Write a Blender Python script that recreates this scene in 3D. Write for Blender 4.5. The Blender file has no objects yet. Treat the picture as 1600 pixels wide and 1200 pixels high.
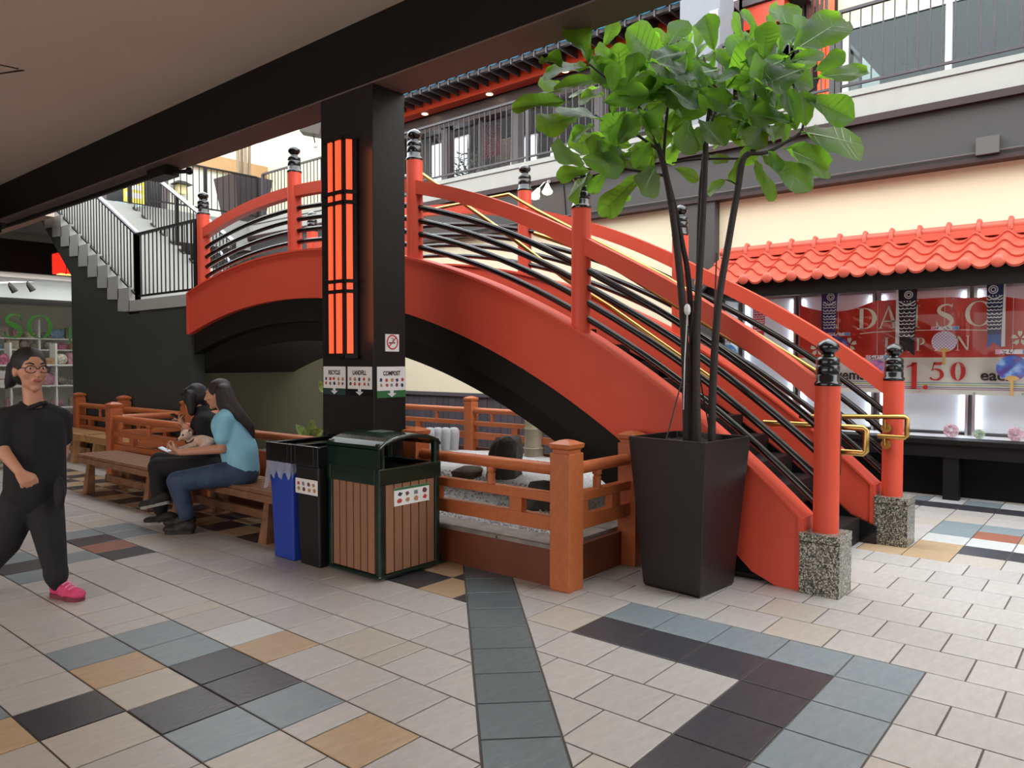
import bpy, bmesh, math, random
from mathutils import Vector, Matrix
PI = math.pi
R = math.radians
random.seed(7)
SC = bpy.context.scene
COL = SC.collection

# ---------------------------------------------------------------- camera
CAM_H = 1.5
HEAD = R(39.9)
PITCH = math.atan(36 / 1171)
cam_d = bpy.data.cameras.new('camera')
cam_d.sensor_width = 36
cam_d.lens = 1171 / 1600 * 36
cam_d.clip_start = 0.05
cam_d.clip_end = 200
cam = bpy.data.objects.new('camera', cam_d)
COL.objects.link(cam)
cam.location = (0, 0, CAM_H)
cam.rotation_euler = (PI / 2 - PITCH, 0, HEAD - PI / 2)
SC.camera = cam

# ---------------------------------------------------------------- sky, lamps, exposure
world = bpy.data.worlds.new('overcast_sky')
SC.world = world
world.use_nodes = True
bgn = world.node_tree.nodes['Background']
bgn.inputs[0].default_value = (0.93, 0.97, 1.0, 1)
bgn.inputs[1].default_value = 2.7
SC.view_settings.view_transform = 'Standard'
SC.view_settings.look = 'None'
SC.view_settings.gamma = 1
SC.view_settings.use_curve_mapping = False
SC.view_settings.exposure = 0.9
try:
    SC.cycles.max_bounces = 8
    SC.cycles.transparent_max_bounces = 12
    SC.cycles.use_denoising = True
    SC.cycles.caustics_reflective = False
    SC.cycles.caustics_refractive = False
    SC.cycles.sample_clamp_indirect = 6
except Exception:
    pass

def lamp(name, kind, loc, energy, color=(1, 1, 1), size=0.3, size_y=None, aim=None, spot=None, roll_y=None):
    d = bpy.data.lights.new(name, kind)
    d.energy = energy
    d.color = color
    if kind == 'AREA':
        d.size = size
        if size_y:
            d.shape = 'RECTANGLE'
            d.size_y = size_y
    elif kind in ('POINT', 'SPOT'):
        d.shadow_soft_size = size
        if kind == 'SPOT':
            d.spot_size = spot or 1.2
            d.spot_blend = 0.6
    o = bpy.data.objects.new(name, d)
    COL.objects.link(o)
    o.location = loc
    if aim is not None:
        o.rotation_euler = (Vector(aim) - Vector(loc)).to_track_quat('-Z', 'Y').to_euler()
    if roll_y is not None:
        o.rotation_euler = (0, roll_y, 0)
    return o

# lamps of the rooms around the court (their light only; fittings come with their rooms), plus added fill lamps
lamp('display_light', 'AREA', (9.60, 1.0, 2.55), 48, (0.97, 0.98, 1.0), 0.12, 7.0, roll_y=-0.12)
lamp('restaurant_light', 'AREA', (12.6, 8.5, 6.7), 45, (1.0, 0.92, 0.82), 1.6, 8.0, roll_y=0)
lamp('corner_shop_light', 'AREA', (5.6, 18.3, 3.15), 13, (1.0, 0.97, 0.9), 4.0, 0.4, (5.6, 19.4, 0.5))
lamp('letter_fill_light', 'AREA', (5.3, 17.2, 3.2), 7, (1.0, 0.96, 0.9), 2.5, 0.2, (5.3, 17.62, 2.0))  # added lamp without a fitting, brightens the green glass letters
lamp('camera_side_fill_light', 'AREA', (-6.3, 4.5, 1.75), 190, (1.0, 0.93, 0.88), 11.0, 2.3, (0, 4.5, 1.75))  # added fill behind the camera, lifts the surfaces facing it
lamp('arcade_fill_light', 'AREA', (-1.5, 3.0, 4.1), 20, (1.0, 0.93, 0.87), 2.5, 8.0, roll_y=0)  # added overhead fill for the dark arcade, no fixture modelled

# ---------------------------------------------------------------- helpers
_fh = Vector((math.cos(HEAD), math.sin(HEAD), 0))
_fw = Vector((math.cos(HEAD) * math.cos(PITCH), math.sin(HEAD) * math.cos(PITCH), -math.sin(PITCH)))
_rt = Vector((math.sin(HEAD), -math.cos(HEAD), 0))
_up = _rt.cross(_fw)

def at(x, y, dep):
    """world point seen at photo pixel x, y at depth dep (metres along the view axis)"""
    return Vector((0, 0, CAM_H)) + _fw * dep + _rt * ((x - 800) / 1171 * dep) - _up * ((y - 600) / 1171 * dep)

def proj(p):
    d = Vector(p) - Vector((0, 0, CAM_H))
    z = d.dot(_fw)
    if z < 0.05:
        return None
    return 800 + 1171 * d.dot(_rt) / z, 600 - 1171 * d.dot(_up) / z, z

def lin(c):
    return tuple(((v / 255) / 12.92 if v / 255 <= 0.04045 else ((v / 255 + 0.055) / 1.055) ** 2.4) for v in c)

MATS = {}
def mat(name, rgb, rough=0.5, metal=0.0, var=0.0, vscale=6.0, rgb2=None, bump=0.0, bscale=40.0, stretch=None,
        emit=0.0, coat=0.0, spec=0.5, rnd=0.0, world=False):
    """procedural material: base colour mottled with noise towards rgb2, optional grain stretch and bump"""
    if name in MATS:
        return MATS[name]
    m = bpy.data.materials.new(name)
    m.use_nodes = True
    nt = m.node_tree
    N, L = nt.nodes, nt.links
    b = N['Principled BSDF']
    c = lin(rgb) + (1,)
    b.inputs['Base Color'].default_value = c
    b.inputs['Roughness'].default_value = rough
    b.inputs['Metallic'].default_value = metal
    b.inputs['Specular IOR Level'].default_value = spec
    if coat:
        b.inputs['Coat Weight'].default_value = coat
        b.inputs['Coat Roughness'].default_value = 0.08
    if emit:
        b.inputs['Emission Color'].default_value = c
        b.inputs['Emission Strength'].default_value = emit
    vec = None
    if var or bump or rnd:
        if world:
            g = N.new('ShaderNodeNewGeometry')
            vec = g.outputs['Position']
        else:
            t = N.new('ShaderNodeTexCoord')
            vec = t.outputs['Object']
        if stretch:
            mp = N.new('ShaderNodeMapping')
            mp.inputs['Scale'].default_value = stretch
            L.new(vec, mp.inputs[0])
            vec = mp.outputs[0]
    if var:
        n = N.new('ShaderNodeTexNoise')
        n.inputs['Scale'].default_value = vscale
        n.inputs['Detail'].default_value = 6
        n.inputs['Roughness'].default_value = 0.62
        L.new(vec, n.inputs['Vector'])
        rp = N.new('ShaderNodeValToRGB')
        lo, hi = 0.5 - 0.22, 0.5 + 0.22
        rp.color_ramp.elements[0].position = lo
        rp.color_ramp.elements[1].position = hi
        c2 = lin(rgb2) + (1,) if rgb2 else tuple(v * (1 - var) for v in c[:3]) + (1,)
        rp.color_ramp.elements[0].color = c2
        rp.color_ramp.elements[1].color = c
        L.new(n.outputs[0], rp.inputs[0])
        out = rp.outputs[0]
        if rnd:
            oi = N.new('ShaderNodeObjectInfo')
            mr = N.new('ShaderNodeMapRange')
            mr.inputs[3].default_value = 1 - rnd
            mr.inputs[4].default_value = 1 + rnd
            L.new(oi.outputs['Random'], mr.inputs[0])
            hs = N.new('ShaderNodeHueSaturation')
            L.new(mr.outputs[0], hs.inputs['Value'])
            L.new(out, hs.inputs['Color'])
            out = hs.outputs[0]
        L.new(out, b.inputs['Base Color'])
        if emit:
            L.new(out, b.inputs['Emission Color'])
    if bump:
        n2 = N.new('ShaderNodeTexNoise')
        n2.inputs['Scale'].default_value = bscale
        n2.inputs['Detail'].default_value = 4
        L.new(vec, n2.inputs['Vector'])
        bp = N.new('ShaderNodeBump')
        bp.inputs['Strength'].default_value = bump
        bp.inputs['Distance'].default_value = 0.01
        L.new(n2.outputs[0], bp.inputs['Height'])
        L.new(bp.outputs[0], b.inputs['Normal'])
    MATS[name] = m
    return m

def glass(name, tint=(1, 1, 1), k=0.55, rough=0.0):
    m = bpy.data.materials.new(name)
    m.use_nodes = True
    nt = m.node_tree
    N, L = nt.nodes, nt.links
    N.remove(N['Principled BSDF'])
    tr = N.new('ShaderNodeBsdfTransparent')
    tr.inputs[0].default_value = tint + (1,)
    gl = N.new('ShaderNodeBsdfGlossy')
    gl.inputs['Roughness'].default_value = rough
    fr = N.new('ShaderNodeFresnel')
    gm = N.new('ShaderNodeNewGeometry')
    ma = N.new('ShaderNodeMath')
    ma.operation = 'MULTIPLY_ADD'
    ma.inputs[1].default_value = 1 / 1.5 - 1.5
    ma.inputs[2].default_value = 1.5
    L.new(gm.outputs['Backfacing'], ma.inputs[0])
    L.new(ma.outputs[0], fr.inputs[0])
    mu = N.new('ShaderNodeMath')
    mu.operation = 'MULTIPLY'
    mu.inputs[1].default_value = k
    mx = N.new('ShaderNodeMixShader')
    L.new(fr.outputs[0], mu.inputs[0])
    L.new(mu.outputs[0], mx.inputs[0])
    L.new(tr.outputs[0], mx.inputs[1])
    L.new(gl.outputs[0], mx.inputs[2])
    L.new(mx.outputs[0], N['Material Output'].inputs[0])
    MATS[name] = m
    return m

class MB:
    """collects faces of one mesh"""
    def __init__(s):
        s.v, s.f, s.m = [], [], []
    def add(s, vs, fs, mi=0):
        k = len(s.v)
        s.v += [tuple(v) for v in vs]
        s.f += [tuple(i + k for i in f) for f in fs]
        s.m += [mi] * len(fs)
        return s
    def box(s, x0, x1, y0, y1, z0, z1, mi=0):
        vs = [(x, y, z) for x in (x0, x1) for y in (y0, y1) for z in (z0, z1)]
        return s.add(vs, [(0, 1, 3, 2), (4, 6, 7, 5), (0, 4, 5, 1), (2, 3, 7, 6), (0, 2, 6, 4), (1, 5, 7, 3)], mi)
    def bar(s, p, q, w, h, up=(0, 0, 1), w2=None, h2=None, mi=0):
        """beam from p to q, w wide and h deep"""
        p, q, up = Vector(p), Vector(q), Vector(up)
        d = (q - p).normalized()
        sd = d.cross(up).normalized()
        u = sd.cross(d)
        vs = []
        for c, ww, hh in ((p, w, h), (q, w2 or w, h2 or h)):
            for a, b in ((-1, -1), (1, -1), (1, 1), (-1, 1)):
                vs.append(c + sd * (a * ww / 2) + u * (b * hh / 2))
        return s.add(vs, [(3, 2, 1, 0), (4, 5, 6, 7), (0, 1, 5, 4), (1, 2, 6, 5), (2, 3, 7, 6), (3, 0, 4, 7)], mi)
    def loft(s, rings, caps=True, closed=False, mi=0):
        n = len(rings[0])
        vs = [p for r in rings for p in r]
        fs = []
        m = len(rings)
        for i in range(m if closed else m - 1):
            j = (i + 1) % m
            for k in range(n):
                fs.append((i * n + k, i * n + (k + 1) % n, j * n + (k + 1) % n, j * n + k))
        if caps and not closed:
            fs.append(tuple(range(n - 1, -1, -1)))
            fs.append(tuple((m - 1) * n + k for k in range(n)))
        return s.add(vs, fs, mi)
    def tube(s, pts, r, n=8, caps=True, mi=0):
        pts = [Vector(p) for p in pts]
        rs = r if isinstance(r, (list, tuple)) else [r] * len(pts)
        rings = []
        u = None
        for i, p in enumerate(pts):
            d = (pts[min(i + 1, len(pts) - 1)] - pts[max(i - 1, 0)]).normalized()
            if u is None:
                u = d.orthogonal().normalized()
            else:
                u = (u - d * u.dot(d)).normalized()
            w = d.cross(u)
            rings.append([p + (u * math.cos(2 * PI * k / n) + w * math.sin(2 * PI * k / n)) * rs[i] for k in range(n)])
        return s.loft(rings, caps, mi=mi)
    def lathe(s, prof, c, n=20, mi=0):
        c = Vector(c)
        rings = [[c + Vector((r * math.cos(2 * PI * k / n), r * math.sin(2 * PI * k / n), z)) for k in range(n)] for r, z in prof]
        return s.loft(rings, True, mi=mi)
    def ball(s, c, rx, ry=None, rz=None, n=12, m=8, M=None, mi=0):
        ry = ry or rx
        rz = rz or rx
        c = Vector(c)
        rings = []
        for i in range(m + 1):
            a = PI * (0.02 + 0.96 * i / m) - PI / 2
            ring = []
            for k in range(n):
                v = Vector((rx * math.cos(a) * math.cos(2 * PI * k / n), ry * math.cos(a) * math.sin(2 * PI * k / n), rz * math.sin(a)))
                ring.append(c + (M @ v if M else v))
            rings.append(ring)
        return s.loft(rings, True, mi=mi)
    def prism(s, poly, axis, a, b, mi=0):
        """poly of 2-D points extruded along axis from a to b: 'x' (y,z), 'y' (x,z), 'z' (x,y)"""
        f = {'x': lambda p, t: (t, p[0], p[1]), 'y': lambda p, t: (p[0], t, p[1]), 'z': lambda p, t: (p[0], p[1], t)}[axis]
        n = len(poly)
        vs = [f(p, a) for p in poly] + [f(p, b) for p in poly]
        fs = [tuple(range(n)), tuple(range(2 * n - 1, n - 1, -1))] + [((i + 1) % n, i, n + i, n + (i + 1) % n) for i in range(n)]
        return s.add(vs, fs, mi)
    def flat(s, fr, poly, d0, d1, mi=0):
        """2-D poly on a frame (origin, right, up); depth d measured towards the viewer"""
        o, ex, ey = fr
        ez = ex.cross(ey)
        n = len(poly)
        vs = [o + ex * p[0] + ey * p[1] + ez * d for d in (d0, d1) for p in poly]
        fs = [tuple(range(n - 1, -1, -1)), tuple(range(n, 2 * n))] + [(i, (i + 1) % n, n + (i + 1) % n, n + i) for i in range(n)]
        return s.add(vs, fs, mi)
    def flat_rect(s, fr, x0, x1, y0, y1, d0, d1, mi=0):
        return s.flat(fr, [(x0, y0), (x1, y0), (x1, y1), (x0, y1)], d0, d1, mi)
    def strip(s, fr, pts, ws, d0, d1, mi=0):
        """2-D stroke with varying width"""
        P = [Vector(p) for p in pts]
        wl = ws if isinstance(ws, (list, tuple)) else [ws] * len(P)
        L_, R_ = [], []
        for i, p in enumerate(P):
            d = (P[min(i + 1, len(P) - 1)] - P[max(i - 1, 0)])
            if d.length < 1e-9:
                d = Vector((1, 0))
            d.normalize()
            nn = Vector((-d.y, d.x)) * wl[i] / 2
            L_.append(p + nn)
            R_.append(p - nn)
        for i in range(len(P) - 1):
            s.flat(fr, [R_[i], R_[i + 1], L_[i + 1], L_[i]], d0, d1, mi)
        return s

def frame_x(x, y, z):      # surface facing -X, right is -Y
    return Vector((x, y, z)), Vector((0, -1, 0)), Vector((0, 0, 1))
def frame_y(x, y, z):      # surface facing -Y, right is +X
    return Vector((x, y, z)), Vector((1, 0, 0)), Vector((0, 0, 1))

WLOC = {}
def build(name, mb, m, parent=None, smooth=False, bevel=0.0, kind=None, recalc=False):
    """links the collected faces as ONE mesh object, origin at its centre"""
    if not mb.v:
        return None
    xs, ys, zs = zip(*mb.v)
    c = Vector(((min(xs) + max(xs)) / 2, (min(ys) + max(ys)) / 2, (min(zs) + max(zs)) / 2))
    me = bpy.data.meshes.new(name)
    me.from_pydata([(x - c.x, y - c.y, z - c.z) for x, y, z in mb.v], [], mb.f)
    for k in (m if isinstance(m, (list, tuple)) else [m]):
        me.materials.append(k)
    if any(mb.m):
        me.polygons.foreach_set('material_index', mb.m)
    if smooth:
        me.polygons.foreach_set('use_smooth', [True] * len(me.polygons))
    if recalc:
        bm = bmesh.new()
        bm.from_mesh(me)
        bmesh.ops.recalc_face_normals(bm, faces=bm.faces)
        bm.to_mesh(me)
        bm.free()
    me.update()
    o = bpy.data.objects.new(name, me)
    COL.objects.link(o)
    WLOC[o] = c
    if parent:
        o.parent = parent
        o.location = c - WLOC[parent]
    else:
        o.location = c
    if bevel:
        b = o.modifiers.new('edge', 'BEVEL')
        b.width = bevel
        b.segments = 2
        b.limit_method = 'ANGLE'
    if smooth and bevel == 0:
        e = o.modifiers.new('crease', 'EDGE_SPLIT')
        e.split_angle = R(50)
    if kind:
        o['kind'] = kind
    return o

def thing(name, label, cat, loc, group=None):
    o = bpy.data.objects.new(name, None)
    COL.objects.link(o)
    o.empty_display_size = 0.1
    o.location = loc
    WLOC[o] = Vector(loc)
    return tag(o, label, cat, group)

def tag(o, label, cat, group=None):
    o['label'] = label
    o['category'] = cat
    if group:
        o['group'] = group
    return o

def dup(root, loc, label, group=None):
    """a copy of a thing with copies of its parts and sub-parts"""
    r = root.copy()
    COL.objects.link(r)
    r.location = loc
    WLOC[r] = Vector(loc)
    r['label'] = label
    if group:
        r['group'] = group
    for ch in list(root.children):
        c = ch.copy()
        COL.objects.link(c)
        c.parent = r
        for g in ch.children:
            d = g.copy()
            COL.objects.link(d)
            d.parent = c
    return r

def struct(name, mb, m, parent=None, **k):
    o = build(name, mb, m, parent, **k)
    if not parent:
        o['kind'] = 'structure'
    return o

def text_mesh(name, body, size, fr, m, parent, depth=0.002, align='CENTER', lift=0.001, sx=1.0, bold=0.0):
    cu = bpy.data.curves.new(name, 'FONT')
    cu.body = body
    cu.size = size
    cu.extrude = depth / 2
    cu.offset = bold
    cu.align_x = align
    cu.align_y = 'BOTTOM_BASELINE' if hasattr(cu, 'align_y') else 'BOTTOM'
    cu.resolution_u = 3
    t = bpy.data.objects.new(name, cu)
    COL.objects.link(t)
    dg = bpy.context.evaluated_depsgraph_get()
    me = bpy.data.meshes.new_from_object(t.evaluated_get(dg))
    bpy.data.objects.remove(t)
    o_, ex, ey = fr
    ez = ex.cross(ey)
    mb = MB()
    vs = [o_ + ex * (v.co.x * sx) + ey * v.co.y + ez * (v.co.z + depth / 2 + lift) for v in me.vertices]
    mb.add(vs, [tuple(p.vertices) for p in me.polygons])
    bpy.data.meshes.remove(me)
    return build(name, mb, m, parent)

def smooth_pts(pts, n=6):
    """Catmull-Rom through points of any dimension"""
    P = [Vector(p) for p in pts]
    out = []
    for i in range(len(P) - 1):
        p0, p1, p2, p3 = P[max(i - 1, 0)], P[i], P[i + 1], P[min(i + 2, len(P) - 1)]
        for k in range(n):
            t = k / n
            out.append(0.5 * ((2 * p1) + (p2 - p0) * t + (2 * p0 - 5 * p1 + 4 * p2 - p3) * t * t + (3 * p1 - p0 - 3 * p2 + p3) * t ** 3))
    out.append(P[-1])
    return out
# ---------------------------------------------------------------- materials
RED = mat('red_lacquer_paint', (212, 80, 58), 0.45, spec=0.3, var=0.06, vscale=3, bump=0.05, bscale=60)
BLACKGLOSS = mat('black_gloss_paint', (12, 12, 14), 0.22, coat=0.4)
BLACK = mat('black_painted_steel', (16, 14, 14), 0.5, spec=0.25, var=0.2, vscale=5)
GIRDER = mat('dark_brown_girder_paint', (26, 24, 21), 0.6, spec=0.25, var=0.12, vscale=2)
BEAMP = mat('dark_brown_beam_paint', (22, 17, 16), 0.65, spec=0.2, var=0.15, vscale=2, bump=0.15, bscale=25)
COLP = mat('dark_column_paint', (25, 21, 20), 0.55, spec=0.3, var=0.15, vscale=3, bump=0.2, bscale=18)
DKWALL = mat('dark_green_grey_wall_paint', (56, 60, 57), 0.6, var=0.18, vscale=1.3)
CEIL = mat('beige_ceiling_paint', (218, 196, 180), 0.8, var=0.05, vscale=1.5)
CONC = mat('white_concrete', (164, 164, 159), 0.7, var=0.08, vscale=5, bump=0.15, bscale=30)
GREYB = mat('grey_stucco_band', (66, 64, 64), 0.65, var=0.1, vscale=1.5, bump=0.15, bscale=10)
CREAM = mat('cream_wall_paint', (224, 213, 184), 0.7, var=0.03, vscale=1.0)
WHITEW = mat('white_wall_paint', (232, 230, 222), 0.7, var=0.03, vscale=1)
TRIMR = mat('maroon_trim', (44, 20, 20), 0.5, var=0.1)
WOOD = mat('orange_stained_wood', (186, 104, 58), 0.42, var=0.3, vscale=5, rgb2=(168, 90, 50), stretch=(6, 6, 6), bump=0.05, bscale=60)
BENCHW = mat('weathered_bench_wood', (148, 104, 72), 0.55, var=0.35, vscale=7, rgb2=(98, 64, 44), bump=0.1, bscale=50)
BEDW = mat('brown_stained_board', (110, 56, 32), 0.5, var=0.3, vscale=4, bump=0.06)
PLANKW = mat('grey_brown_wainscot_board', (80, 74, 80), 0.55, var=0.15, vscale=4, rnd=0.1)
BRASS = mat('brass', (196, 160, 92), 0.28, metal=1.0, var=0.2, vscale=8)
STEEL = mat('brushed_steel', (190, 192, 196), 0.3, metal=1.0)
WHITE = mat('white_plastic', (238, 238, 236), 0.4)
INK = mat('black_ink', (22, 20, 22), 0.6)
SKIN = mat('warm_skin', (196, 140, 112), 0.5, var=0.06, vscale=12)
HAIR = mat('black_hair', (14, 11, 11), 0.38, bump=0.4, bscale=90, stretch=(9, 9, 1))

def granite():
    m = mat('speckled_granite', (160, 158, 150), 0.3)
    nt = m.node_tree
    N, L = nt.nodes, nt.links
    b = N['Principled BSDF']
    g = N.new('ShaderNodeNewGeometry')
    v = N.new('ShaderNodeTexVoronoi')
    v.inputs['Scale'].default_value = 130
    L.new(g.outputs['Position'], v.inputs['Vector'])
    rp = N.new('ShaderNodeValToRGB')
    rp.color_ramp.interpolation = 'CONSTANT'
    cs = [(0.0, (40, 40, 38)), (0.36, (120, 118, 104)), (0.55, (176, 174, 160)), (0.8, (96, 94, 88))]
    el = rp.color_ramp.elements
    el[0].position, el[0].color = 0, lin(cs[0][1]) + (1,)
    el[1].position, el[1].color = cs[1][0], lin(cs[1][1]) + (1,)
    for p, c in cs[2:]:
        e = el.new(p)
        e.color = lin(c) + (1,)
    sp = N.new('ShaderNodeSeparateColor')
    L.new(v.outputs['Color'], sp.inputs[0])
    L.new(sp.outputs[0], rp.inputs[0])
    L.new(rp.outputs[0], b.inputs['Base Color'])
    return m
GRANITE = granite()

def leafmat():
    m = bpy.data.materials.new('fig_leaf')
    m.use_nodes = True
    nt = m.node_tree
    N, L = nt.nodes, nt.links
    b = N['Principled BSDF']
    oi = N.new('ShaderNodeObjectInfo')
    rp = N.new('ShaderNodeValToRGB')
    rp.color_ramp.elements[0].color = lin((13, 28, 12)) + (1,)
    rp.color_ramp.elements[1].color = lin((40, 70, 28)) + (1,)
    L.new(oi.outputs['Random'], rp.inputs[0])
    g = N.new('ShaderNodeNewGeometry')
    mx = N.new('ShaderNodeMix')
    mx.data_type = 'RGBA'
    mx.inputs[7].default_value = lin((50, 78, 36)) + (1,)
    L.new(g.outputs['Backfacing'], mx.inputs[0])
    L.new(rp.outputs[0], mx.inputs[6])
    L.new(mx.outputs[2], b.inputs['Base Color'])
    b.inputs['Roughness'].default_value = 0.42
    b.inputs['Specular IOR Level'].default_value = 0.25
    t = N.new('ShaderNodeBsdfTranslucent')
    t.inputs[0].default_value = lin((136, 192, 52)) + (1,)
    ms = N.new('ShaderNodeMixShader')
    ms.inputs[0].default_value = 0.5
    L.new(b.outputs[0], ms.inputs[1])
    L.new(t.outputs[0], ms.inputs[2])
    L.new(ms.outputs[0], N['Material Output'].inputs[0])
    return m
LEAF = leafmat()
VEIN = mat('leaf_vein', (86, 116, 56), 0.5)
GLASS = glass('clear_window_glass', k=0.16)
GLASSD = glass('reflective_upper_glass', (0.62, 0.72, 0.74), 0.9)
def glow(name, rgb, s):
    return mat(name, rgb, 0.5, emit=s)
LANT = glow('lantern_orange_glow', (255, 84, 48), 0.62)
TUBE = glow('cool_white_tube_glow', (232, 242, 255), 4.0)
BULB = glow('warm_bulb_glow', (255, 226, 178), 5.0)
# ---------------------------------------------------------------- floor: grout slab with every tile on it
GROUT = mat('dark_grey_grout', (92, 84, 78), 0.8, var=0.2, vscale=20)
def tilem(n, rgb, rgb2, rough=0.34):
    return mat(n, rgb, rough, var=0.2, vscale=9, rgb2=rgb2, bump=0.12, bscale=26, rnd=0.05, stretch=(1, 3, 1), spec=0.5)
TM = {
    'beige': tilem('beige_stone_tile', (186, 181, 177), (168, 163, 158)),
    'warm': tilem('warm_beige_tile', (188, 179, 168), (171, 162, 151)),
    'blue': tilem('blue_grey_tile', (136, 146, 150), (118, 130, 136)),
    'dark': tilem('dark_slate_tile', (70, 69, 74), (52, 51, 57), 0.3),
    'tan': tilem('tan_sandstone_tile', (186, 160, 128), (170, 142, 110)),
    'slate': tilem('green_slate_tile', (98, 110, 112), (76, 90, 94), 0.34),
    'brick': tilem('red_brown_tile', (160, 104, 84), (144, 88, 70)),
    'white': tilem('white_stone_tile', (200, 200, 198), (184, 184, 182)),
}
floor = struct('floor', MB().box(-7, 16, -40, 24, -0.2, -0.005), GROUT)
PX, PYL, PYR = 0.3315, 0.3235, 0.326
GAP = 0.0045
def clip(poly, a, b, c):      # keep a*x + b*y >= c
    out = []
    for i in range(len(poly)):
        p, q = poly[i], poly[(i + 1) % len(poly)]
        dp, dq = a * p[0] + b * p[1] - c, a * q[0] + b * q[1] - c
        if dp >= 0:
            out.append(p)
        if (dp >= 0) != (dq >= 0):
            t = dp / (dp - dq)
            out.append((p[0] + (q[0] - p[0]) * t, p[1] + (q[1] - p[1]) * t))
    return out
def rect(x0, x1, y0, y1):
    return [(x0 + GAP, y0 + GAP), (x1 - GAP, y0 + GAP), (x1 - GAP, y1 - GAP), (x0 + GAP, y1 - GAP)]
tiles = []                    # (polygon, material key)
ACC_L = {}
def acc(k, y, key):
    ACC_L[(k, round(y, 2))] = key
ACCL = [(1, 4.09, 'blue'), (2, 4.09, 'blue'), (2, 3.77, 'blue'), (1, 3.77, 'tan'), (1, 3.45, 'warm'), (1, 3.13, 'dark'),
        (2, 3.45, 'dark'), (2, 3.13, 'dark'), (0, 3.45, 'dark'), (3, 3.45, 'tan'), (2, 2.82, 'blue'), (1, 2.82, 'blue'),
        (2, 2.33, 'tan'), (-1, 3.45, 'tan'), (-1, 3.77, 'blue'), (0, 3.77, 'beige'), (-1, 3.13, 'warm'),
        (4, 6.05, 'dark'), (4, 6.36, 'brick'), (4, 6.68, 'dark'), (4, 7.0, 'blue'), (5, 6.65, 'blue'), (5, 6.97, 'blue'),
        (3, 6.25, 'blue'), (2, 6.2, 'dark'), (2, 6.55, 'blue'), (2, 5.9, 'blue'), (5, 6.3, 'warm'), (3, 3.77, 'white')]
def left_joints(k):
    """joints of a row, descending from far to near"""
    T = {2: 2.66, 4: 2.995, 6: 3.64}.get(k)
    js = []
    y = 2.98 + PYL * 45
    if k <= 3:
        far = [2.98 + PYL * 4 + PYL / 2 + PYL * n for n in range(44, -1, -1)]
        near = [2.98 + PYL * n for n in range(4, -30, -1)]
        js = far + near
    else:
        js = [2.98 + PYL * n for n in range(45, -30, -1)]
    if T is not None:
        js = [j for j in js if j > T - 0.02] + [T - PYL / 2 - PYL * n for n in range(0, 30)]
    return js
for k in range(-14, 24):
    x0, x1 = 1.04 + PX * k, 1.04 + PX * (k + 1)
    js = left_joints(k)
    for i in range(len(js) - 1):
        y1, y0 = js[i], js[i + 1]
        if y1 < x0 - 0.185 or (x0 > 3.85 and y0 < 9.9) or y0 > 18 or y1 < -2:
            continue
        if x0 > 4.8 and y0 < 13.9:
            continue
        p = clip(rect(x0, x1, y0, y1), -1, 1, -0.185 + 0.006)
        if len(p) < 3:
            continue
        ym = (y0 + y1) / 2
        key = 'beige'
        for kk, yy, c in ACCL:
            if kk == k and abs(yy - ym) < 0.13:
                key = c
        if key == 'beige':
            if k in (7, 8) and x0 < 4:
                key = ('dark', 'tan')[(int(math.floor(ym / PYL)) + k) % 2]
            else:
                key = 'warm' if random.random() < 0.1 else 'beige'
        tiles.append((p, key))
ACCR = {}
def right_key(k, y):
    # blue-grey and dark L near the camera, checker by the far pedestal
    x = 1.04 + PX * (k + 0.5)
    if k == 8 and 0.75 < y < 2.40:
        return 'blue'
    if k == 7 and 1.40 < y < 2.39:
        return 'dark'
    if k < 8 and 1.08 < y < 1.41:
        return 'dark'
    if k < 8 and 0.755 < y < 1.08:
        return 'blue'
    if k in (19, 20) and 1.06 < y < 1.4:
        return 'blue'
    if k == 18 and 1.06 < y < 1.4:
        return 'white'
    if k in (16, 17) and 1.06 < y < 1.4 or (k == 16 and 1.4 < y < 1.73):
        return 'tan'
    if k == 20 and 0.73 < y < 1.06:
        return 'blue'
    if k == 19 and 0.73 < y < 1.06:
        return 'brick'
    if k == 18 and y < 1.06 and y > 0.4:
        return 'white'
    if k == 17 and -0.9 < y < 1.06:
        return 'dark'
    if k == 19 and 0.4 < y < 0.73:
        return 'tan'
    if k == 23:
        return 'dark'
    if k == 24:
        return 'blue' if int(math.floor(y / PYR)) % 2 else 'white'
    return 'warm' if random.random() < 0.13 else 'beige'
for k in range(-2, 26):
    x0, x1 = 1.04 + PX * k, 1.04 + PX * (k + 1)
    straight = (k >= 16)
    off = 0.0 if (straight or k % 2 == 0) else PYR / 2
    if k in (7, 8):
        off = 0.0
    base = 1.411 + off
    if straight:
        base = 1.06
    js = [base + PYR * n for n in range(16, -26, -1)]
    if k < 7:                  # the two straight bands running towards the camera cut the bond
        js = [j for j in js if j > 1.43] + [1.411, 1.085, 0.757] + [0.757 - (PYR / 2 if k % 2 else PYR) - PYR * n for n in range(0, 18)]
    if k == 7:
        js = [j for j in js if j > 0.74] + [0.596 - PYR * n for n in range(0, 16)]
    js = sorted(set(round(j, 4) for j in js), reverse=True)
    for i in range(len(js) - 1):
        y1, y0 = js[i], js[i + 1]
        if y1 - y0 < 0.03:
            continue
        ylim = 2.9 if x0 > 3.9 else 9
        if y0 > ylim or y0 > x1 - 0.655:
            continue
        if x0 > 4.9 and y0 > 2.4 and x1 < 8.3:
            continue
        p = clip(rect(x0, x1, y0, y1), 1, -1, 0.655 + 0.006)
        if len(p) < 3:
            continue
        tiles.append((p, right_key(k, (y0 + y1) / 2)))
s2 = math.sqrt(2)
n = 0
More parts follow.
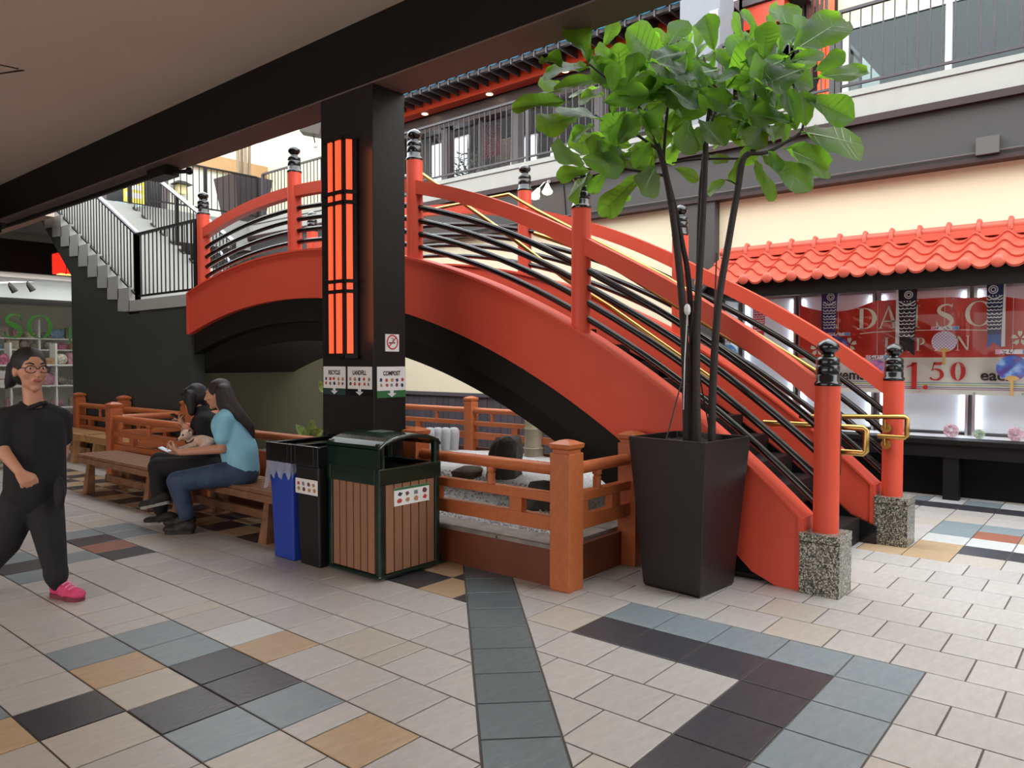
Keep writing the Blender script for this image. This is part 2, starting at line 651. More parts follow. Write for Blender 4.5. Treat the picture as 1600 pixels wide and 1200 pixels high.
for i in range(-10, 12):       # the diagonal slate strip
    a, b = 0.314 * i + GAP, 0.314 * (i + 1) - GAP
    o = Vector((3.27, 3.085))
    u, w = Vector((1, 1)) / s2, Vector((1, -1)) / s2
    q = [o + u * a + w * 0.006, o + u * b + w * 0.006, o + u * b + w * 0.327, o + u * a + w * 0.327]
    if max(v.x for v in q) > 3.98:
        q = clip([(v.x, v.y) for v in q], -1, 0, -3.98)
        if len(q) < 3:
            continue
    tiles.append(([(v[0], v[1]) for v in q], 'slate'))

def tile_size(poly):
    cx = sum(p[0] for p in poly) / len(poly)
    cy = sum(p[1] for p in poly) / len(poly)
    pr = [proj((x, y, 0)) for x, y in poly]
    if any(q is None for q in pr):
        return -1, cx, cy
    if max(q[0] for q in pr) < -420 or min(q[0] for q in pr) > 2000 or min(q[1] for q in pr) > 1500:
        return -1, cx, cy
    inside = max(q[0] for q in pr) > 0 and min(q[0] for q in pr) < 1600 and min(q[1] for q in pr) < 1200
    ar = 0
    for i in range(len(pr)):
        a_, b_ = pr[i], pr[(i + 1) % len(pr)]
        ar += a_[0] * b_[1] - b_[0] * a_[1]
    return abs(ar) / 2 * (1 if inside else 0.02), cx, cy
ranked = sorted(((tile_size(p), p, k) for p, k in tiles), key=lambda t: -t[0][0])
TILE_CACHE = {}
rest = {k: MB() for k in TM}
count = 0
keys = list(TM)
restmb = MB()
for (ar, cx, cy), poly, key in ranked:
    if ar < 0:
        continue
    # counter-clockwise
    a2 = sum(poly[i][0] * poly[(i + 1) % len(poly)][1] - poly[(i + 1) % len(poly)][0] * poly[i][1] for i in range(len(poly)))
    if a2 < 0:
        poly = poly[::-1]
    loc = [(p[0] - cx, p[1] - cy) for p in poly]
    def tile_faces(pts, mi, ox=0, oy=0, mb=None):
        nn = len(pts)
        ch = 0.003
        inn = []
        for i in range(nn):        # small chamfer
            p, q, r = Vector(pts[i - 1]), Vector(pts[i]), Vector(pts[(i + 1) % nn])
            d1, d2 = (p - q), (r - q)
            if d1.length > 1e-6 and d2.length > 1e-6:
                v = d1.normalized() + d2.normalized()
                v = v.normalized() * ch * 1.4 if v.length > 1e-6 else Vector((0, 0))
            else:
                v = Vector((0, 0))
            inn.append(q + v)
        vs = [(x + ox, y + oy, -0.008) for x, y in pts] + [(x + ox, y + oy, -0.0015) for x, y in pts] + [(v.x + ox, v.y + oy, 0) for v in inn]
        fs = [tuple(2 * nn + i for i in range(nn))]
        fs += [(i, (i + 1) % nn, nn + (i + 1) % nn, nn + i) for i in range(nn)]
        fs += [(nn + i, nn + (i + 1) % nn, 2 * nn + (i + 1) % nn, 2 * nn + i) for i in range(nn)]
        mb.add(vs, fs, mi)
    if count < 300:
        ck = (key, tuple((round(x, 3), round(y, 3)) for x, y in loc))
        me = TILE_CACHE.get(ck)
        if me is None:
            mb = MB()
            tile_faces(loc, 0, mb=mb)
            me = bpy.data.meshes.new('floor_tile')
            me.from_pydata(mb.v, [], mb.f)
            me.materials.append(TM[key])
            TILE_CACHE[ck] = me
        o = bpy.data.objects.new('floor_tile', me)
        COL.objects.link(o)
        o.parent = floor
        o.location = Vector((cx, cy, random.uniform(-0.0006, 0.0006))) - WLOC[floor]
        count += 1
    else:
        tile_faces(poly, keys.index(key), mb=restmb)
o = build('far_floor_tiles', restmb, [TM[k] for k in keys], floor)
o['kind'] = 'stuff'

# ---------------------------------------------------------------- shell
# arcade side: ceiling, beam and the upper storey mass that shades it
ceil = struct('ceiling', MB().box(-7, 3.77, -9, 13.9, 4.14, 4.5), CEIL)
hm = MB()
for p, q in (((-0.1, 8.2), (2.40, 7.82)), ((2.44, 7.82), (2.40, 7.9)), ((2.42, 7.86), (0.6, 12.2))):
    hm.bar((p[0], p[1], 4.139), (q[0], q[1], 4.139), 0.02, 0.006)
build('access_hatch_seam', hm, BLACK, ceil)
bm1 = struct('trim_1', MB().box(3.77, 4.10, -9, 15.6, 3.645, 4.55), BEAMP)             # long edge beam
build('bounce_lit_underside', MB().box(3.775, 4.095, -9, 13.5, 3.632, 3.645), mat('bounce_lit_beam_paint', (104, 86, 78), 0.7, var=0.1), bm1)  # lighter sheet added under the beam, bounce light from the court painted in
struct('trim_2', MB().box(-7, 3.9, 13.6, 14.2, 3.5, 4.6), BEAMP)               # cross beam at the far left
struct('trim_3', MB().box(-7, 1.8, -9, 14.4, 4.5, 7.6), WHITEW)                 # storey above the arcade
cf = struct('ceiling_far', MB().box(-7, 4.85, 14.2, 24, 3.95, 4.4), CEIL)
struct('trim_4', MB().box(-7, 9.0, 17.45, 17.8, 3.3, 3.95), BEAMP)              # beam over the corner shopfront
# stair / landing wall, dark green-grey
wp = [(9.75, 0), (13.83, 0), (13.83, 2.94), (15.5, 4.28), (15.5, 4.42), (11.5, 2.24), (9.75, 2.24)]
wl = struct('wall_stair', MB().prism([(9.75, 0), (13.83, 0), (13.83, 2.94), (15.5, 4.28), (15.2, 4.08), (11.62, 2.2), (9.75, 2.2)], 'x', 4.96, 5.14), DKWALL)
struct('wall_under_landing', MB().box(5.14, 8.0, 9.85, 10.0, 0, 2.24), mat('olive_wall_paint', (82, 80, 58), 0.6, var=0.15, vscale=1.2))
# court right wall: wainscot, cream field, pilaster, grey band, white parapet
wr = struct('wall_right', MB().box(9.42, 9.7, 4.55, 11.9, 0, 3.66), CREAM)
struct('wall_right_far', MB().box(9.40, 9.7, 11.9, 24, 0, 3.66), GREYB)
struct('wall_right_upper', MB().box(9.45, 9.7, -9, 4.55, 2.5, 3.66), CREAM)
struct('trim_5', MB().box(9.30, 9.55, 4.31, 4.76, 0, 3.62), GREYB)               # grey pilaster
struct('trim_6', MB().box(9.30, 11.0, -9, 15.5, 3.645, 4.22), GREYB)              # grey band
struct('trim_7', MB().box(9.27, 9.45, -9, 15.5, 3.60, 3.645), TRIMR)              # maroon strip under it
struct('trim_8', MB().box(9.24, 11.2, -9, 15.5, 4.30, 4.55), CONC)               # white parapet edge
struct('trim_9', MB().box(9.28, 11.2, -9, 15.5, 4.55, 4.64), CONC)
struct('trim_10', MB().box(9.22, 9.5, -9, 15.5, 4.22, 4.30), TRIMR)
struct('trim_19', MB().box(9.23, 9.26, -9, 15.5, 4.545, 4.556), TRIMR)
cd = MB().tube([(9.27, 1.9, 3.69), (9.27, 9, 3.69)], 0.012, 6)
cd.box(9.22, 9.30, 1.15, 1.36, 3.66, 3.84)
cd.tube([(9.27, -3, 3.69), (9.27, 1.9, 3.69)], 0.012, 6)
build('conduit', cd, mat('grey_conduit', (84, 81, 80), 0.5), None)
tag(bpy.data.objects['conduit'], 'thin grey conduit with a square junction box along the grey band', 'conduit')
# wainscot boards behind the bridge
rail = struct('baseboard_right', MB().box(9.33, 9.42, 4.76, 13, 0.89, 0.95), PLANKW)
y = 4.77
while y < 12.8:
    build('plank', MB().box(9.36 + random.uniform(0, 0.006), 9.42, y + 0.004, y + 0.146, 0.0, 0.89), PLANKW, rail)
    y += 0.15
# far balcony corner slab (upper level beyond the stairs)
struct('trim_11', MB().box(6.9, 9.4, 15.5, 19, 4.0, 4.64), CONC)
struct('trim_12', MB().box(5.0, 11.2, 19.0, 19.3, 4.0, 9.5), mat('upper_white_wall', (204, 203, 194), 0.7, var=0.03))
struct('trim_13', MB().box(9.3, 12, 15.5, 19, 4.0, 4.64), CONC)
tan = mat('tan_fascia_board', (178, 140, 96), 0.6, var=0.1)
struct('trim_14', MB().box(6.5, 12.0, 18.9, 19.0, 6.55, 6.95), tan)
struct('wall_upper_right_end', MB().box(11.9, 12.1, 13.2, 19.3, 4.64, 8.5), mat('ivory_wall_paint', (216, 208, 180), 0.7, var=0.04))
struct('wall_back', MB().box(-7.2, 16, 24, 24.2, 0, 9), WHITEW)
struct('wall_left', MB().box(-7.2, -7, -9, 24, 0, 9), mat('arcade_wall_paint', (150, 132, 118), 0.7, var=0.1, vscale=0.6))
# unseen window frames added to dress the fill lamp behind the camera
sfw = struct('fill_lamp_frame', MB().box(-6.62, -6.5, -4, 10, 2.95, 3.2), BEAMP)
for yy in (-4, -1.2, 1.6, 4.4, 7.2, 10):
    build('mullion', MB().box(-6.62, -6.5, yy - 0.05, yy + 0.05, 0.3, 2.95), BEAMP, sfw)  # upright of the added, unseen frame at the fill lamp
build('sill', MB().box(-6.65, -6.48, -4, 10, 0, 0.3), BEAMP, sfw)  # bottom bar of the added, unseen frame at the fill lamp
struct('low_sky_blocker', MB().box(-7, 16, -16.2, -16, 0, 6.0), mat('sky_blocker_grey', (150, 146, 140), 0.7, var=0.1))  # unseen wall added to block low sky light from this side
struct('wall_outer', MB().box(15.8, 16, -9, 24, 0, 9), WHITEW)
# ---------------------------------------------------------------- arched footbridge
CY, CZ = 7.42, -5.75
def arc(Rr, y):
    return CZ + math.sqrt(max(Rr * Rr - (y - CY) ** 2, 0))
RT, RB, RG1, RG2 = 8.475, 7.955, 7.70, 7.485
def ftop(y):
    return arc(RT, y)
Y0, Y1 = 1.66, 9.75
def arange(a, b, n):
    return [a + (b - a) * i / n for i in range(n + 1)]
bridge = thing('arch_bridge', 'red arched footbridge with black rails climbing over the rock garden', 'bridge', (5.87, 5.6, 0))
XN0, XN1, XF0, XF1 = 4.93, 5.11, 6.63, 6.81
def fascia(xa, xb):
    top = [(y, arc(RT, y)) for y in arange(Y0, Y1, 40)]
    bot = [(y, max(arc(RB, y), 0.0)) for y in arange(1.93, Y1, 40)]
    mb = MB()
    # quads between the top and bottom curves so the caps stay clean
    n = 48
    rings = []
    for i in range(n + 1):
        y = Y0 + (Y1 - Y0) * i / n
        zb = max(arc(RB, y), 0.0)
        zt = max(arc(RT, y), 0.02)
        if y < 1.75:
            zb = 0.0
        rings.append([(xa, y, zb), (xb, y, zb), (xb, y, zt), (xa, y, zt)])
    mb.loft(rings)
    return mb
for xa, xb in ((XN0, XN1), (XF0, XF1)):
    f = build('fascia', fascia(xa, xb), RED, bridge)
    cap = MB()
    rings = []
    for i in range(49):
        y = Y0 + (Y1 - Y0) * i / 48
        z = arc(RT, y)
        rings.append([(xa - 0.022, y, z - 0.004), (xb + 0.022, y, z - 0.004), (xb + 0.022, y, z + 0.018), (xa - 0.022, y, z + 0.018)])
    cap.loft(rings)
    build('fascia_cap', cap, RED, f)
    endz = arc(RT, Y0)
    build('end_plate', MB().box(xa - 0.02, xb + 0.02, Y0 - 0.015, Y0 + 0.02, 0, endz + 0.015), RED, f)
    build('end_plate', MB().box(xa - 0.02, xb + 0.02, Y1 - 0.01, Y1 + 0.03, arc(RB, Y1), arc(RT, Y1) + 0.012), RED, f)
# dark girders under the fascia, two steps
def girder(xa, xb, Ra, Rb, y0, y1):
    rings = []
    for i in range(49):
        y = y0 + (y1 - y0) * i / 48
        zb, zt = max(arc(Rb, y), 0.0), max(arc(Ra, y), 0.01)
        rings.append([(xa, y, zb), (xb, y, zb), (xb, y, zt), (xa, y, zt)])
    return MB().loft(rings)
build('girder', girder(5.00, 6.74, RB + 0.02, RG1, 1.9, 9.84), GIRDER, bridge)
build('girder', girder(5.14, 6.60, RG1 + 0.02, RG2, 2.1, 9.84), GIRDER, bridge)
build('base_plinth', MB().box(5.02, 6.72, 1.75, 2.75, 0, 0.20), GIRDER, bridge)
build('base_plinth_strip', MB().box(4.985, 5.02, 1.95, 2.75, 0.0, 0.035), BLACKGLOSS, bridge)
# stringers inside the fascias
for xa, xb in ((5.125, 5.16), (6.58, 6.615)):
    rings = []
    for i in range(41):
        y = 1.62 + (Y1 - 1.62) * i / 40
        zt = max(arc(RT, max(y, 1.72)) - 0.39, 0.146)
        zb = 0.0 if y < 2.1 else max(zt - 0.35, 0.0)
        rings.append([(xa, y, zb), (xb, y, zb), (xb, y, zt), (xa, y, zt)])
    build('stringer', MB().loft(rings), BLACKGLOSS, bridge)
# treads
TREAD = mat('black_rubber_tread', (16, 16, 18), 0.6, spec=0.2, var=0.1)
z = 0.0
y = 2.12
k = 0
while y < Y1:
    zt = arc(RT, y) - 0.30
    y2 = y
    # next tread where the arc rises by 0.17
    st = 0.30
    for _ in range(60):
        if arc(RT, y2 + 0.01) - arc(RT, y) > 0.165 or y2 - y > 0.9:
            break
        y2 += 0.01
    y2 = min(max(y2, y + 0.2), Y1)
    zt = max(arc(RT, (y + y2) / 2) - 0.42, 0.14)
    build('tread', MB().box(5.13, 6.61, y - 0.02, y2, zt - 0.19, zt), TREAD, bridge)
    y = y2
# posts
PY = [1.54, 3.47, 5.43, 7.435, 9.505]
PTOP = [1.352, 2.735, 3.452, 3.655, 3.437]
PBOT = [0.385, None, None, None, None]
def finial(c, z):
    prof = [(0.082, z - 0.012), (0.086, z), (0.080, z + 0.012), (0.073, z + 0.02), (0.073, z + 0.055), (0.069, z + 0.06), (0.073, z + 0.066),
            (0.073, z + 0.115), (0.069, z + 0.12), (0.073, z + 0.126), (0.072, z + 0.158), (0.062, z + 0.172), (0.042, z + 0.178), (0.038, z + 0.19),
            (0.045, z + 0.2), (0.064, z + 0.218), (0.069, z + 0.238), (0.064, z + 0.258), (0.045, z + 0.275), (0.018, z + 0.287), (0.006, z + 0.294)]
    return MB().lathe(prof, (c[0], c[1], 0), 24)
for xc in (5.02, 6.72):
    for i, y in enumerate(PY):
        if xc > 6 and i == 3:
            y = 7.435
        zb = PBOT[i] if PBOT[i] is not None else ftop(y) - 0.05
        p = build('post', MB().lathe([(0.079, zb), (0.079, PTOP[i])], (xc, y, 0), 28), RED, bridge, smooth=True)
        build('finial', finial((xc, y), PTOP[i]), BLACKGLOSS, p, smooth=True)
def roff(y):
    return 0.70 + 0.21 * max(0, (3.3 - y) / 1.8) ** 1.3
def rail_z(y):
    return ftop(max(y, 1.5)) + roff(y)
for xc in (5.02, 6.72):
    for i in range(4):
        a, b = PY[i] + 0.05, PY[i + 1] - 0.05
        rings = []
        for t in range(13):
            y = a + (b - a) * t / 12
            z = rail_z(y)
            d = (rail_z(y + 0.01) - rail_z(y - 0.01)) / 0.02
            h = 0.062 * math.sqrt(1 + d * d)
            rings.append([(xc - 0.047, y, z - h), (xc + 0.047, y, z - h), (xc + 0.047, y, z + h), (xc - 0.047, y, z + h)])
        build('top_rail', MB().loft(rings), RED, bridge)
        for fr in (0.2, 0.4, 0.6, 0.8):
            pts = []
            for t in range(15):
                y = a + (b - a) * t / 14
                lo, hi = ftop(y), rail_z(y) - 0.062
                pts.append((xc, y, lo + (hi - lo) * fr))
            build('rail_bar', MB().tube(pts, 0.027, 10), BLACKGLOSS, bridge, smooth=True)
# granite pedestals
for x0, x1, y0, y1 in ((4.89, 5.15, 1.415, 1.665), (6.60, 6.86, 1.395, 1.645)):
    pb = MB().box(x0, x1, y0, y1, 0, 0.335)
    ped = build('pedestal', pb, GRANITE, bridge, bevel=0.004)
    build('pedestal_cap', MB().box(x0 - 0.002, x1 + 0.002, y0 - 0.002, y1 + 0.002, 0.338, 0.393), GRANITE, ped, bevel=0.004)
# brass handrails inside both railings
def handrail(x, pts):
    return MB().tube(pts, 0.019, 10)
hp = []
for y in arange(1.66, 3.5, 8):
    hp.append((5.21, y, rail_z(y) - 0.10 - 0.03 * (y - 1.6)))
near = [(5.21, 1.25, 0.86), (5.21, 1.13, 0.86), (5.21, 1.13, 1.03), (5.21, 1.32, 1.03), (5.21, 1.62, 1.03), (5.21, 2.02, 1.04)]
hr = build('handrail', MB().tube([(5.21, 1.67, 1.27), (5.21, 2.05, 1.52), (5.21, 2.70, 1.91), (5.21, 3.53, 2.41), (5.21, 4.10, 2.62)], 0.019, 10), BRASS, bridge, smooth=True)
build('handrail_loop', MB().tube([(5.18, 2.02, 1.065), (5.18, 1.36, 1.065), (5.18, 1.345, 1.05), (5.18, 1.345, 0.915), (5.18, 1.36, 0.90), (5.18, 1.50, 0.90)], 0.02, 10), BRASS, hr, smooth=True)
build('handrail', MB().tube([(5.21, 5.55, 3.38), (5.21, 5.35, 3.25), (5.21, 4.35, 2.605), (5.21, 3.74, 2.185), (5.21, 3.3, 1.93), (5.21, 2.4, 1.35)], 0.019, 10), BRASS, bridge, smooth=True)
hr2 = build('handrail', MB().tube([(6.53, 7.6, 3.30), (6.53, 7.02, 3.37), (6.53, 5.5, 3.385), (6.53, 5.1, 3.15), (6.53, 3.5, 2.30), (6.53, 2.0, 1.35)], 0.019, 10), BRASS, bridge, smooth=True)
build('handrail_loop', MB().tube([(6.58, 2.25, 1.02), (6.58, 1.42, 1.055), (6.58, 1.405, 1.04), (6.58, 1.405, 0.905), (6.58, 1.42, 0.89), (6.58, 1.62, 0.89)], 0.02, 10), BRASS, hr2, smooth=True)
for zz in (0.955, 0.82):
    mb = MB()
    mb.add([(6.64 + dx, 1.57 + 0.04 * math.cos(a), zz + 0.04 * math.sin(a)) for dx in (0, -0.012) for a in [2 * PI * k / 14 for k in range(14)]],
           [tuple(range(14)), tuple(range(27, 13, -1))] + [(k, (k + 1) % 14, 14 + (k + 1) % 14, 14 + k) for k in range(14)])
    mb.tube([(6.64, 1.57, zz), (6.59, 1.57, zz), (6.575, 1.57, zz + 0.07 if zz > 0.9 else zz + 0.06)], 0.009, 6)
    build('handrail_bracket', mb, BRASS, hr2)
build('handrail_plate', MB().box(5.085, 5.105, 1.475, 1.56, 0.75, 1.16), mat('dark_bronze_plate', (84, 72, 52), 0.35, metal=0.8), hr)

# downlight under the arch
dl = thing('underside_downlight', 'small lit warm spotlight under the dark arch of the bridge', 'light', at(458, 543, 11.3))
c = at(458, 543, 11.3)
build('socket', MB().lathe([(0.05, 0.03), (0.06, 0.12)], c, 14), WHITE, dl)
build('bulb', MB().ball(c, 0.075, 0.075, 0.05), BULB, dl)
build('bracket', MB().box(c.x - 0.14, c.x + 0.14, c.y - 0.02, c.y + 0.02, c.z + 0.02, c.z + 0.035), BLACK, dl)
lamp('underside_light', 'POINT', (c.x, c.y - 0.1, c.z - 0.14), 3, (1, 0.8, 0.55), 0.05)

# ---------------------------------------------------------------- dark column with its lantern and signs
colm = thing('column', 'dark square column standing behind the green slatted waste bin', 'column', (3.935, 4.88, 0))
build('shaft', MB().box(3.77, 4.10, 4.55, 5.205, 0, 3.632), COLP, colm, bevel=0.006)
build('column_base', MB().box(3.765, 4.105, 4.545, 5.21, 0, 0.05), BLACK, colm)

lan = thing('wall_lantern', 'tall orange-red glowing lantern with black bars on the dark column', 'lantern', (3.70, 4.86, 1.5))
# three-sided box: plan points (x, y)
zt, zb = 3.25, 1.52
build('backing', MB().prism([(3.77, 5.03), (3.67, 5.02), (3.67, 4.772), (3.745, 4.715), (3.77, 4.71)], 'z', zb + 0.02, zt - 0.02), BLACK, lan)
def lface(a, b, t0, t1, z0, z1, off):
    a, b = Vector((a[0], a[1], 0)), Vector((b[0], b[1], 0))
    d = b - a
    nrm = Vector((d.y, -d.x, 0)).normalized()
    if nrm.x > 0:
        nrm = -nrm
    p, q = a + d * t0, a + d * t1
    vs = []
    for z in (z0, z1):
        for w in (p, q):
            for o_ in (0.0, off):
                v = w + nrm * o_
                vs.append((v.x, v.y, z))
    return vs, [(0, 1, 3, 2), (4, 6, 7, 5), (0, 4, 5, 1), (2, 3, 7, 6), (0, 2, 6, 4), (1, 5, 7, 3)]
A_, B_, C_ = (3.67, 5.02), (3.67, 4.772), (3.745, 4.715)
bands = [(1.56, 2.03), (2.06, 2.11), (2.14, 2.72), (2.755, 2.80), (2.835, 3.22)]
for (a, b, t0, t1) in ((A_, B_, 0.23, 0.42), (A_, B_, 0.61, 0.86), (B_, C_, 0.16, 0.66)):
    for z0, z1 in bands:
        vs, fs = lface(a, b, t0, t1, z0, z1, 0.012)
        build('glow_panel', MB().add(vs, fs), LANT, lan)
for a, b in ((A_, B_), (B_, C_)):
    for z in (2.045, 2.125, 2.737, 2.817, 1.535, 3.235):
        vs, fs = lface(a, b, -0.03, 1.03, z - 0.014, z + 0.014, 0.022)
        build('cross_bar', MB().add(vs, fs), BLACK, lan)
lamp('lantern_spill', 'AREA', (3.70, 4.60, 2.4), 1.1, (1.0, 0.25, 0.08), 0.1, 1.5, (3.78, 4.56, 2.4))

SIGNW = mat('white_sign_board', (232, 230, 228), 0.45)
GREENS = mat('green_sign_band', (52, 110, 66), 0.45)
REDS = mat('red_sign_ink', (200, 36, 52), 0.45)
def ring2d(mb, fr, c, r, w, d0, d1, n=28):
    for k in range(n):
        a, b = 2 * PI * k / n, 2 * PI * (k + 1) / n
        mb.flat(fr, [(c[0] + (r - w) * math.cos(a), c[1] + (r - w) * math.sin(a)), (c[0] + r * math.cos(a), c[1] + r * math.sin(a)),
                     (c[0] + r * math.cos(b), c[1] + r * math.sin(b)), (c[0] + (r - w) * math.cos(b), c[1] + (r - w) * math.sin(b))], d0, d1)
    return mb
def no_smoking(fr, w, h, label, root_loc):
    s = thing('no_smoking_sign', label, 'sign', root_loc)
    build('plate', MB().flat_rect(fr, 0, w, 0, h, 0, 0.006), SIGNW, s)
    c = (w / 2, h * 0.54)
    r = w * 0.42
    m1 = MB()
    m1.flat_rect(fr, c[0] - r * 0.62, c[0] + r * 0.3, c[1] - r * 0.18, c[1] - r * 0.02, 0.0062, 0.0072)
    m1.flat_rect(fr, c[0] + r * 0.34, c[0] + r * 0.5, c[1] - r * 0.18, c[1] - r * 0.02, 0.0062, 0.0072)
    m1.strip(fr, [(c[0] + r * 0.3, c[1] + r * 0.06), (c[0] + r * 0.1, c[1] + r * 0.25), (c[0] + r * 0.25, c[1] + r * 0.42), (c[0] - r * 0.2, c[1] + r * 0.55)], w * 0.035, 0.0062, 0.0072)
    build('cigarette_mark', m1, INK, s)
    m2 = ring2d(MB(), fr, c, r, w * 0.07, 0.0075, 0.0085)
    m2.strip(fr, [(c[0] - r * 0.66, c[1] - r * 0.66), (c[0] + r * 0.66, c[1] + r * 0.66)], w * 0.06, 0.0075, 0.0085)
    build('prohibition_ring', m2, REDS, s)
    return s
no_smoking((Vector((3.886, 4.55, 1.575)), Vector((1, 0, 0)), Vector((0, 0, 1))), 0.14, 0.137, 'small white no smoking sign on the right face of the dark column', (3.95, 4.547, 1.575))

ICON = [mat('icon_maroon', (110, 60, 70), 0.6), mat('icon_navy', (50, 54, 84), 0.6), mat('icon_tan', (176, 130, 92), 0.6), mat('icon_grey', (120, 120, 120), 0.6), mat('icon_red', (190, 60, 54), 0.6)]
def blob(mb, fr, cx, cy, w, h, rng, d0, d1, mi):
    n = rng.choice((4, 5, 6, 7))
    a0 = rng.uniform(0, 6)
    mb.flat(fr, [(cx + w / 2 * rng.uniform(0.6, 1) * math.cos(a0 + 2 * PI * k / n), cy + h / 2 * rng.uniform(0.6, 1) * math.sin(a0 + 2 * PI * k / n)) for k in range(n)], d0, d1, mi)
def icons(fr, x0, x1, y0, y1, n, seed, d=0.0045):
    rng = random.Random(seed)
    mb = MB()
    for i in range(n):
        cx = x0 + (x1 - x0) * (i + 0.5) / n
        for j in range(2):
            blob(mb, fr, cx + rng.uniform(-0.1, 0.1) * (x1 - x0) / n, y0 + (y1 - y0) * (0.3 + 0.42 * j), (x1 - x0) / n * 0.72, (y1 - y0) * 0.42, rng, d, d + 0.001, rng.randrange(5))
    return mb
def sort_sign(word, fr, w, h, band_m, label, root_loc, seed):
    s = thing('waste_sorting_sign', label, 'sign', root_loc)
    build('plate', MB().flat_rect(fr, 0, w, h * 0.23, h, 0, 0.004), SIGNW, s)
    build('colour_band', MB().flat_rect(fr, 0, w, 0, h * 0.23, 0, 0.004), band_m, s)
    a = MB()
    a.flat_rect(fr, w * 0.44, w * 0.56, h * 0.12, h * 0.24, 0.0045, 0.0055)
    a.flat(fr, [(w * 0.34, h * 0.14), (w * 0.5, h * 0.015), (w * 0.66, h * 0.14)], 0.0045, 0.0055)
    build('down_arrow', a, SIGNW, s)
    text_mesh('lettering', word, w * 0.165, (fr[0] + fr[1] * (w / 2) + fr[2] * (h * 0.72), fr[1], fr[2]), INK, s, 0.001, lift=0.0045, bold=0.0015, sx=0.78)
    build('waste_pictures', icons(fr, w * 0.04, w * 0.96, h * 0.28, h * 0.68, 5, seed), ICON, s, kind='stuff')
    return s
DBLUE = mat('dark_teal_band', (30, 58, 60), 0.5)
fx = lambda y: (Vector((3.768, y, 1.225)), Vector((0, -1, 0)), Vector((0, 0, 1)))
sort_sign('RECYCLE', fx(5.185), 0.292, 0.23, DBLUE, 'white RECYCLE sign with pictures, left on the column face', (3.765, 5.04, 1.225), 3)
sort_sign('LANDFILL', fx(4.866), 0.300, 0.23, BLACK, 'white LANDFILL sign with pictures, right on the shaded column face', (3.765, 4.72, 1.225), 4)
sort_sign('COMPOST', (Vector((3.80, 4.548, 1.21)), Vector((1, 0, 0)), Vector((0, 0, 1))), 0.295, 0.245, GREENS, 'white and green COMPOST sign on the bright face of the column', (3.95, 4.545, 1.21), 5)

# ---------------------------------------------------------------- waste bins
GREENM = mat('dark_green_gloss_plastic', (9, 34, 25), 0.25, coat=0.3)
SLAT = mat('recycled_brown_slat', (146, 102, 74), 0.6, var=0.2, vscale=6, stretch=(6, 6, 1), rnd=0.06)
cb = thing('compost_bin', 'dark green waste bin clad in brown vertical slats', 'bin', (3.56, 4.18, 0))
bx0, bx1, by0, by1 = 3.275, 3.845, 3.90, 4.47
build('liner', MB().box(bx0 + 0.03, bx1 - 0.03, by0 + 0.03, by1 - 0.03, 0.03, 0.72), BLACK, cb)
fm = MB()
for x in (bx0, bx1 - 0.05):
    for yy in (by0, by1 - 0.05):
        fm.box(x, x + 0.05, yy, yy + 0.05, 0.02, 0.94)
fm.box(bx0 - 0.004, bx1 + 0.004, by0 - 0.004, by1 + 0.004, 0.015, 0.045)
build('frame', fm, GREENM, cb, bevel=0.012)
build('collar', MB().box(bx0 - 0.006, bx1 + 0.006, by0 - 0.006, by0 + 0.04, 0.655, 0.77).box(bx0 - 0.006, bx1 + 0.006, by1 - 0.04, by1 + 0.006, 0.655, 0.77)
      .box(bx0 - 0.006, bx0 + 0.04, by0 + 0.04, by1 - 0.04, 0.655, 0.77).box(bx1 - 0.04, bx1 + 0.006, by0 + 0.04, by1 - 0.04, 0.655, 0.77), GREENM, cb, bevel=0.008)
hood = MB()
rings = []
for i in range(11):
    t = i / 10
    x = bx0 - 0.008 + (bx1 - bx0 + 0.016) * t
    z = 0.915 + 0.075 * math.sin(PI * t) ** 0.6
    rings.append([(x, by0 - 0.008, z - 0.03), (x, by1 + 0.008, z - 0.03), (x, by1 + 0.008, z), (x, by0 - 0.008, z)])
hood.loft(rings)
hd = build('hood', hood, GREENM, cb, bevel=0.012)
build('hood_front', MB().box(bx0 - 0.008, bx0 + 0.02, by0, by1, 0.77, 0.925), GREENM, hd)
build('hood_sticker', MB().box(3.50, 3.62, 4.14, 4.30, 0.985, 0.9915), mat('worn_grey_sticker', (96, 108, 104), 0.5, var=0.5, vscale=20), hd)
n = 6
for i in range(n):
    w = (by1 - by0 - 0.11) / n
    y = by0 + 0.055 + w * i
    build('slat', MB().box(bx0 + 0.004, bx0 + 0.03, y + 0.005, y + w - 0.005, 0.05, 0.655), SLAT, cb)
for i in range(n):
    w = (bx1 - bx0 - 0.11) / n
    x = bx0 + 0.055 + w * i
    build('slat', MB().box(x + 0.005, x + w - 0.005, by0 + 0.004, by0 + 0.03, 0.05, 0.655), SLAT, cb)
fr = (Vector((3.405, by0 + 0.003, 0.50)), Vector((1, 0, 0)), Vector((0, 0, 1)))
lb = build('label', MB().flat_rect(fr, 0, 0.33, 0, 0.125, 0, 0.003), SIGNW, cb)
lb['label'] = 'white picture label with green top edge'
build('label_band', MB().flat_rect(fr, 0, 0.33, 0.108, 0.125, 0.003, 0.004), GREENS, lb)
build('label_pictures', icons(fr, 0.01, 0.32, 0.0, 0.11, 4, 11), ICON, lb, kind='stuff')

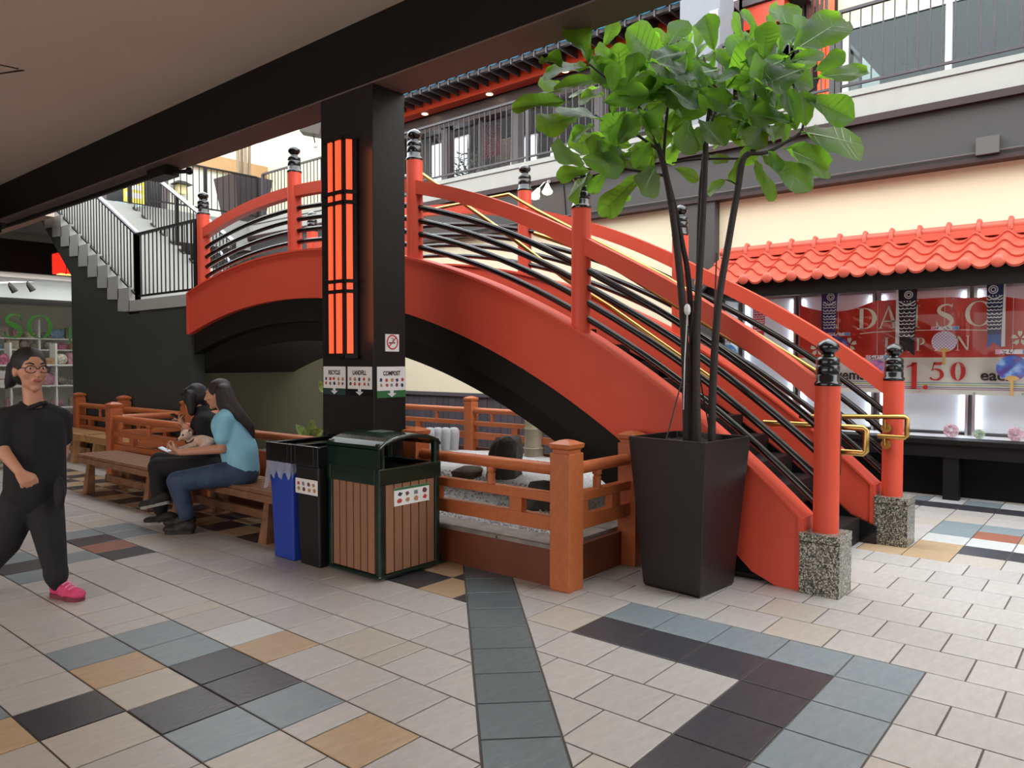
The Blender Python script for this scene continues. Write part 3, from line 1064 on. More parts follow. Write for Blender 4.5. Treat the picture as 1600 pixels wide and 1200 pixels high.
BLUEP = mat('blue_bin_plastic', (34, 66, 168), 0.4)
def slim_bin(name, label, x0, x1, y0, y1, m, lx):
    b = thing(name, label, 'bin', ((x0 + x1) / 2, (y0 + y1) / 2, 0))
    t = 0.022
    mb = MB().loft([[(x0 + t, y0 + t, 0), (x1 - t, y0 + t, 0), (x1 - t, y1 - t, 0), (x0 + t, y1 - t, 0)],
                    [(x0, y0, 0.74), (x1, y0, 0.74), (x1, y1, 0.74), (x0, y1, 0.74)]])
    build('body', mb, m, b, bevel=0.012)
    build('bin_base', MB().box(x0 + t + 0.005, x1 - t - 0.005, y0 + t + 0.005, y1 - t - 0.005, 0, 0.02), BLACK, b)
    l = MB()
    o_ = 0.02
    l.box(x0 - o_, x1 + o_, y0 - o_, y0 + 0.03, 0.74, 0.885)
    l.box(x0 - o_, x1 + o_, y1 - 0.03, y1 + o_, 0.74, 0.885)
    l.box(x0 - o_, x0 + 0.03, y0 + 0.03, y1 - 0.03, 0.74, 0.885)
    l.box(x1 - 0.03, x1 + o_, y0 + 0.03, y1 - 0.03, 0.74, 0.915)
    l.box(x0 + 0.03, x1 - 0.03, y0 + 0.03, y1 - 0.03, 0.74, 0.80)
    build('bin_lid', l, BLACKGLOSS, b, bevel=0.006)
    return b
rb = slim_bin('recycling_bin', 'slim blue recycling bin with black lid beside the bench', 3.20, 3.74, 4.80, 5.10, BLUEP, 0)
# plastic bag folded over the rim
BAG = mat('frosted_bag_plastic', (186, 190, 206), 0.35)
_nt = BAG.node_tree
_b = _nt.nodes['Principled BSDF']
_b.inputs['Alpha'].default_value = 0.55
bag = MB()
rng = random.Random(3)
cols = 22
per = []
for k in range(cols):
    t = k / (cols - 1)
    if t < 0.55:
        per.append((3.192, 5.11 - 0.32 * t / 0.55))
    else:
        per.append((3.192 + 0.10 * (t - 0.55) / 0.45, 4.79))
per2 = [(3.42 - 0.228 * k / 8, 5.115) for k in range(8)] + per
rows = 4
vs, fs = [], []
for r in range(rows + 1):
    for k, (x, y) in enumerate(per2):
        drop = (0.10 + 0.035 * math.sin(k * 1.7) + (0.09 if 5 < k < 11 else 0))
        vs.append((x - rng.uniform(0, 0.014) - (0.02 * r / rows if k > 7 else 0), y + (0.02 * r / rows if k <= 8 else 0) + rng.uniform(-0.008, 0.008), 0.745 - drop * r / rows))
m_ = len(per2)
for r in range(rows):
    for k in range(m_ - 1):
        fs.append((r * m_ + k, r * m_ + k + 1, (r + 1) * m_ + k + 1, (r + 1) * m_ + k))
bag.add(vs, fs)
build('bin_liner', bag, BAG, rb, smooth=True)
lbn = slim_bin('landfill_bin', 'slim black landfill bin between blue bin and slatted bin', 3.21, 3.74, 4.49, 4.775, mat('black_bin_plastic', (13, 13, 14), 0.45), 0)
fr = (Vector((3.208, 4.765, 0.53)), Vector((0, -1, 0)), Vector((0, 0, 1)))
lb = build('label', MB().flat_rect(fr, 0, 0.27, 0, 0.11, 0.0, 0.004), SIGNW, lbn)
build('label_pictures', icons(fr, 0.01, 0.26, 0.005, 0.10, 4, 17, 0.005), ICON, lb, kind='stuff')

# low black trap box on the floor behind the slatted bin
tb = thing('bait_box', 'small black plastic box on the floor beside the slatted bin', 'box', (3.93, 4.12, 0))
build('body', MB().loft([[(3.86, 4.00, 0), (3.965, 4.00, 0), (3.965, 4.24, 0), (3.86, 4.24, 0)], [(3.87, 4.015, 0.07), (3.955, 4.015, 0.07), (3.955, 4.225, 0.07), (3.87, 4.225, 0.07)]]), BLACK, tb)
build('lid', MB().box(3.875, 3.95, 4.02, 4.22, 0.07, 0.08), BLACKGLOSS, tb)
# ---------------------------------------------------------------- garden railings (orange stained wood)
def cap_post(x, y, parent, h=0.90, s=0.075):
    p = build('post', MB().box(x - s, x + s, y - s, y + s, 0, h), WOOD, parent, bevel=0.006)
    c = MB()
    def sq(r, z):
        return [(x - r, y - r, z), (x + r, y - r, z), (x + r, y + r, z), (x - r, y + r, z)]
    c.loft([sq(s * 0.82, h), sq(s * 0.82, h + 0.02), sq(s * 1.03, h + 0.035), sq(s * 1.06, h + 0.06), sq(s * 0.45, h + 0.082), sq(s * 0.1, h + 0.088)])
    build('post_cap', c, WOOD, p)
    return p
def rails(p, q, parent, blocks=(0.33,), low=(0.15, 0.6)):
    p, q = Vector((p[0], p[1], 0)), Vector((q[0], q[1], 0))
    d = q - p
    e = d.normalized()
    build('round_rail', MB().tube([p + Vector((0, 0, 0.783)), q + Vector((0, 0, 0.783))], 0.042, 14), WOOD, parent, smooth=True)
    for z, h, w in ((0.595, 0.062, 0.075), (0.42, 0.095, 0.07)):
        build('plank_rail', MB().bar(p + Vector((0, 0, z)), q + Vector((0, 0, z)), w, h), WOOD, parent, bevel=0.004)
    for t in blocks:
        c = p + d * t
        build('round_spacer', MB().lathe([(0.03, 0.625), (0.03, 0.70), (0.024, 0.705), (0.024, 0.715), (0.034, 0.72), (0.034, 0.75)], c, 10), WOOD, parent)
    for t in low:
        c = p + d * t
        a, b = c - e * 0.055, c + e * 0.055
        build('block_spacer', MB().bar(a + Vector((0, 0, 0.515)), b + Vector((0, 0, 0.515)), 0.06, 0.105), WOOD, parent, bevel=0.004)
g1 = thing('garden_railing', 'orange wooden railing at the garden corner, between column and fig planter', 'railing', (4.0, 3.6, 0))
cap_post(3.985, 2.865, g1, s=0.08)
cap_post(4.00, 4.32, g1)
cap_post(4.80, 2.86, g1)
rails((3.995, 4.25), (3.985, 2.94), g1, (0.55,), (0.12, 0.74))
rails((4.06, 2.865), (4.73, 2.86), g1, (0.42,), (0.12, 0.72))
g2 = thing('garden_railing', 'long orange wooden railing behind the seated people and benches', 'railing', (4.0, 7.5, 0))
cap_post(4.0, 7.35, g2)
cap_post(4.0, 9.86, g2)
rails((4.0, 5.22), (4.0, 7.28), g2, (0.3, 0.75), (0.2, 0.6))
rails((4.0, 7.42), (4.0, 9.79), g2, (0.2, 0.62), (0.3, 0.8))
rails((4.07, 9.86), (4.9, 9.82), g2, (), (0.35,))
g3 = thing('garden_railing', 'orange wooden railing along the dark stair wall behind the far bench', 'railing', (4.85, 11.6, 0))
for y in (9.66, 11.62, 13.3):
    cap_post(4.86, y, g3)
rails((4.86, 9.74), (4.86, 11.54), g3, (0.5,), (0.3, 0.75))
rails((4.86, 11.7), (4.86, 13.22), g3, (0.5,), (0.3, 0.75))
g4 = thing('garden_railing', 'orange wooden railing on the far side of the garden below the wainscot', 'railing', (8.0, 7.5, 0))
for y in (5.6, 7.47, 9.6):
    cap_post(8.0, y, g4)
rails((8.0, 5.67), (8.0, 7.40), g4, (0.2, 0.8), (0.55,))
rails((8.0, 7.54), (8.0, 9.53), g4, (0.32, 0.8), (0.52,))

# ---------------------------------------------------------------- raised garden bed
bed = thing('garden_bed', 'raised gravel bed with brown timber edging and flagstone coping', 'garden bed', (6, 6, 0))
for (x0, x1, y0, y1) in ((3.96, 4.02, 2.94, 9.80), (4.02, 4.92, 2.90, 2.95), (4.02, 4.95, 9.77, 9.82), (8.02, 8.07, 3.0, 9.8)):
    build('edge_board', MB().box(x0, x1, y0, y1, 0, 0.245), BEDW, bed)
FLAG = mat('mottled_flagstone', (150, 142, 132), 0.6, var=0.35, vscale=6, rgb2=(104, 100, 100), bump=0.4, bscale=12, rnd=0.12)
rng = random.Random(5)
y = 2.955
while y < 9.7:
    l = rng.uniform(0.36, 0.6)
    y2 = min(y + l, 9.76)
    j = rng.uniform(-0.04, 0.04)
    poly = [(3.965, y), (4.20 + rng.uniform(-0.02, 0.02), y + j), (4.20 + rng.uniform(-0.02, 0.02), y2 - 0.012), (3.965, y2 - 0.012)]
    build('coping_stone', MB().prism(poly, 'z', 0.235, 0.27 + rng.uniform(-0.004, 0.004)), FLAG, bed)
    y = y2
x = 4.32
while x < 4.9:
    x2 = min(x + rng.uniform(0.3, 0.4), 4.94)
    build('coping_stone', MB().prism([(x, 2.955), (x2 - 0.012, 2.955), (x2 - 0.012, 3.12), (x, 3.13)], 'z', 0.235, 0.268), FLAG, bed)
    x = x2
GRAVEL = mat('pale_grey_gravel', (222, 222, 224), 0.85, var=0.5, vscale=60, rgb2=(120, 112, 104), bump=1.0, bscale=70)
rows, cl = 46, 34
vs, fs = [], []
for i in range(rows + 1):
    for k in range(cl + 1):
        xx, yy = 4.02 + 4.0 * k / cl, 2.95 + 6.85 * i / rows
        vs.append((xx, yy, 0.205 + 0.02 * math.sin(xx * 3.1 + yy * 2.2) + rng.uniform(-0.008, 0.008)))
for i in range(rows):
    for k in range(cl):
        a = i * (cl + 1) + k
        fs.append((a, a + 1, a + cl + 2, a + cl + 1))
gv = build('gravel_bed', MB().add(vs, fs), GRAVEL, bed)
gv['kind'] = 'stuff'
pb = MB()                                   # loose pebbles on the near strip
for i in range(4200):
    xx = rng.uniform(4.24, 6.2) if i % 3 else rng.uniform(4.24, 4.9)
    yy = rng.uniform(2.98, 8.6)
    r = rng.uniform(0.008, 0.019)
    zz = 0.206 + 0.02 * math.sin(xx * 3.1 + yy * 2.2) + r * 0.4
    vs = [(xx - r, yy, zz), (xx + r * 1.2, yy + r * 0.3, zz), (xx, yy - r, zz), (xx + r * 0.2, yy + r, zz), (xx, yy, zz + r * 0.7), (xx, yy, zz - r * 0.6)]
    pb.add(vs, [(0, 2, 4), (2, 1, 4), (1, 3, 4), (3, 0, 4), (2, 0, 5), (1, 2, 5), (3, 1, 5), (0, 3, 5)])
o = build('pebbles', pb, GRAVEL, bed)
o['kind'] = 'stuff'

def rock(name, label, c, sx, sy, sz, seed, m, cat='rock', tilt=0.0, block=0.0):
    rg = random.Random(seed)
    bm = bmesh.new()
    bmesh.ops.create_icosphere(bm, subdivisions=3, radius=1)
    ph = [rg.uniform(0, 6) for _ in range(9)]
    planes = [Vector((rg.uniform(-1, 1), rg.uniform(-1, 1), rg.uniform(-0.3, 1))).normalized() for _ in range(8)]
    for v in bm.verts:
        p = v.co.copy()
        for pl in planes:
            t = p.dot(pl) - 0.72
            if t > 0:
                p -= pl * t * 0.92
        if block:
            p = p / max(abs(p.x), abs(p.y), abs(p.z)) ** block
        f = 1 + 0.05 * math.sin(5 * p.x + ph[0]) + 0.05 * math.sin(6 * p.y + ph[1]) + 0.05 * math.sin(7 * p.z + ph[2])
        p *= f
        v.co = Vector((p.x * sx + p.z * tilt * sx, p.y * sy, max(p.z, -0.55) * sz))
    mb = MB()
    mn = min(v.co.z for v in bm.verts)
    mb.add([(v.co.x + c[0], v.co.y + c[1], v.co.z - mn + c[2]) for v in bm.verts], [tuple(v.index for v in f.verts) for f in bm.faces])
    bm.free()
    o = build(name, mb, m)
    tag(o, label, cat)
    return o
ROCK = mat('dark_brown_rock', (84, 76, 70), 0.7, var=0.5, vscale=3.5, rgb2=(48, 44, 42), bump=0.8, bscale=9)
ROCK2 = mat('moss_brown_rock', (118, 96, 70), 0.7, var=0.5, vscale=4, rgb2=(66, 58, 46), bump=0.8, bscale=10)
def gpt(px_, py_):
    # where the view ray through a pixel meets the gravel
    a, b = at(px_, py_, 1), Vector((0, 0, CAM_H))
    d = a - b
    t = (0.2 - CAM_H) / d.z
    return b + d * t
c = gpt(790, 745)
rock('garden_rock', 'tall squared dark boulder upright in the gravel below the bridge', (c.x, c.y, 0.15), 0.21, 0.17, 0.36, 11, ROCK, tilt=0.12, block=0.55)
c = gpt(730, 745)
rock('garden_rock', 'low brown mossy rock left of the upright boulder', (c.x, c.y, 0.16), 0.24, 0.2, 0.115, 5, ROCK2)
c = gpt(857, 792)
rock('garden_rock', 'dark rough rock nearest the garden railing corner', (c.x, c.y, 0.15), 0.22, 0.26, 0.19, 21, ROCK)
# grey fluted stone by the column
c = gpt(690, 705)
fl_ = MB()
STN = mat('pale_grey_carved_stone', (176, 176, 178), 0.8, var=0.25, vscale=14, bump=0.5, bscale=40)
ls = thing('carved_stone', 'pale grey stone of four rounded lobes just behind the railing by the column', 'stone', (c.x, c.y, 0.2))
for k in range(4):
    a = c + _rt * (-0.17 + 0.115 * k) + _fh * (0.02 * (k % 2))
    build('lobe', MB().loft([[a + Vector((0.075 * s_ * math.cos(t), 0.09 * s_ * math.sin(t), h)) for t in [2 * PI * q / 12 for q in range(12)]]
                             for s_, h in ((0.75, -0.05), (0.85, 0.1), (0.95, 0.2), (1.0, 0.27), (0.9, 0.315), (0.55, 0.34), (0.1, 0.345))]), STN, ls, smooth=True)
# bamboo stump
c = gpt(834, 714)
bb = thing('bamboo_post', 'thick grey bamboo section standing in the gravel under the bridge', 'bamboo', (c.x, c.y, 0.2))
BAMB = mat('grey_bamboo', (150, 138, 116), 0.55, var=0.25, vscale=6, stretch=(1, 1, 6))
build('culm', MB().lathe([(0.135, 0.12), (0.13, 0.30), (0.14, 0.325), (0.128, 0.35), (0.124, 0.56), (0.135, 0.585), (0.122, 0.61), (0.12, 0.8)], (c.x, c.y, 0), 18), BAMB, bb, smooth=True)
build('node_ring', MB().lathe([(0.137, 0.315), (0.145, 0.325), (0.137, 0.335)], (c.x, c.y, 0), 18), BAMB, bb)

# ---------------------------------------------------------------- benches
def bench(label, x0, x1, y0, y1, along='y', h=0.43, m=BENCHW):
    b = thing('slatted_bench', label, 'bench', ((x0 + x1) / 2, (y0 + y1) / 2, 0), 'slatted benches by the garden')
    n = 7
    w = (x1 - x0) / n
    for i in range(n):
        build('seat_slat', MB().box(x0 + w * i + 0.006, x0 + w * (i + 1) - 0.006, y0, y1, h - 0.035, h), m, b, bevel=0.004)
    for yy in (y0 + 0.03, y1 - 0.03):
        build('end_bearer', MB().box(x0 + 0.01, x1 - 0.01, yy - 0.028, yy + 0.028, h - 0.10, h - 0.036), m, b)
    for xx in (x0 + 0.012, x1 - 0.012):
        build('side_apron', MB().box(xx - 0.014, xx + 0.014, y0 + 0.06, y1 - 0.06, h - 0.095, h - 0.036), m, b)
    for yy in (y0 + 0.28, y1 - 0.28):
        for xx, sx in ((x0 + 0.05, -1), (x1 - 0.05, 1)):
            mb = MB().loft([[(xx - 0.045 + sx * 0.03, yy - 0.06, 0), (xx + 0.045 + sx * 0.03, yy - 0.06, 0), (xx + 0.045 + sx * 0.03, yy + 0.06, 0), (xx - 0.045 + sx * 0.03, yy + 0.06, 0)],
                            [(xx - 0.03, yy - 0.035, h - 0.1), (xx + 0.03, yy - 0.035, h - 0.1), (xx + 0.03, yy + 0.035, h - 0.1), (xx - 0.03, yy + 0.035, h - 0.1)]])
            build('leg', mb, m, b)
        build('cross_bearer', MB().box(x0 + 0.05, x1 - 0.05, yy - 0.02, yy + 0.02, h - 0.1, h - 0.04), m, b)
    build('stretcher', MB().box((x0 + x1) / 2 - 0.02, (x0 + x1) / 2 + 0.02, y0 + 0.28, y1 - 0.28, 0.12, 0.19), m, b)
    return b
bench('brown slatted bench under the two seated people, next to the blue bin', 3.40, 3.84, 5.22, 7.30)
bench('brown slatted bench with empty seat, left of the seated people', 3.40, 3.84, 7.36, 9.42)
bench('light brown slatted bench at the far left behind the walking woman', 4.30, 4.72, 11.75, 13.35, m=mat('pale_bench_wood', (186, 140, 92), 0.5, var=0.3, vscale=6, bump=0.05))
bench('light brown slatted bench right behind the left railing post', 4.30, 4.72, 10.0, 11.6, m=MATS['pale_bench_wood'])

# ---------------------------------------------------------------- variegated plant in the bed
VLEAF = mat('variegated_leaf', (196, 206, 120), 0.45, var=0.5, vscale=22, rgb2=(60, 104, 44))
vp = thing('variegated_plant', 'small plant with pale variegated leaves in the bed beside the column', 'plant', (4.35, 5.75, 0.2))
def blade(base, tip, w, up, n=6, fold=0.25, droop=0.0):
    base, tip, up = Vector(base), Vector(tip), Vector(up)
    d = tip - base
    sd = d.cross(up)
    sd = sd.normalized() if sd.length > 1e-6 else Vector((1, 0, 0))
    u = sd.cross(d).normalized()
    vs, fs = [], []
    for i in range(n + 1):
        t = i / n
        ww = w * math.sin(PI * min(max(0.06 + 0.92 * t, 0), 1)) ** 0.75
        c_ = base + d * t - u * droop * t * t * d.length
        vs += [c_ - sd * ww / 2 + u * ww * fold, c_, c_ + sd * ww / 2 + u * ww * fold]
    for i in range(n):
        a = i * 3
        fs += [(a, a + 1, a + 4, a + 3), (a + 1, a + 2, a + 5, a + 4)]
    return MB().add(vs, fs)
rng = random.Random(9)
for (bx, by, tx, ty, w) in ((482, 690, 486, 655, 0.10), (478, 690, 462, 664, 0.10), (484, 690, 505, 672, 0.11), (484, 688, 492, 682, 0.09), (505, 612, 498, 596, 0.08), (508, 606, 502, 612, 0.07), (470, 692, 455, 680, 0.07)):
    bz = at(bx, by, 7.35)
    tz = at(tx, ty, 7.3)
    build('leaf', blade(bz, tz, w * 1.25, (0.3 * rng.uniform(-1, 1), -0.7, 0.6)), VLEAF, vp, smooth=True)
st = MB()
for bx, by in ((482, 690), (478, 690), (484, 689), (506, 612)):
    p = at(bx, by, 7.35)
    st.tube([(4.62, 6.4, 0.2), ((4.62 + p.x) / 2, (6.4 + p.y) / 2, 0.2 + (p.z - 0.2) * 0.6), p], 0.007, 5)
build('stems', st, mat('green_stem', (86, 110, 60), 0.5), vp)
WLOC[vp] = WLOC[vp]
# ---------------------------------------------------------------- concrete stair from the landing to the upper level
stair = thing('staircase', 'white concrete staircase rising from the bridge landing to the upper level', 'staircase', (5.8, 12.6, 2.3))
build('landing', MB().box(4.95, 6.9, 9.72, 11.62, 2.24, 2.40), CONC, stair)
RUN, RISE = 0.372, 0.2
for i in range(11):
    y0 = 11.60 + RUN * i
    z0 = 2.24 + RISE * i
    mb = MB().prism([(y0, z0), (y0 + RUN + 0.03, z0 + 0.02), (y0 + RUN + 0.03, z0 + RISE * 1.05 + 0.15), (y0, z0 + RISE * 1.05 + 0.15)], 'x', 4.95, 6.7)
    build('step', mb, CONC, stair)
build('landing', MB().box(4.9, 6.9, 11.60 + RUN * 11, 19, 4.3, 4.62), CONC, stair)
IRON = mat('dark_brown_iron', (28, 24, 24), 0.5, spec=0.25, var=0.1)
IRONG = mat('grey_brown_iron', (66, 62, 66), 0.45, var=0.1)
PALE = mat('pale_lavender_handrail', (206, 208, 222), 0.35)

def railing(label, pts, post_h, spacing, m, toprail=0.035, post_every=None, bottom=0.08, cap=None, group=None, n_side=4, thick=0.014):
    """upright bars between a top and a bottom rail along a polyline of foot points"""
    r = thing('balustrade', label, 'railing', pts[0], group)
    for i in range(len(pts) - 1):
        p, q = Vector(pts[i]), Vector(pts[i + 1])
        L_ = (q - p).length
        hz = Vector((0, 0, 1))
        build('top_rail', MB().bar(p + hz * post_h, q + hz * post_h, toprail * 1.3, toprail), cap or m, r)
        build('bottom_rail', MB().bar(p + hz * bottom, q + hz * bottom, toprail, toprail * 0.8), m, r)
        n = max(2, int(L_ / spacing))
        for k in range(1, n):
            c = p + (q - p) * (k / n)
            build('baluster', MB().box(c.x - thick / 2, c.x + thick / 2, c.y - thick / 2, c.y + thick / 2, c.z + bottom, c.z + post_h), m, r)
        ends = [0.0, 1.0]
        if post_every:
            ends = [k / max(1, round(L_ / post_every)) for k in range(max(1, round(L_ / post_every)) + 1)]
        for t in ends:
            c = p + (q - p) * t
            build('newel', MB().box(c.x - 0.03, c.x + 0.03, c.y - 0.03, c.y + 0.03, c.z + 0.0, c.z + post_h), m, r)
    return r
slope = RISE / RUN
b1 = railing('dark iron balustrade of the bridge landing and stair, side nearest the arcade', [(5.0, 9.66, 2.38), (5.0, 11.42, 2.38), (5.0, 15.4, 2.38 + 3.98 * slope)], 0.99, 0.125, IRON, cap=None)
tr = MB().bar((5.0, 11.42, 3.40), (5.0, 15.3, 3.40 + 3.88 * slope), 0.05, 0.03)
build('handrail', tr, PALE, b1)
b2 = railing('dark iron balustrade on the far side of the concrete stair', [(6.65, 11.6, 2.45), (6.65, 15.5, 2.45 + 3.9 * slope)], 1.02, 0.125, IRON, post_every=2.0)
build('handrail', MB().bar((6.65, 11.6, 3.50), (6.65, 15.5, 3.50 + 3.9 * slope), 0.05, 0.035), PALE, b2)
# second stair going down behind the bridge
s2 = thing('staircase', 'dark lower stair flight descending behind the bridge', 'staircase', (8.4, 11.0, 1.0))
for i in range(9):
    build('step', MB().box(7.4, 8.9, 12.4 - 0.34 * i, 12.76 - 0.34 * i, 1.9 - 0.2 * i, 2.1 - 0.2 * i), GREYB, s2)
railing('grey iron balustrade with pale rail of the lower stair, seen between the bridge rails', [(7.35, 13.4, 2.65), (7.35, 9.8, 0.6)], 0.95, 0.13, IRONG, cap=PALE)

# ---------------------------------------------------------------- upper balcony railings
railing('dark iron balcony balustrade above the red tiled awning', [(9.32, -2.0, 4.64), (9.32, 2.78, 4.64)], 0.95, 0.118, IRONG, post_every=2.39)
railing('dark iron balcony balustrade in front of the restaurant windows', [(9.32, 4.95, 4.64), (9.32, 15.0, 4.64)], 1.0, 0.118, IRONG, post_every=2.5)
railing('dark iron balcony balustrade behind the fig tree crown', [(9.32, 2.85, 4.64), (9.32, 4.25, 4.64)], 0.95, 0.118, IRONG)
railing('dark iron balustrade of the upper corner terrace with the big planter', [(9.32, 15.25, 4.66), (6.95, 15.35, 4.66)], 0.95, 0.13, IRON, post_every=1.18)
pil = struct('trim_15', MB().box(9.36, 9.8, 4.29, 4.86, 4.64, 7.8), mat('blue_grey_pillar_paint', (126, 130, 138), 0.6, var=0.06))
no_smoking((Vector((9.355, 4.43, 5.90)), Vector((0, -1, 0)), Vector((0, 0, 1))), 0.12, 0.20, 'white no smoking sign high on the grey upper pillar', (9.35, 4.37, 5.90))

# ---------------------------------------------------------------- restaurant front on the upper level
DKWOOD = mat('dark_stained_timber', (66, 50, 48), 0.45, var=0.25, vscale=4, stretch=(5, 5, 1))
GREYWOOD = mat('grey_weathered_timber', (86, 78, 80), 0.5, var=0.3, vscale=5, stretch=(6, 6, 1))
struct('floor_upper', MB().box(9.45, 15.8, -9, 13.2, 4.5, 4.64), mat('upper_paving', (150, 146, 140), 0.7, var=0.1))
rw = struct('window_1', MB().box(11.12, 11.3, 4.86, 13.2, 6.62, 6.9), DKWOOD)
for y in (5.3, 7.32, 9.22, 11.11, 13.0):
    build('window_post', MB().box(11.10, 11.3, y - 0.085, y + 0.085, 4.64, 6.9), GREYWOOD, rw)
for y in (6.3, 8.3, 10.2, 12.0):
    build('mullion', MB().box(11.18, 11.26, y - 0.03, y + 0.03, 4.64, 6.64), DKWOOD, rw)
build('sill', MB().box(11.1, 11.3, 4.86, 13.2, 4.64, 4.76), DKWOOD, rw)
build('transom', MB().box(11.06, 11.28, 4.86, 13.2, 6.30, 6.62), DKWOOD, rw)
for a, b in ((5.39, 7.23), (7.41, 9.13), (9.31, 11.02), (11.20, 12.91)):
    build('pane', MB().box(11.205, 11.215, a, b, 4.76, 6.62), GLASS, rw)
RESTI = mat('restaurant_inner_wall', (112, 98, 86), 0.7, var=0.1)
struct('wall_restaurant', MB().box(14.6, 14.8, 4.0, 13.4, 4.64, 8.0), RESTI)
struct('ceiling_restaurant', MB().box(11.3, 14.8, 4.0, 13.4, 6.92, 7.1), DKWOOD)
struct('trim_16', MB().box(11.3, 14.8, 13.2, 13.4, 4.64, 7.0), RESTI)
struct('trim_17', MB().box(11.3, 14.8, 4.0, 4.2, 4.64, 7.0), RESTI)
# big white lit menu boards and furniture inside
for (y0, y1, z0, z1, x, lab) in ((9.35, 9.95, 4.9, 6.0, 11.9, 'tall white backlit panel inside the restaurant window, left one'),
                                  (8.05, 9.0, 4.85, 5.7, 12.0, 'broad white backlit panel inside the restaurant window, right one'),
                                  (11.6, 12.7, 5.3, 6.5, 12.3, 'bright white backlit panel at the left end of the restaurant window')):
    p = thing('light_panel', lab, 'panel', (x, (y0 + y1) / 2, z0))
    build('frame', MB().box(x, x + 0.06, y0 - 0.04, y1 + 0.04, z0 - 0.04, z1 + 0.04), STEEL, p)
    build('screen', MB().box(x - 0.012, x, y0, y1, z0, z1), glow('lit_white_panel', (236, 242, 255), 0.8), p)
    build('leg', MB().box(x + 0.01, x + 0.05, y0 + 0.05, y0 + 0.1, 4.64, z0), STEEL, p)
    build('leg', MB().box(x + 0.01, x + 0.05, y1 - 0.1, y1 - 0.05, 4.64, z0), STEEL, p)
PLW = mat('orange_planter_wood', (186, 116, 78), 0.5, var=0.2)
for (y0, y1, x0, x1, lab) in ((10.5, 11.5, 11.35, 11.8, 'orange wooden planter box with dark shrubs inside the restaurant window'), (7.4, 8.2, 11.4, 11.8, 'low wooden counter inside the right restaurant window')):
    p = thing('planter_box', lab, 'planter', ((x0 + x1) / 2, (y0 + y1) / 2, 4.64))
    build('box', MB().box(x0, x1, y0, y1, 4.64, 5.12), PLW, p)
    build('rim', MB().box(x0 - 0.02, x1 + 0.02, y0 - 0.02, y1 + 0.02, 5.12, 5.16), PLW, p)
    if y0 > 9:
        sh = MB()
        rng = random.Random(2)
        for i in range(420):
            c = Vector((rng.uniform(x0, x1), rng.gauss((y0 + y1) / 2, 0.26), 5.16 + abs(rng.gauss(0.28, 0.2))))
            d = Vector((rng.uniform(-1, 1), rng.uniform(-1, 1), rng.uniform(-0.3, 1))).normalized()
            e = d.orthogonal().normalized() * 0.03
            sh.add([c, c + d * 0.05 + e, c + d * 0.11, c + d * 0.05 - e], [(0, 1, 2, 3)])
        o = build('foliage', sh, mat('dark_shrub_leaf', (30, 54, 30), 0.5), p)
        o['kind'] = 'stuff'
for (y0, y1, z0, z1, x, rgb, lab) in ((6.0, 8.4, 5.62, 5.9, 13.4, (226, 160, 84), 'long orange timber fascia inside the restaurant behind the fig leaves'),
                                  (8.4, 9.3, 5.0, 6.3, 13.6, (92, 90, 96), 'grey partition between the two backlit panels in the restaurant'),
                                  (10.8, 11.5, 5.3, 6.6, 13.2, (70, 58, 52), 'dark brown cabinet at the back left of the restaurant')):
    p = thing('partition', lab, 'partition', (x, (y0 + y1) / 2, 4.64))
    build('board', MB().box(x, x + 0.08, y0, y1, z0, z1), mat('partition_%d_%d_%d' % rgb, rgb, 0.6, var=0.12), p)
    for yy in (y0 + 0.08, (y0 + y1) / 2, y1 - 0.08):
        build('post', MB().box(x + 0.01, x + 0.07, yy - 0.04, yy + 0.04, 4.64, z0), DKWOOD, p)
cur = thing('curtain', 'dark red curtain panel hanging inside the restaurant window', 'curtain', (11.7, 10.35, 6.9))
rings = MB()
vs, fs = [], []
for i in range(25):
    y = 10.05 + 0.6 * i / 24
    x = 11.7 + 0.03 * math.sin(i * 1.6)
    vs += [(x, y, 5.7), (x, y, 6.9)]
for i in range(24):
    fs.append((2 * i, 2 * i + 2, 2 * i + 3, 2 * i + 1))
build('cloth', MB().add(vs, fs), mat('dark_red_cloth', (96, 30, 42), 0.8), cur, smooth=True)
build('curtain_rod', MB().tube([(11.7, 10.0, 6.9), (11.7, 10.7, 6.9)], 0.012, 6), BLACK, cur)
sgn = text_mesh('window_lettering', 'Sushi', 0.34, (Vector((11.2, 7.55, 4.98)), Vector((0, -1, 0)), Vector((0, 0, 1))), WHITE, None, 0.003, sx=0.8)
tag(sgn, 'white script lettering on the restaurant glass by the fig leaves', 'lettering')

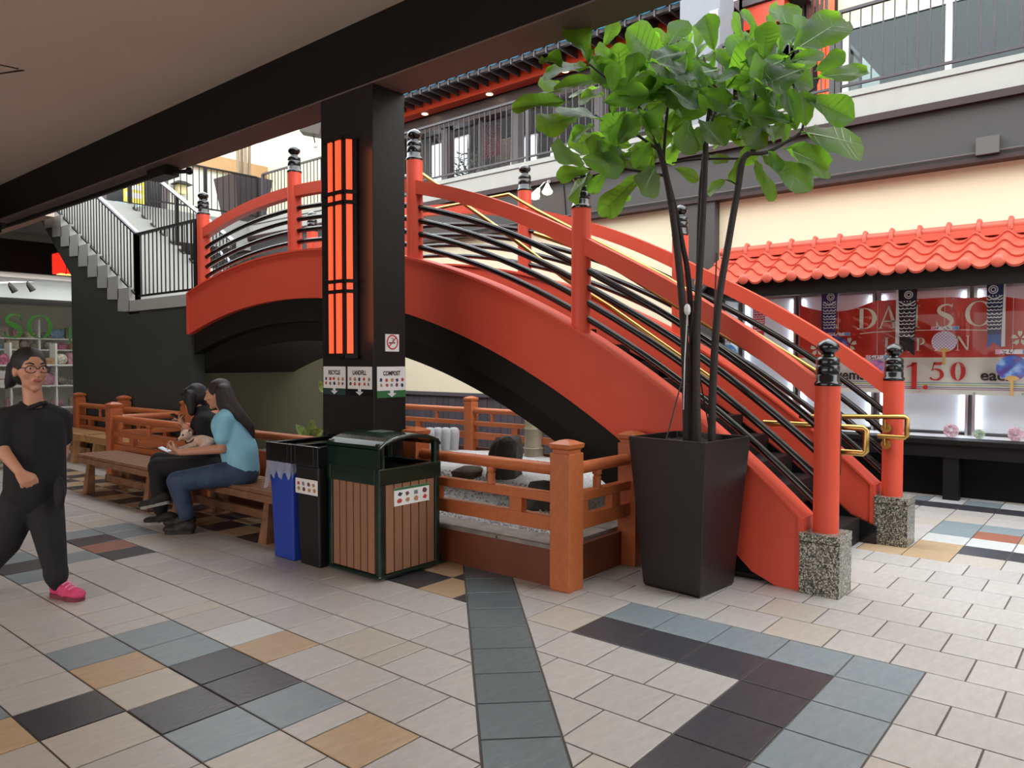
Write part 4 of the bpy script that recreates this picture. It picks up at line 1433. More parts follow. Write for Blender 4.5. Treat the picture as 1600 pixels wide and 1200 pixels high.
# eaves: orange fascia with downlights, tiled edge with pale blue rims
struct('trim_18', MB().box(10.75, 11.0, 4.86, 13.3, 6.62, 6.86), mat('orange_red_beam_paint', (206, 66, 36), 0.4))
sof = struct('ceiling_eaves', MB().box(10.25, 11.3, 4.86, 13.3, 6.86, 6.92), DKWOOD)
eav = thing('tiled_eaves', 'dark grey tiled eaves with a bright blue scalloped rim above the restaurant', 'roof', (10.2, 10, 6.85))
GREYT = mat('dark_grey_roof_tile', (86, 82, 84), 0.5, var=0.1)
BLUET = mat('bright_blue_tile_rim', (98, 186, 232), 0.3)
sp = 0.257
y = 4.95
while y < 13.1:
    # concave pan tile seen from below: trough with a blue front rim and a downward fin
    prof = []
    for k in range(9):
        t = k / 8
        prof.append((y + sp * t, 6.80 + 0.03 * math.sin(PI * t)))
    mb = MB()
    vs = [(10.18, a, b) for a, b in prof] + [(10.9, a, b + 0.30) for a, b in prof]
    mb.add(vs, [(k, k + 1, 10 + k, 9 + k) for k in range(8)])
    mb.box(10.19, 10.75, y - 0.012, y + 0.012, 6.70, 6.85)
    t = build('roof_tile', mb, GREYT, eav)
    build('tile_rim', MB().ball((10.15, y + sp / 2, 6.795), 0.03, sp * 0.42, 0.034, 12, 6), BLUET, t, smooth=True)
    y += sp
build('eaves_board', MB().box(10.22, 10.3, 4.86, 13.2, 6.74, 6.80), GREYT, eav)
dlab = {11.45: 'round recessed downlight in the orange eaves nearest the dark column', 9.66: 'round recessed downlight in the orange eaves, middle of the restaurant front', 7.87: 'round recessed downlight in the orange eaves behind the fig leaves', 6.08: 'round recessed downlight in the orange eaves near the grey pillar'}
for y, lab in dlab.items():
    d = thing('downlight', lab, 'light', (10.88, y, 6.6), 'restaurant eaves downlights')
    build('trim_ring', MB().lathe([(0.065, 6.612), (0.08, 6.62), (0.065, 6.622)], (10.88, y, 0), 16), WHITE, d)
    build('lens', MB().lathe([(0.01, 6.606), (0.062, 6.608), (0.062, 6.62)], (10.88, y, 0), 16), BULB, d)

# orange beam and sign structure right of the pillar, behind the crown
struct('trim_20', MB().box(10.2, 10.45, 3.9, 4.3, 6.0, 6.2), MATS['orange_red_beam_paint'])
ob = thing('timber_canopy', 'orange and brown timber canopy behind the top of the fig tree', 'canopy', (10.6, 3.8, 6.0))
build('orange_beam', MB().box(10.1, 10.3, 3.72, 4.28, 6.05, 6.35), MATS['orange_red_beam_paint'], ob)
build('brown_beam', MB().box(10.3, 10.5, 3.3, 4.28, 5.85, 6.03), DKWOOD, ob)
build('canopy_roof', MB().box(10.05, 11.6, 3.5, 4.28, 6.36, 6.45), GREYT, ob)
build('post', MB().box(10.6, 10.75, 3.55, 3.7, 4.64, 6.4), DKWOOD, ob)
for k in range(6):
    build('slat', MB().box(10.52, 10.58, 3.30 + 0.06 * k, 3.33 + 0.06 * k, 6.05, 6.6), DKWOOD, ob)
# upper shop, right
struct('wall_upper_shop', MB().box(11.0, 11.2, -9, 3.35, 6.13, 8.5), mat('pale_yellow_wall', (224, 216, 178), 0.7, var=0.03))
struct('wall_upper_back', MB().box(11.3, 11.5, 3.30, 4.86, 4.64, 8.5), mat('dark_brown_panel', (60, 52, 54), 0.6))
sw = struct('window_2', MB().box(11.0, 11.1, -6, 3.22, 6.06, 6.13), WHITE)
for y in (3.19, 1.94, 0.5, -1.0, -2.5):
    build('mullion', MB().box(10.98, 11.08, y - 0.035, y + 0.035, 4.64, 6.06), WHITE, sw)
for a, b in ((1.98, 3.15), (0.54, 1.90), (-0.96, 0.46), (-2.46, -1.04)):
    build('pane', MB().box(11.03, 11.04, a, b, 4.7, 6.06), GLASSD, sw)
build('sill', MB().box(10.98, 11.1, -6, 3.22, 4.64, 4.7), WHITE, sw)
struct('wall_upper_shop_inner', MB().box(13.2, 13.4, -6, 3.3, 4.64, 8), mat('dim_shop_wall', (112, 124, 124), 0.7))
struct('ceiling_upper_shop', MB().box(11.2, 13.3, -6, 3.3, 6.1, 6.2), mat('dim_shop_ceiling', (150, 160, 158), 0.7))
cam_o = thing('security_camera', 'small dark bracket camera inside the upper shop window at right', 'camera', (12.0, 2.35, 5.6))
build('arm', MB().tube([(11.9, 2.2, 5.25), (11.95, 2.5, 5.7), (11.95, 2.55, 6.1)], 0.02, 6), BLACK, cam_o)
build('body', MB().bar((11.9, 2.48, 5.72), (11.9, 2.68, 5.78), 0.07, 0.07), BLACK, cam_o)
for y0, y1, lab in ((2.2, 2.9, 'cream half height counter inside the upper shop window, left'), (0.7, 1.7, 'cream half height counter inside the upper shop window, right')):
    p = thing('counter', lab, 'counter', (12.4, (y0 + y1) / 2, 4.64))
    build('body', MB().box(12.3, 12.7, y0, y1, 4.64, 5.55), mat('cream_counter', (222, 214, 170), 0.6), p)
    build('top', MB().box(12.26, 12.74, y0 - 0.04, y1 + 0.04, 5.55, 5.6), GREYT, p)
ul = thing('wall_lantern', 'orange-red glowing lantern on the upper level behind the fig leaves', 'lantern', (10.95, 3.42, 5.2))
build('backing', MB().box(10.95, 11.0, 3.30, 3.56, 4.9, 6.7), BLACK, ul)
for k in range(2):
    for z0, z1 in ((4.95, 5.1), (5.16, 5.45), (5.5, 6.0), (6.06, 6.65)):
        build('glow_panel', MB().box(10.93, 10.95, 3.33 + 0.115 * k, 3.43 + 0.115 * k, z0, z1), LANT, ul)
for z in (5.13, 5.475, 6.03):
    build('cross_bar', MB().box(10.92, 10.95, 3.30, 3.56, z - 0.015, z + 0.015), BLACK, ul)
cam_o = None

# ---------------------------------------------------------------- upper terrace far corner
pl = thing('tall_planter', 'tall dark tapered planter on the upper corner terrace', 'planter', (9.5, 16.3, 4.64))
def tapered(cx, cy, z0, z1, b, t, m, parent, rim=0.02):
    def sq(r, z):
        return [(cx - r, cy - r, z), (cx + r, cy - r, z), (cx + r, cy + r, z), (cx - r, cy + r, z)]
    return build('pot', MB().loft([sq(b, z0), sq(t, z1), sq(t - rim, z1), sq(t - rim - 0.02, z1 - 0.06)]), m, parent)
POTD = mat('dark_brown_planter', (58, 50, 54), 0.42, var=0.12, vscale=3)
tapered(9.55, 16.2, 4.64, 5.75, 0.32, 0.48, POTD, pl)
tk = MB()
for dx, dy in ((-0.12, 0), (0.02, 0.1), (0.12, -0.05), (0.0, -0.1)):
    tk.tube([(9.55 + dx, 16.2 + dy, 5.6), (9.55 + dx * 1.3, 16.2 + dy, 7.2)], 0.04, 8)
build('trunks', tk, mat('pale_brown_bark', (150, 130, 104), 0.7, var=0.2), pl)
lf = MB()
rng = random.Random(4)
for i in range(60):
    c = Vector((9.55 + rng.gauss(0, 0.25), 16.2 + rng.gauss(0, 0.25), 7.15 + rng.random() * 0.6))
    d = Vector((rng.uniform(-1, 1), rng.uniform(-1, 1), rng.uniform(-0.2, 0.8))).normalized() * 0.3
    e = d.orthogonal().normalized() * 0.07
    lf.add([c, c + d * 0.5 + e, c + d, c + d * 0.5 - e], [(0, 1, 2, 3)])
o = build('foliage', lf, LEAF, pl)
o['kind'] = 'stuff'
door = struct('door_1', MB().box(7.55, 8.85, 18.86, 19.0, 4.64, 6.55), mat('black_door_glass', (22, 26, 26), 0.2))
build('door_frame', MB().box(8.85, 9.0, 18.82, 19.0, 4.64, 6.6).box(7.42, 7.55, 18.82, 19.0, 4.64, 6.6), GREYWOOD, door)
pos = thing('notice_poster', 'yellow and white notice poster on the dark upstairs doorway', 'poster', (8.15, 18.85, 5.35))
fr = (Vector((7.95, 18.855, 5.35)), Vector((1, 0, 0)), Vector((0, 0, 1)))
build('sheet', MB().flat_rect(fr, 0, 0.5, 0, 0.8, 0, 0.006), mat('yellow_poster', (232, 200, 70), 0.5), pos)
m1 = MB()
for z in (0.12, 0.32, 0.52):
    m1.flat_rect(fr, 0.06, 0.44, z, z + 0.12, 0.0065, 0.0075)
build('text_block', m1, SIGNW, pos)
pos2 = thing('notice_poster', 'pale blue notice poster below the yellow one upstairs', 'poster', (8.1, 18.85, 4.8))
fr = (Vector((7.75, 18.855, 4.72)), Vector((1, 0, 0)), Vector((0, 0, 1)))
build('sheet', MB().flat_rect(fr, 0, 0.9, 0, 0.6, 0, 0.006), mat('pale_blue_poster', (176, 216, 232), 0.5), pos2)
m1 = MB()
for k in range(4):
    m1.flat_rect(fr, 0.08 + 0.2 * k, 0.22 + 0.2 * k, 0.1, 0.45, 0.0065, 0.0075)
build('picture', m1, ICON[4], pos2)
for x, lab in ((9.35, 'small bronze wall lamp left of the upstairs planter'), (11.2, 'small bronze wall lamp right of the tall bridge post upstairs')):
    w = thing('wall_lamp', lab, 'lamp', (x, 18.9, 5.9))
    build('shade', MB().loft([[(x - 0.22, 18.6, 5.98), (x + 0.22, 18.6, 5.98), (x + 0.22, 18.95, 5.98), (x - 0.22, 18.95, 5.98)], [(x - 0.09, 18.75, 6.08), (x + 0.09, 18.75, 6.08), (x + 0.09, 18.95, 6.08), (x - 0.09, 18.95, 6.08)]]), IRON, w)
    build('lamp_body', MB().box(x - 0.11, x + 0.11, 18.72, 18.95, 5.75, 5.98), mat('amber_lamp_glass', (206, 190, 140), 0.3), w)
sh = thing('wooden_panel', 'orange wooden door panel upstairs at the left of the stair', 'panel', (6.4, 18.95, 5.2))
build('board', MB().box(6.15, 6.7, 18.9, 18.98, 4.64, 6.5), mat('orange_panel_wood', (206, 140, 76), 0.5, var=0.2), sh)
build('edge_frame', MB().box(6.1, 6.15, 18.88, 18.98, 4.64, 6.5).box(6.7, 6.75, 18.88, 18.98, 4.64, 6.5), GREYWOOD, sh)
SHWF = mat('pale_stand_foot', (200, 200, 196), 0.5)
po = thing('picture_stand', 'framed photo board at the top of the concrete stair', 'board', (5.9, 16.9, 4.64))
build('panel', MB().box(5.45, 6.3, 16.9, 16.94, 4.7, 5.15), WHITE, po)
fr = (Vector((5.5, 16.9, 4.74)), Vector((1, 0, 0)), Vector((0, 0, 1)))
build('foot', MB().box(5.5, 5.56, 16.88, 17.0, 4.62, 4.72).box(6.2, 6.26, 16.88, 17.0, 4.62, 4.72), SHWF, po)
build('photo', MB().flat_rect(fr, 0, 0.75, 0, 0.34, 0, 0.004), mat('dark_mottled_photo', (150, 110, 120), 0.5, var=0.9, vscale=18, rgb2=(24, 20, 30)), po)
rl = thing('paper_lantern', 'red paper lantern hanging upstairs behind the stair balustrade', 'lantern', (7.1, 18.6, 5.9))
build('shade', MB().lathe([(0.08, 5.60), (0.17, 5.68), (0.17, 6.1), (0.08, 6.18)], (7.1, 18.6, 0), 12), mat('red_paper', (206, 44, 40), 0.6), rl)
build('cord', MB().tube([(7.1, 18.6, 6.06), (7.1, 18.6, 6.4), (7.1, 18.98, 6.4)], 0.008, 5), BLACK, rl)

# lamp hanging by the eaves beside the dark column and CCTV on the beam
c = at(490, 206, 15.0)
hl = thing('hanging_spotlight', 'dark bronze box spotlight under the far eaves beside the column', 'light', c)
M_ = MB()
build('housing', M_.bar(c + _rt * -0.22 + Vector((0, 0, 0.10)), c + _rt * 0.18 + Vector((0, 0, 0.03)), 0.3, 0.26, w2=0.34), mat('bronze_housing', (62, 52, 45), 0.45), hl)
build('bulb_arm', MB().tube([c + Vector((0, 0, -0.08)), c + Vector((0, 0, -0.24)) + _rt * 0.03], 0.012, 5), BLACK, hl)
build('spot_bulb', MB().ball(c + Vector((0, 0, -0.27)) + _rt * 0.03, 0.05), WHITE, hl)
build('mount', MB().tube([c + Vector((0.05, 0, 0.1)), c + Vector((0.3, 0, 0.35)), (10.3, c.y, 6.78)], 0.025, 6), BLACK, hl)
cc = thing('beam_camera', 'dark camera box with conduit under the edge beam, upper left', 'camera', (3.94, 8.3, 3.6))
build('housing', MB().box(3.86, 4.02, 8.12, 8.55, 3.52, 3.62), BLACK, cc)
build('conduit', MB().tube([(3.93, 8.55, 3.585), (3.93, 13.4, 3.585)], 0.03, 8), BLACK, cc)
build('nozzle', MB().tube([(3.95, 8.12, 3.56), (3.98, 7.86, 3.53)], 0.022, 8), BLACK, cc)
build('nozzle_tip', MB().ball((3.985, 7.83, 3.53), 0.04), BLACK, cc)

# pairs of spot lamps on the grey band
def spot_pair(y, z, label):
    s = thing('twin_spotlight', label, 'light', (9.28, y, z))
    build('wall_plate', MB().lathe([(0.05, z + 0.1), (0.05, z + 0.14)], (9.26, y, 0), 12), STEEL, s)
    for dy, dz, a in ((0.09, -0.02, 0.5), (-0.07, 0.02, -0.1)):
        p = Vector((9.25, y, z + 0.12))
        q = Vector((9.10, y + dy, z + 0.03 + dz))
        e = q + Vector((-0.05, dy * 0.5, -0.13))
        d = (e - q)
        build('stem', MB().tube([p, (p + q) / 2 + Vector((0, 0, 0.04)), q], 0.012, 6), STEEL, s)
        h = build('lamp_head', MB().tube([q, q + d * 0.4, q + d * 0.8, e], [0.025, 0.045, 0.07, 0.085], 12), WHITE, s, smooth=True)
        build('bulb', MB().ball(e - d * 0.05, 0.078, 0.078, 0.05), BULB, h)
    return s
spot_pair(6.98, 4.12, 'twin white spotlights with lit bulbs on the grey band by the fig leaves')
spot_pair(9.9, 4.10, 'twin white spotlights on the grey band behind the second bridge post')
bw = MB().tube([(9.29, 6.75, 4.2), (9.29, 6.72, 3.9), (9.29, 6.70, 3.66)], 0.008, 5)
tag(build('spotlight_cable', bw, BLACK), 'thin black cable on the grey band below the twin spotlights', 'cable')
# ---------------------------------------------------------------- shopfront with the red tiled awning
TILE = mat('glazed_red_roof_tile', (196, 90, 72), 0.3, var=0.08, vscale=4, spec=0.3, rnd=0.03)
aw = thing('tiled_awning', 'salmon red glazed pan tile awning over the shop window', 'awning', (8.9, 1.2, 2.4))
RS = 0.2796
YL = 3.567 + RS * 2
COLS = 22
ROWS = 4
XE, ZE, XR, ZR = 8.50, 2.42, 9.30, 2.86
def pan_tile(y, r):
    """one S tile: roll then trough across, overlapping the row below"""
    t0, t1 = r / ROWS, (r + 1.12) / ROWS
    n = 10
    vs = []
    for t, lift in ((t0, 0.028), (t1, 0.0)):
        x, z = XE + (XR - XE) * t, ZE + (ZR - ZE) * t
        for up in (0, 1):
            for k in range(n + 1):
                u = k / n
                w = 0.085 * ((1 + math.cos(2 * PI * u)) / 2) ** 1.5 - 0.035
                vs.append((x - 0.012 * up, y - RS * (u - 0.5) * 1.02, z + w + lift - (0.022 if up == 0 else 0)))
    a, b, c, d = 0, n + 1, 2 * (n + 1), 3 * (n + 1)
    fs = []
    for k in range(n):
        fs += [(b + k, b + k + 1, d + k + 1, d + k), (a + k, c + k, c + k + 1, a + k + 1), (a + k, a + k + 1, b + k + 1, b + k)]
    return MB().add(vs, fs)
for r in range(ROWS):
    for k in range(COLS):
        y = YL - RS * (k + 0.5) + RS * 0.0
        build('roof_tile', pan_tile(y, r), TILE, aw, smooth=True)
for k in range(COLS + 1):
    y = YL - RS * k
    build('eave_cap', MB().ball((XE - 0.02, y, ZE + 0.035), 0.03, 0.062, 0.062, 12, 8), TILE, aw, smooth=True)
rg = MB().tube([(9.22, YL + 0.05, 2.895), (9.22, YL - RS * COLS - 0.05, 2.895)], 0.055, 14)
build('ridge_roll', rg, TILE, aw, smooth=True)
build('ridge_board', MB().box(9.15, 9.44, YL - RS * COLS, YL, 2.80, 2.875), TILE, aw)
for k in range(COLS):
    y = 3.827 + RS - RS * k
    build('ridge_cap', MB().tube([(9.16, y, 2.845), (9.155, y, 2.91), (9.20, y, 2.965), (9.25, y, 2.96)], 0.026, 8), TILE, aw, smooth=True)
DKW = mat('near_black_timber', (18, 15, 15), 0.55, spec=0.2, var=0.2, vscale=4)
build('under_beam', MB().box(8.58, 8.70, YL - RS * COLS, YL - 0.05, 2.25, 2.42), DKW, aw)
build('soffit', MB().prism([(8.6, 2.40), (9.42, 2.78), (9.42, 2.74), (8.6, 2.36)], 'y', YL - RS * COLS, YL - 0.05), DKW, aw)
build('end_board', MB().prism([(8.45, 2.33), (9.4, 2.80), (9.4, 2.66), (8.6, 2.22)], 'y', YL - 0.06, YL - 0.02), DKW, aw)
build('bracket', MB().box(8.70, 9.42, YL - 0.2, YL - 0.1, 2.26, 2.36), DKW, aw)

# shop base, ledge
struct('trim_21', MB().box(9.46, 9.6, -9, 4.31, 0, 0.46), mat('black_recess_board', (12, 10, 10), 0.6, spec=0.15, var=0.2))
lg = thing('window_ledge', 'long black timber ledge and bench under the shop window', 'ledge', (9.3, 0, 0.55))
build('top_board', MB().box(9.14, 9.46, -6, 4.30, 0.60, 0.655), DKW, lg, bevel=0.006)
build('front_board', MB().box(9.17, 9.22, -6, 4.30, 0.46, 0.60), DKW, lg)
for y in (4.2, 2.9, 1.53, 0.15, -1.3, -2.8):
    build('leg', MB().box(9.19, 9.33, y - 0.075, y + 0.075, 0, 0.46), DKW, lg)
# window frame and glass
wf = struct('window_3', MB().box(9.42, 9.50, -6, 4.31, 2.58, 2.72), DKW)
build('frame_side', MB().box(9.42, 9.5, 4.24, 4.31, 0.655, 2.58), DKW, wf)
build('pane', MB().box(9.452, 9.460, -6, 4.24, 0.655, 2.58), GLASS, wf)
# display interior
PAN = mat('white_translucent_panel', (214, 220, 226), 0.4, var=0.04)
struct('wall_display', MB().box(10.14, 10.3, -6, 4.31, 0.6, 2.7), mat('display_back_wall', (196, 200, 204), 0.6))
struct('trim_22', MB().box(9.5, 10.3, 4.27, 4.31, 0.6, 2.7), mat('display_side', (186, 190, 192), 0.6))
struct('floor_display', MB().box(9.46, 10.2, -6, 4.31, 0.55, 0.64), WHITE)
cg = struct('ceiling_display', MB().box(9.5, 10.3, -6, 4.31, 2.60, 2.66), mat('grey_display_ceiling', (160, 162, 158), 0.6))
bounds = [4.22, 3.456, 2.49, 1.48, 0.49, -0.5]
nm = ['leftmost white backlit display panel in the shop window', 'white backlit display panel behind the left end of the red banner', 'white backlit display panel behind the far bridge post', 'white backlit display panel right of the far bridge post']
nm.append('white backlit display panel at the right end of the shop window')
for i in range(len(bounds) - 1):
    a, b = bounds[i], bounds[i + 1]
    p = thing('display_panel', nm[i], 'panel', (10.0, (a + b) / 2, 0.64), 'backlit display panels')
    build('sheet', MB().box(10.0, 10.02, b + 0.05, a - 0.05, 0.68, 2.33), PAN, p)
    build('frame', MB().box(9.98, 10.03, b + 0.02, b + 0.05, 0.64, 2.36).box(9.98, 10.03, a - 0.05, a - 0.02, 0.64, 2.36).box(9.98, 10.03, b + 0.05, a - 0.05, 2.33, 2.38), STEEL, p)
    for yy in (b + 0.075, a - 0.075):
        build('light_tube', MB().tube([(9.975, yy, 0.72), (9.975, yy, 2.30)], 0.014, 6), TUBE, p)
# ceiling spot fittings inside
sy = [(2.9, 'left'), (1.75, 'middle'), (0.95, 'right')]
for y, w in sy:
    s = thing('track_spot', 'small pale spot fitting above the banner in the shop window, ' + w + ' one', 'light', (9.8, y, 2.5))
    build('stem', MB().tube([(9.8, y, 2.60), (9.8, y, 2.50)], 0.012, 6), WHITE, s)
    build('head', MB().tube([(9.8, y, 2.51), (9.76, y + 0.05, 2.42)], [0.03, 0.05], 10), WHITE, s)

# ---------------------------------------------------------------- banner with lettering
BANR = mat('red_vinyl_banner', (220, 66, 42), 0.35, var=0.2, vscale=1.6, rgb2=(196, 42, 38))
BANW = mat('white_vinyl_banner', (226, 226, 218), 0.4)
BCREAM = mat('cream_banner_ink', (236, 228, 206), 0.5)
BRED = mat('red_banner_ink', (196, 40, 40), 0.5)
ban = thing('shop_banner', 'red and white shop banner with large cream lettering behind the window', 'banner', (9.72, 1.9, 1.6))
YB0, YB1 = 3.33, -1.4
def bx(y):
    return 9.72 + 0.018 * math.sin(y * 7.0) + 0.010 * math.sin(y * 17)
def sheet(z0f, z1f, off=0.0):
    vs, fs = [], []
    n = 90
    for i in range(n + 1):
        y = YB0 + (YB1 - YB0) * i / n
        vs += [(bx(y) - off, y, z0f(y)), (bx(y) - off, y, (z0f(y) + z1f(y)) / 2), (bx(y) - off, y, z1f(y))]
    for i in range(n):
        a = 3 * i
        fs += [(a, a + 3, a + 4, a + 1), (a + 1, a + 4, a + 5, a + 2)]
    return MB().add(vs, fs)
def sag(y):
    z = 2.222
    for a, b, d in ((3.33, 2.46, 0.11), (2.46, 1.62, 0.0), (1.62, 1.20, 0.02), (1.20, -1.4, 0.16)):
        if b <= y <= a:
            t = (a - y) / (a - b)
            z = 2.222 - d * math.sin(PI * t) ** 0.8
    return z
build('red_field', sheet(lambda y: 1.535, sag), BANR, ban, smooth=True)
build('white_field', sheet(lambda y: 1.12, lambda y: 1.535), BANW, ban, smooth=True)
for z, c in ((1.245, (110, 170, 180)), (1.222, (176, 190, 90)), (1.195, (120, 110, 160)), (1.175, (170, 110, 140))):
    build('stripe', sheet(lambda y: z, lambda y: z + 0.009, 0.004), mat('stripe_%d_%d_%d' % c, c, 0.5), ban)
build('stripe', sheet(lambda y: 1.528, lambda y: 1.540, 0.004), BCREAM, ban)
em = MB()
for y in (2.46, 1.99, 1.62, 1.2, 0.6):
    em.ball((bx(y) - 0.008, y, sag(y) - 0.02), 0.012)
for y in (2.65, 1.95, 1.40, 0.95):
    em.ball((bx(y) - 0.008, y, 1.137), 0.014)
build('grommets', em, STEEL, ban)
bf = lambda y, z: (Vector((9.685, y, z)), Vector((0, -1, 0)), Vector((0, 0, 1)))
# serif glyphs, built as flat letters of thick and thin strokes; unit cap height
def ringarc(mb, fr, cx, cy, rx, ry, wx, wy, a0, a1, s, n=22):
    for k in range(n):
        a, b = R(a0 + (a1 - a0) * k / n), R(a0 + (a1 - a0) * (k + 1) / n)
        q = [(cx + (rx - wx) * math.cos(a), cy + (ry - wy) * math.sin(a)), (cx + rx * math.cos(a), cy + ry * math.sin(a)),
             (cx + rx * math.cos(b), cy + ry * math.sin(b)), (cx + (rx - wx) * math.cos(b), cy + (ry - wy) * math.sin(b))]
        if a1 < a0:
            q = q[::-1]
        mb.flat(fr, [(x * s, y * s) for x, y in q], 0, 0.004)
def rc(mb, fr, x0, x1, y0, y1, s):
    mb.flat_rect(fr, x0 * s, x1 * s, y0 * s, y1 * s, 0, 0.004)
def pol(mb, fr, pts, s):
    mb.flat(fr, [(x * s, y * s) for x, y in pts], 0, 0.004)
def stroke(mb, fr, pts, ws, s):
    P = smooth_pts([(x, y, w) for (x, y), w in zip(pts, ws)], 6)
    mb.strip(fr, [(p.x * s, p.y * s) for p in P], [max(p.z, 0.01) * s for p in P], 0, 0.004)
def glyph(ch, fr, s):
    mb = MB()
    if ch == 'D':
        rc(mb, fr, 0.10, 0.27, 0, 1, s); rc(mb, fr, 0, 0.35, 0, 0.035, s); rc(mb, fr, 0, 0.35, 0.965, 1, s)
        ringarc(mb, fr, 0.30, 0.5, 0.56, 0.5, 0.20, 0.045, -90, 90, s)
    elif ch == 'A':
        pol(mb, fr, [(0.06, 0), (0.115, 0), (0.45, 0.93), (0.42, 1.0)], s); pol(mb, fr, [(0.40, 1.0), (0.62, 0), (0.83, 0), (0.47, 1.0)], s)
        rc(mb, fr, 0.2, 0.68, 0.30, 0.345, s); rc(mb, fr, 0, 0.2, 0, 0.03, s); rc(mb, fr, 0.54, 0.92, 0, 0.03, s)
    elif ch == 'I':
        rc(mb, fr, 0.08, 0.25, 0, 1, s); rc(mb, fr, 0, 0.33, 0, 0.035, s); rc(mb, fr, 0, 0.33, 0.965, 1, s)
    elif ch == 'S':
        stroke(mb, fr, [(0.62, 0.74), (0.57, 0.92), (0.40, 0.97), (0.20, 0.90), (0.12, 0.72), (0.26, 0.58), (0.48, 0.46), (0.60, 0.28), (0.52, 0.09), (0.32, 0.03), (0.12, 0.07), (0.04, 0.26)],
               [0.03, 0.05, 0.06, 0.11, 0.15, 0.19, 0.20, 0.16, 0.11, 0.055, 0.05, 0.03], s)
        rc(mb, fr, 0.605, 0.635, 0.72, 1.0, s); rc(mb, fr, 0.025, 0.055, 0, 0.28, s)
    elif ch in 'O':
        ringarc(mb, fr, 0.5, 0.5, 0.5, 0.52, 0.17, 0.04, 0, 360, s, 40)
    elif ch == 'J':
        rc(mb, fr, 0.16, 0.31, 0.05, 1, s); rc(mb, fr, 0.05, 0.42, 0.965, 1, s)
        stroke(mb, fr, [(0.235, 0.08), (0.20, -0.1), (0.10, -0.19), (-0.02, -0.19)], [0.15, 0.12, 0.06, 0.05], s)
    elif ch == 'P':
        rc(mb, fr, 0.10, 0.25, 0, 1, s); rc(mb, fr, 0, 0.37, 0, 0.035, s); rc(mb, fr, 0, 0.3, 0.965, 1, s)
        ringarc(mb, fr, 0.28, 0.73, 0.36, 0.27, 0.15, 0.04, -90, 90, s)
    elif ch == 'N':
        rc(mb, fr, 0.10, 0.16, 0, 1, s); rc(mb, fr, 0.70, 0.76, 0, 1, s); pol(mb, fr, [(0.06, 1), (0.66, 0), (0.78, 0), (0.76, 0.06), (0.22, 1)], s)
        rc(mb, fr, 0, 0.26, 0, 0.03, s); rc(mb, fr, 0.62, 0.86, 0.97, 1, s); rc(mb, fr, 0.0, 0.2, 0.97, 1, s)
    elif ch == '1':
        rc(mb, fr, 0.18, 0.36, 0, 1, s); rc(mb, fr, 0.04, 0.50, 0, 0.03, s); pol(mb, fr, [(0.0, 0.84), (0.02, 0.80), (0.2, 0.86), (0.36, 1.0), (0.33, 1.0)], s)
    elif ch == '5':
        pol(mb, fr, [(0.18, 0.84), (0.58, 0.84), (0.66, 1.0), (0.20, 1.0)], s); pol(mb, fr, [(0.12, 0.52), (0.16, 0.52), (0.26, 1.0), (0.20, 1.0)], s)
        stroke(mb, fr, [(0.08, 0.54), (0.28, 0.62), (0.52, 0.54), (0.62, 0.32), (0.50, 0.08), (0.28, 0.02), (0.10, 0.08), (0.06, 0.16)], [0.03, 0.07, 0.14, 0.19, 0.13, 0.06, 0.09, 0.12], s)
    elif ch == '0':
        ringarc(mb, fr, 0.36, 0.5, 0.36, 0.51, 0.22, 0.03, 0, 360, s, 36)
    elif ch == '.':
        ringarc(mb, fr, 0.1, 0.1, 0.1, 0.1, 0.0999, 0.0999, 0, 360, s, 16)
    return mb
for ch, y, z, s in (('D', 2.632, 1.885, 0.255), ('A', 2.40, 1.885, 0.265), ('I', 2.04, 1.885, 0.26), ('S', 1.79, 1.880, 0.265), ('O', 1.50, 1.890, 0.27),
                    ('J', 2.345, 1.60, 0.18), ('A', 2.17, 1.60, 0.175), ('P', 1.995, 1.615, 0.155), ('A', 1.80, 1.615, 0.165), ('N', 1.588, 1.618, 0.165)):
    build('letter', glyph(ch, bf(y, z), s), BCREAM, ban, recalc=True)
for ch, y, z, s in (('1', 2.085, 1.175, 0.31), ('.', 1.91, 1.17, 0.27), ('5', 1.845, 1.280, 0.205), ('0', 1.632, 1.280, 0.205)):
    build('numeral', glyph(ch, bf(y, z), s), BRED, ban, recalc=True)
sw_ = MB()
pts = [(2.60, 1.83), (2.45, 1.845), (2.2, 1.853), (1.9, 1.855), (1.6, 1.852), (1.2, 1.835)]
for i in range(len(pts) - 1):
    (a, b), (c_, d_) = pts[i], pts[i + 1]
    sw_.flat(bf(0, 0), [(-a, b - 0.005), (-c_, d_ - 0.006), (-c_, d_ + 0.006), (-a, b + 0.004)], 0, 0.004)
build('underline', sw_, BCREAM, ban)
text_mesh('small_lettering', 'most items', 0.165, (Vector((9.685, 2.90, 1.277)), Vector((0, -1, 0)), Vector((0, 0, 1))), INK, ban, 0.003, bold=0.004, sx=0.98)
text_mesh('small_lettering', 'each', 0.165, (Vector((9.685, 1.185, 1.287)), Vector((0, -1, 0)), Vector((0, 0, 1))), INK, ban, 0.003, bold=0.004, sx=1.05)
def flower(mb, fr, c, r):
    for k in range(5):
        a = 2 * PI * k / 5 + PI / 2
        ca = lambda rr, da: (c[0] + rr * math.cos(a + da), c[1] + rr * math.sin(a + da))
        mb.flat(fr, [ca(r * 0.15, 0), ca(r * 0.6, -0.42), ca(r * 0.98, -0.22), ca(r * 0.86, 0), ca(r * 0.98, 0.22), ca(r * 0.6, 0.42)], 0, 0.004)
for y, z, r in ((0.985, 1.745, 0.085), (3.10, 1.65, 0.09), (2.72, 1.70, 0.09), (2.96, 1.90, 0.11), (0.3, 1.95, 0.1)):
    f_ = MB()
    flower(f_, bf(y, z), (0, 0), r)
    build('blossom', f_, BCREAM, ban)

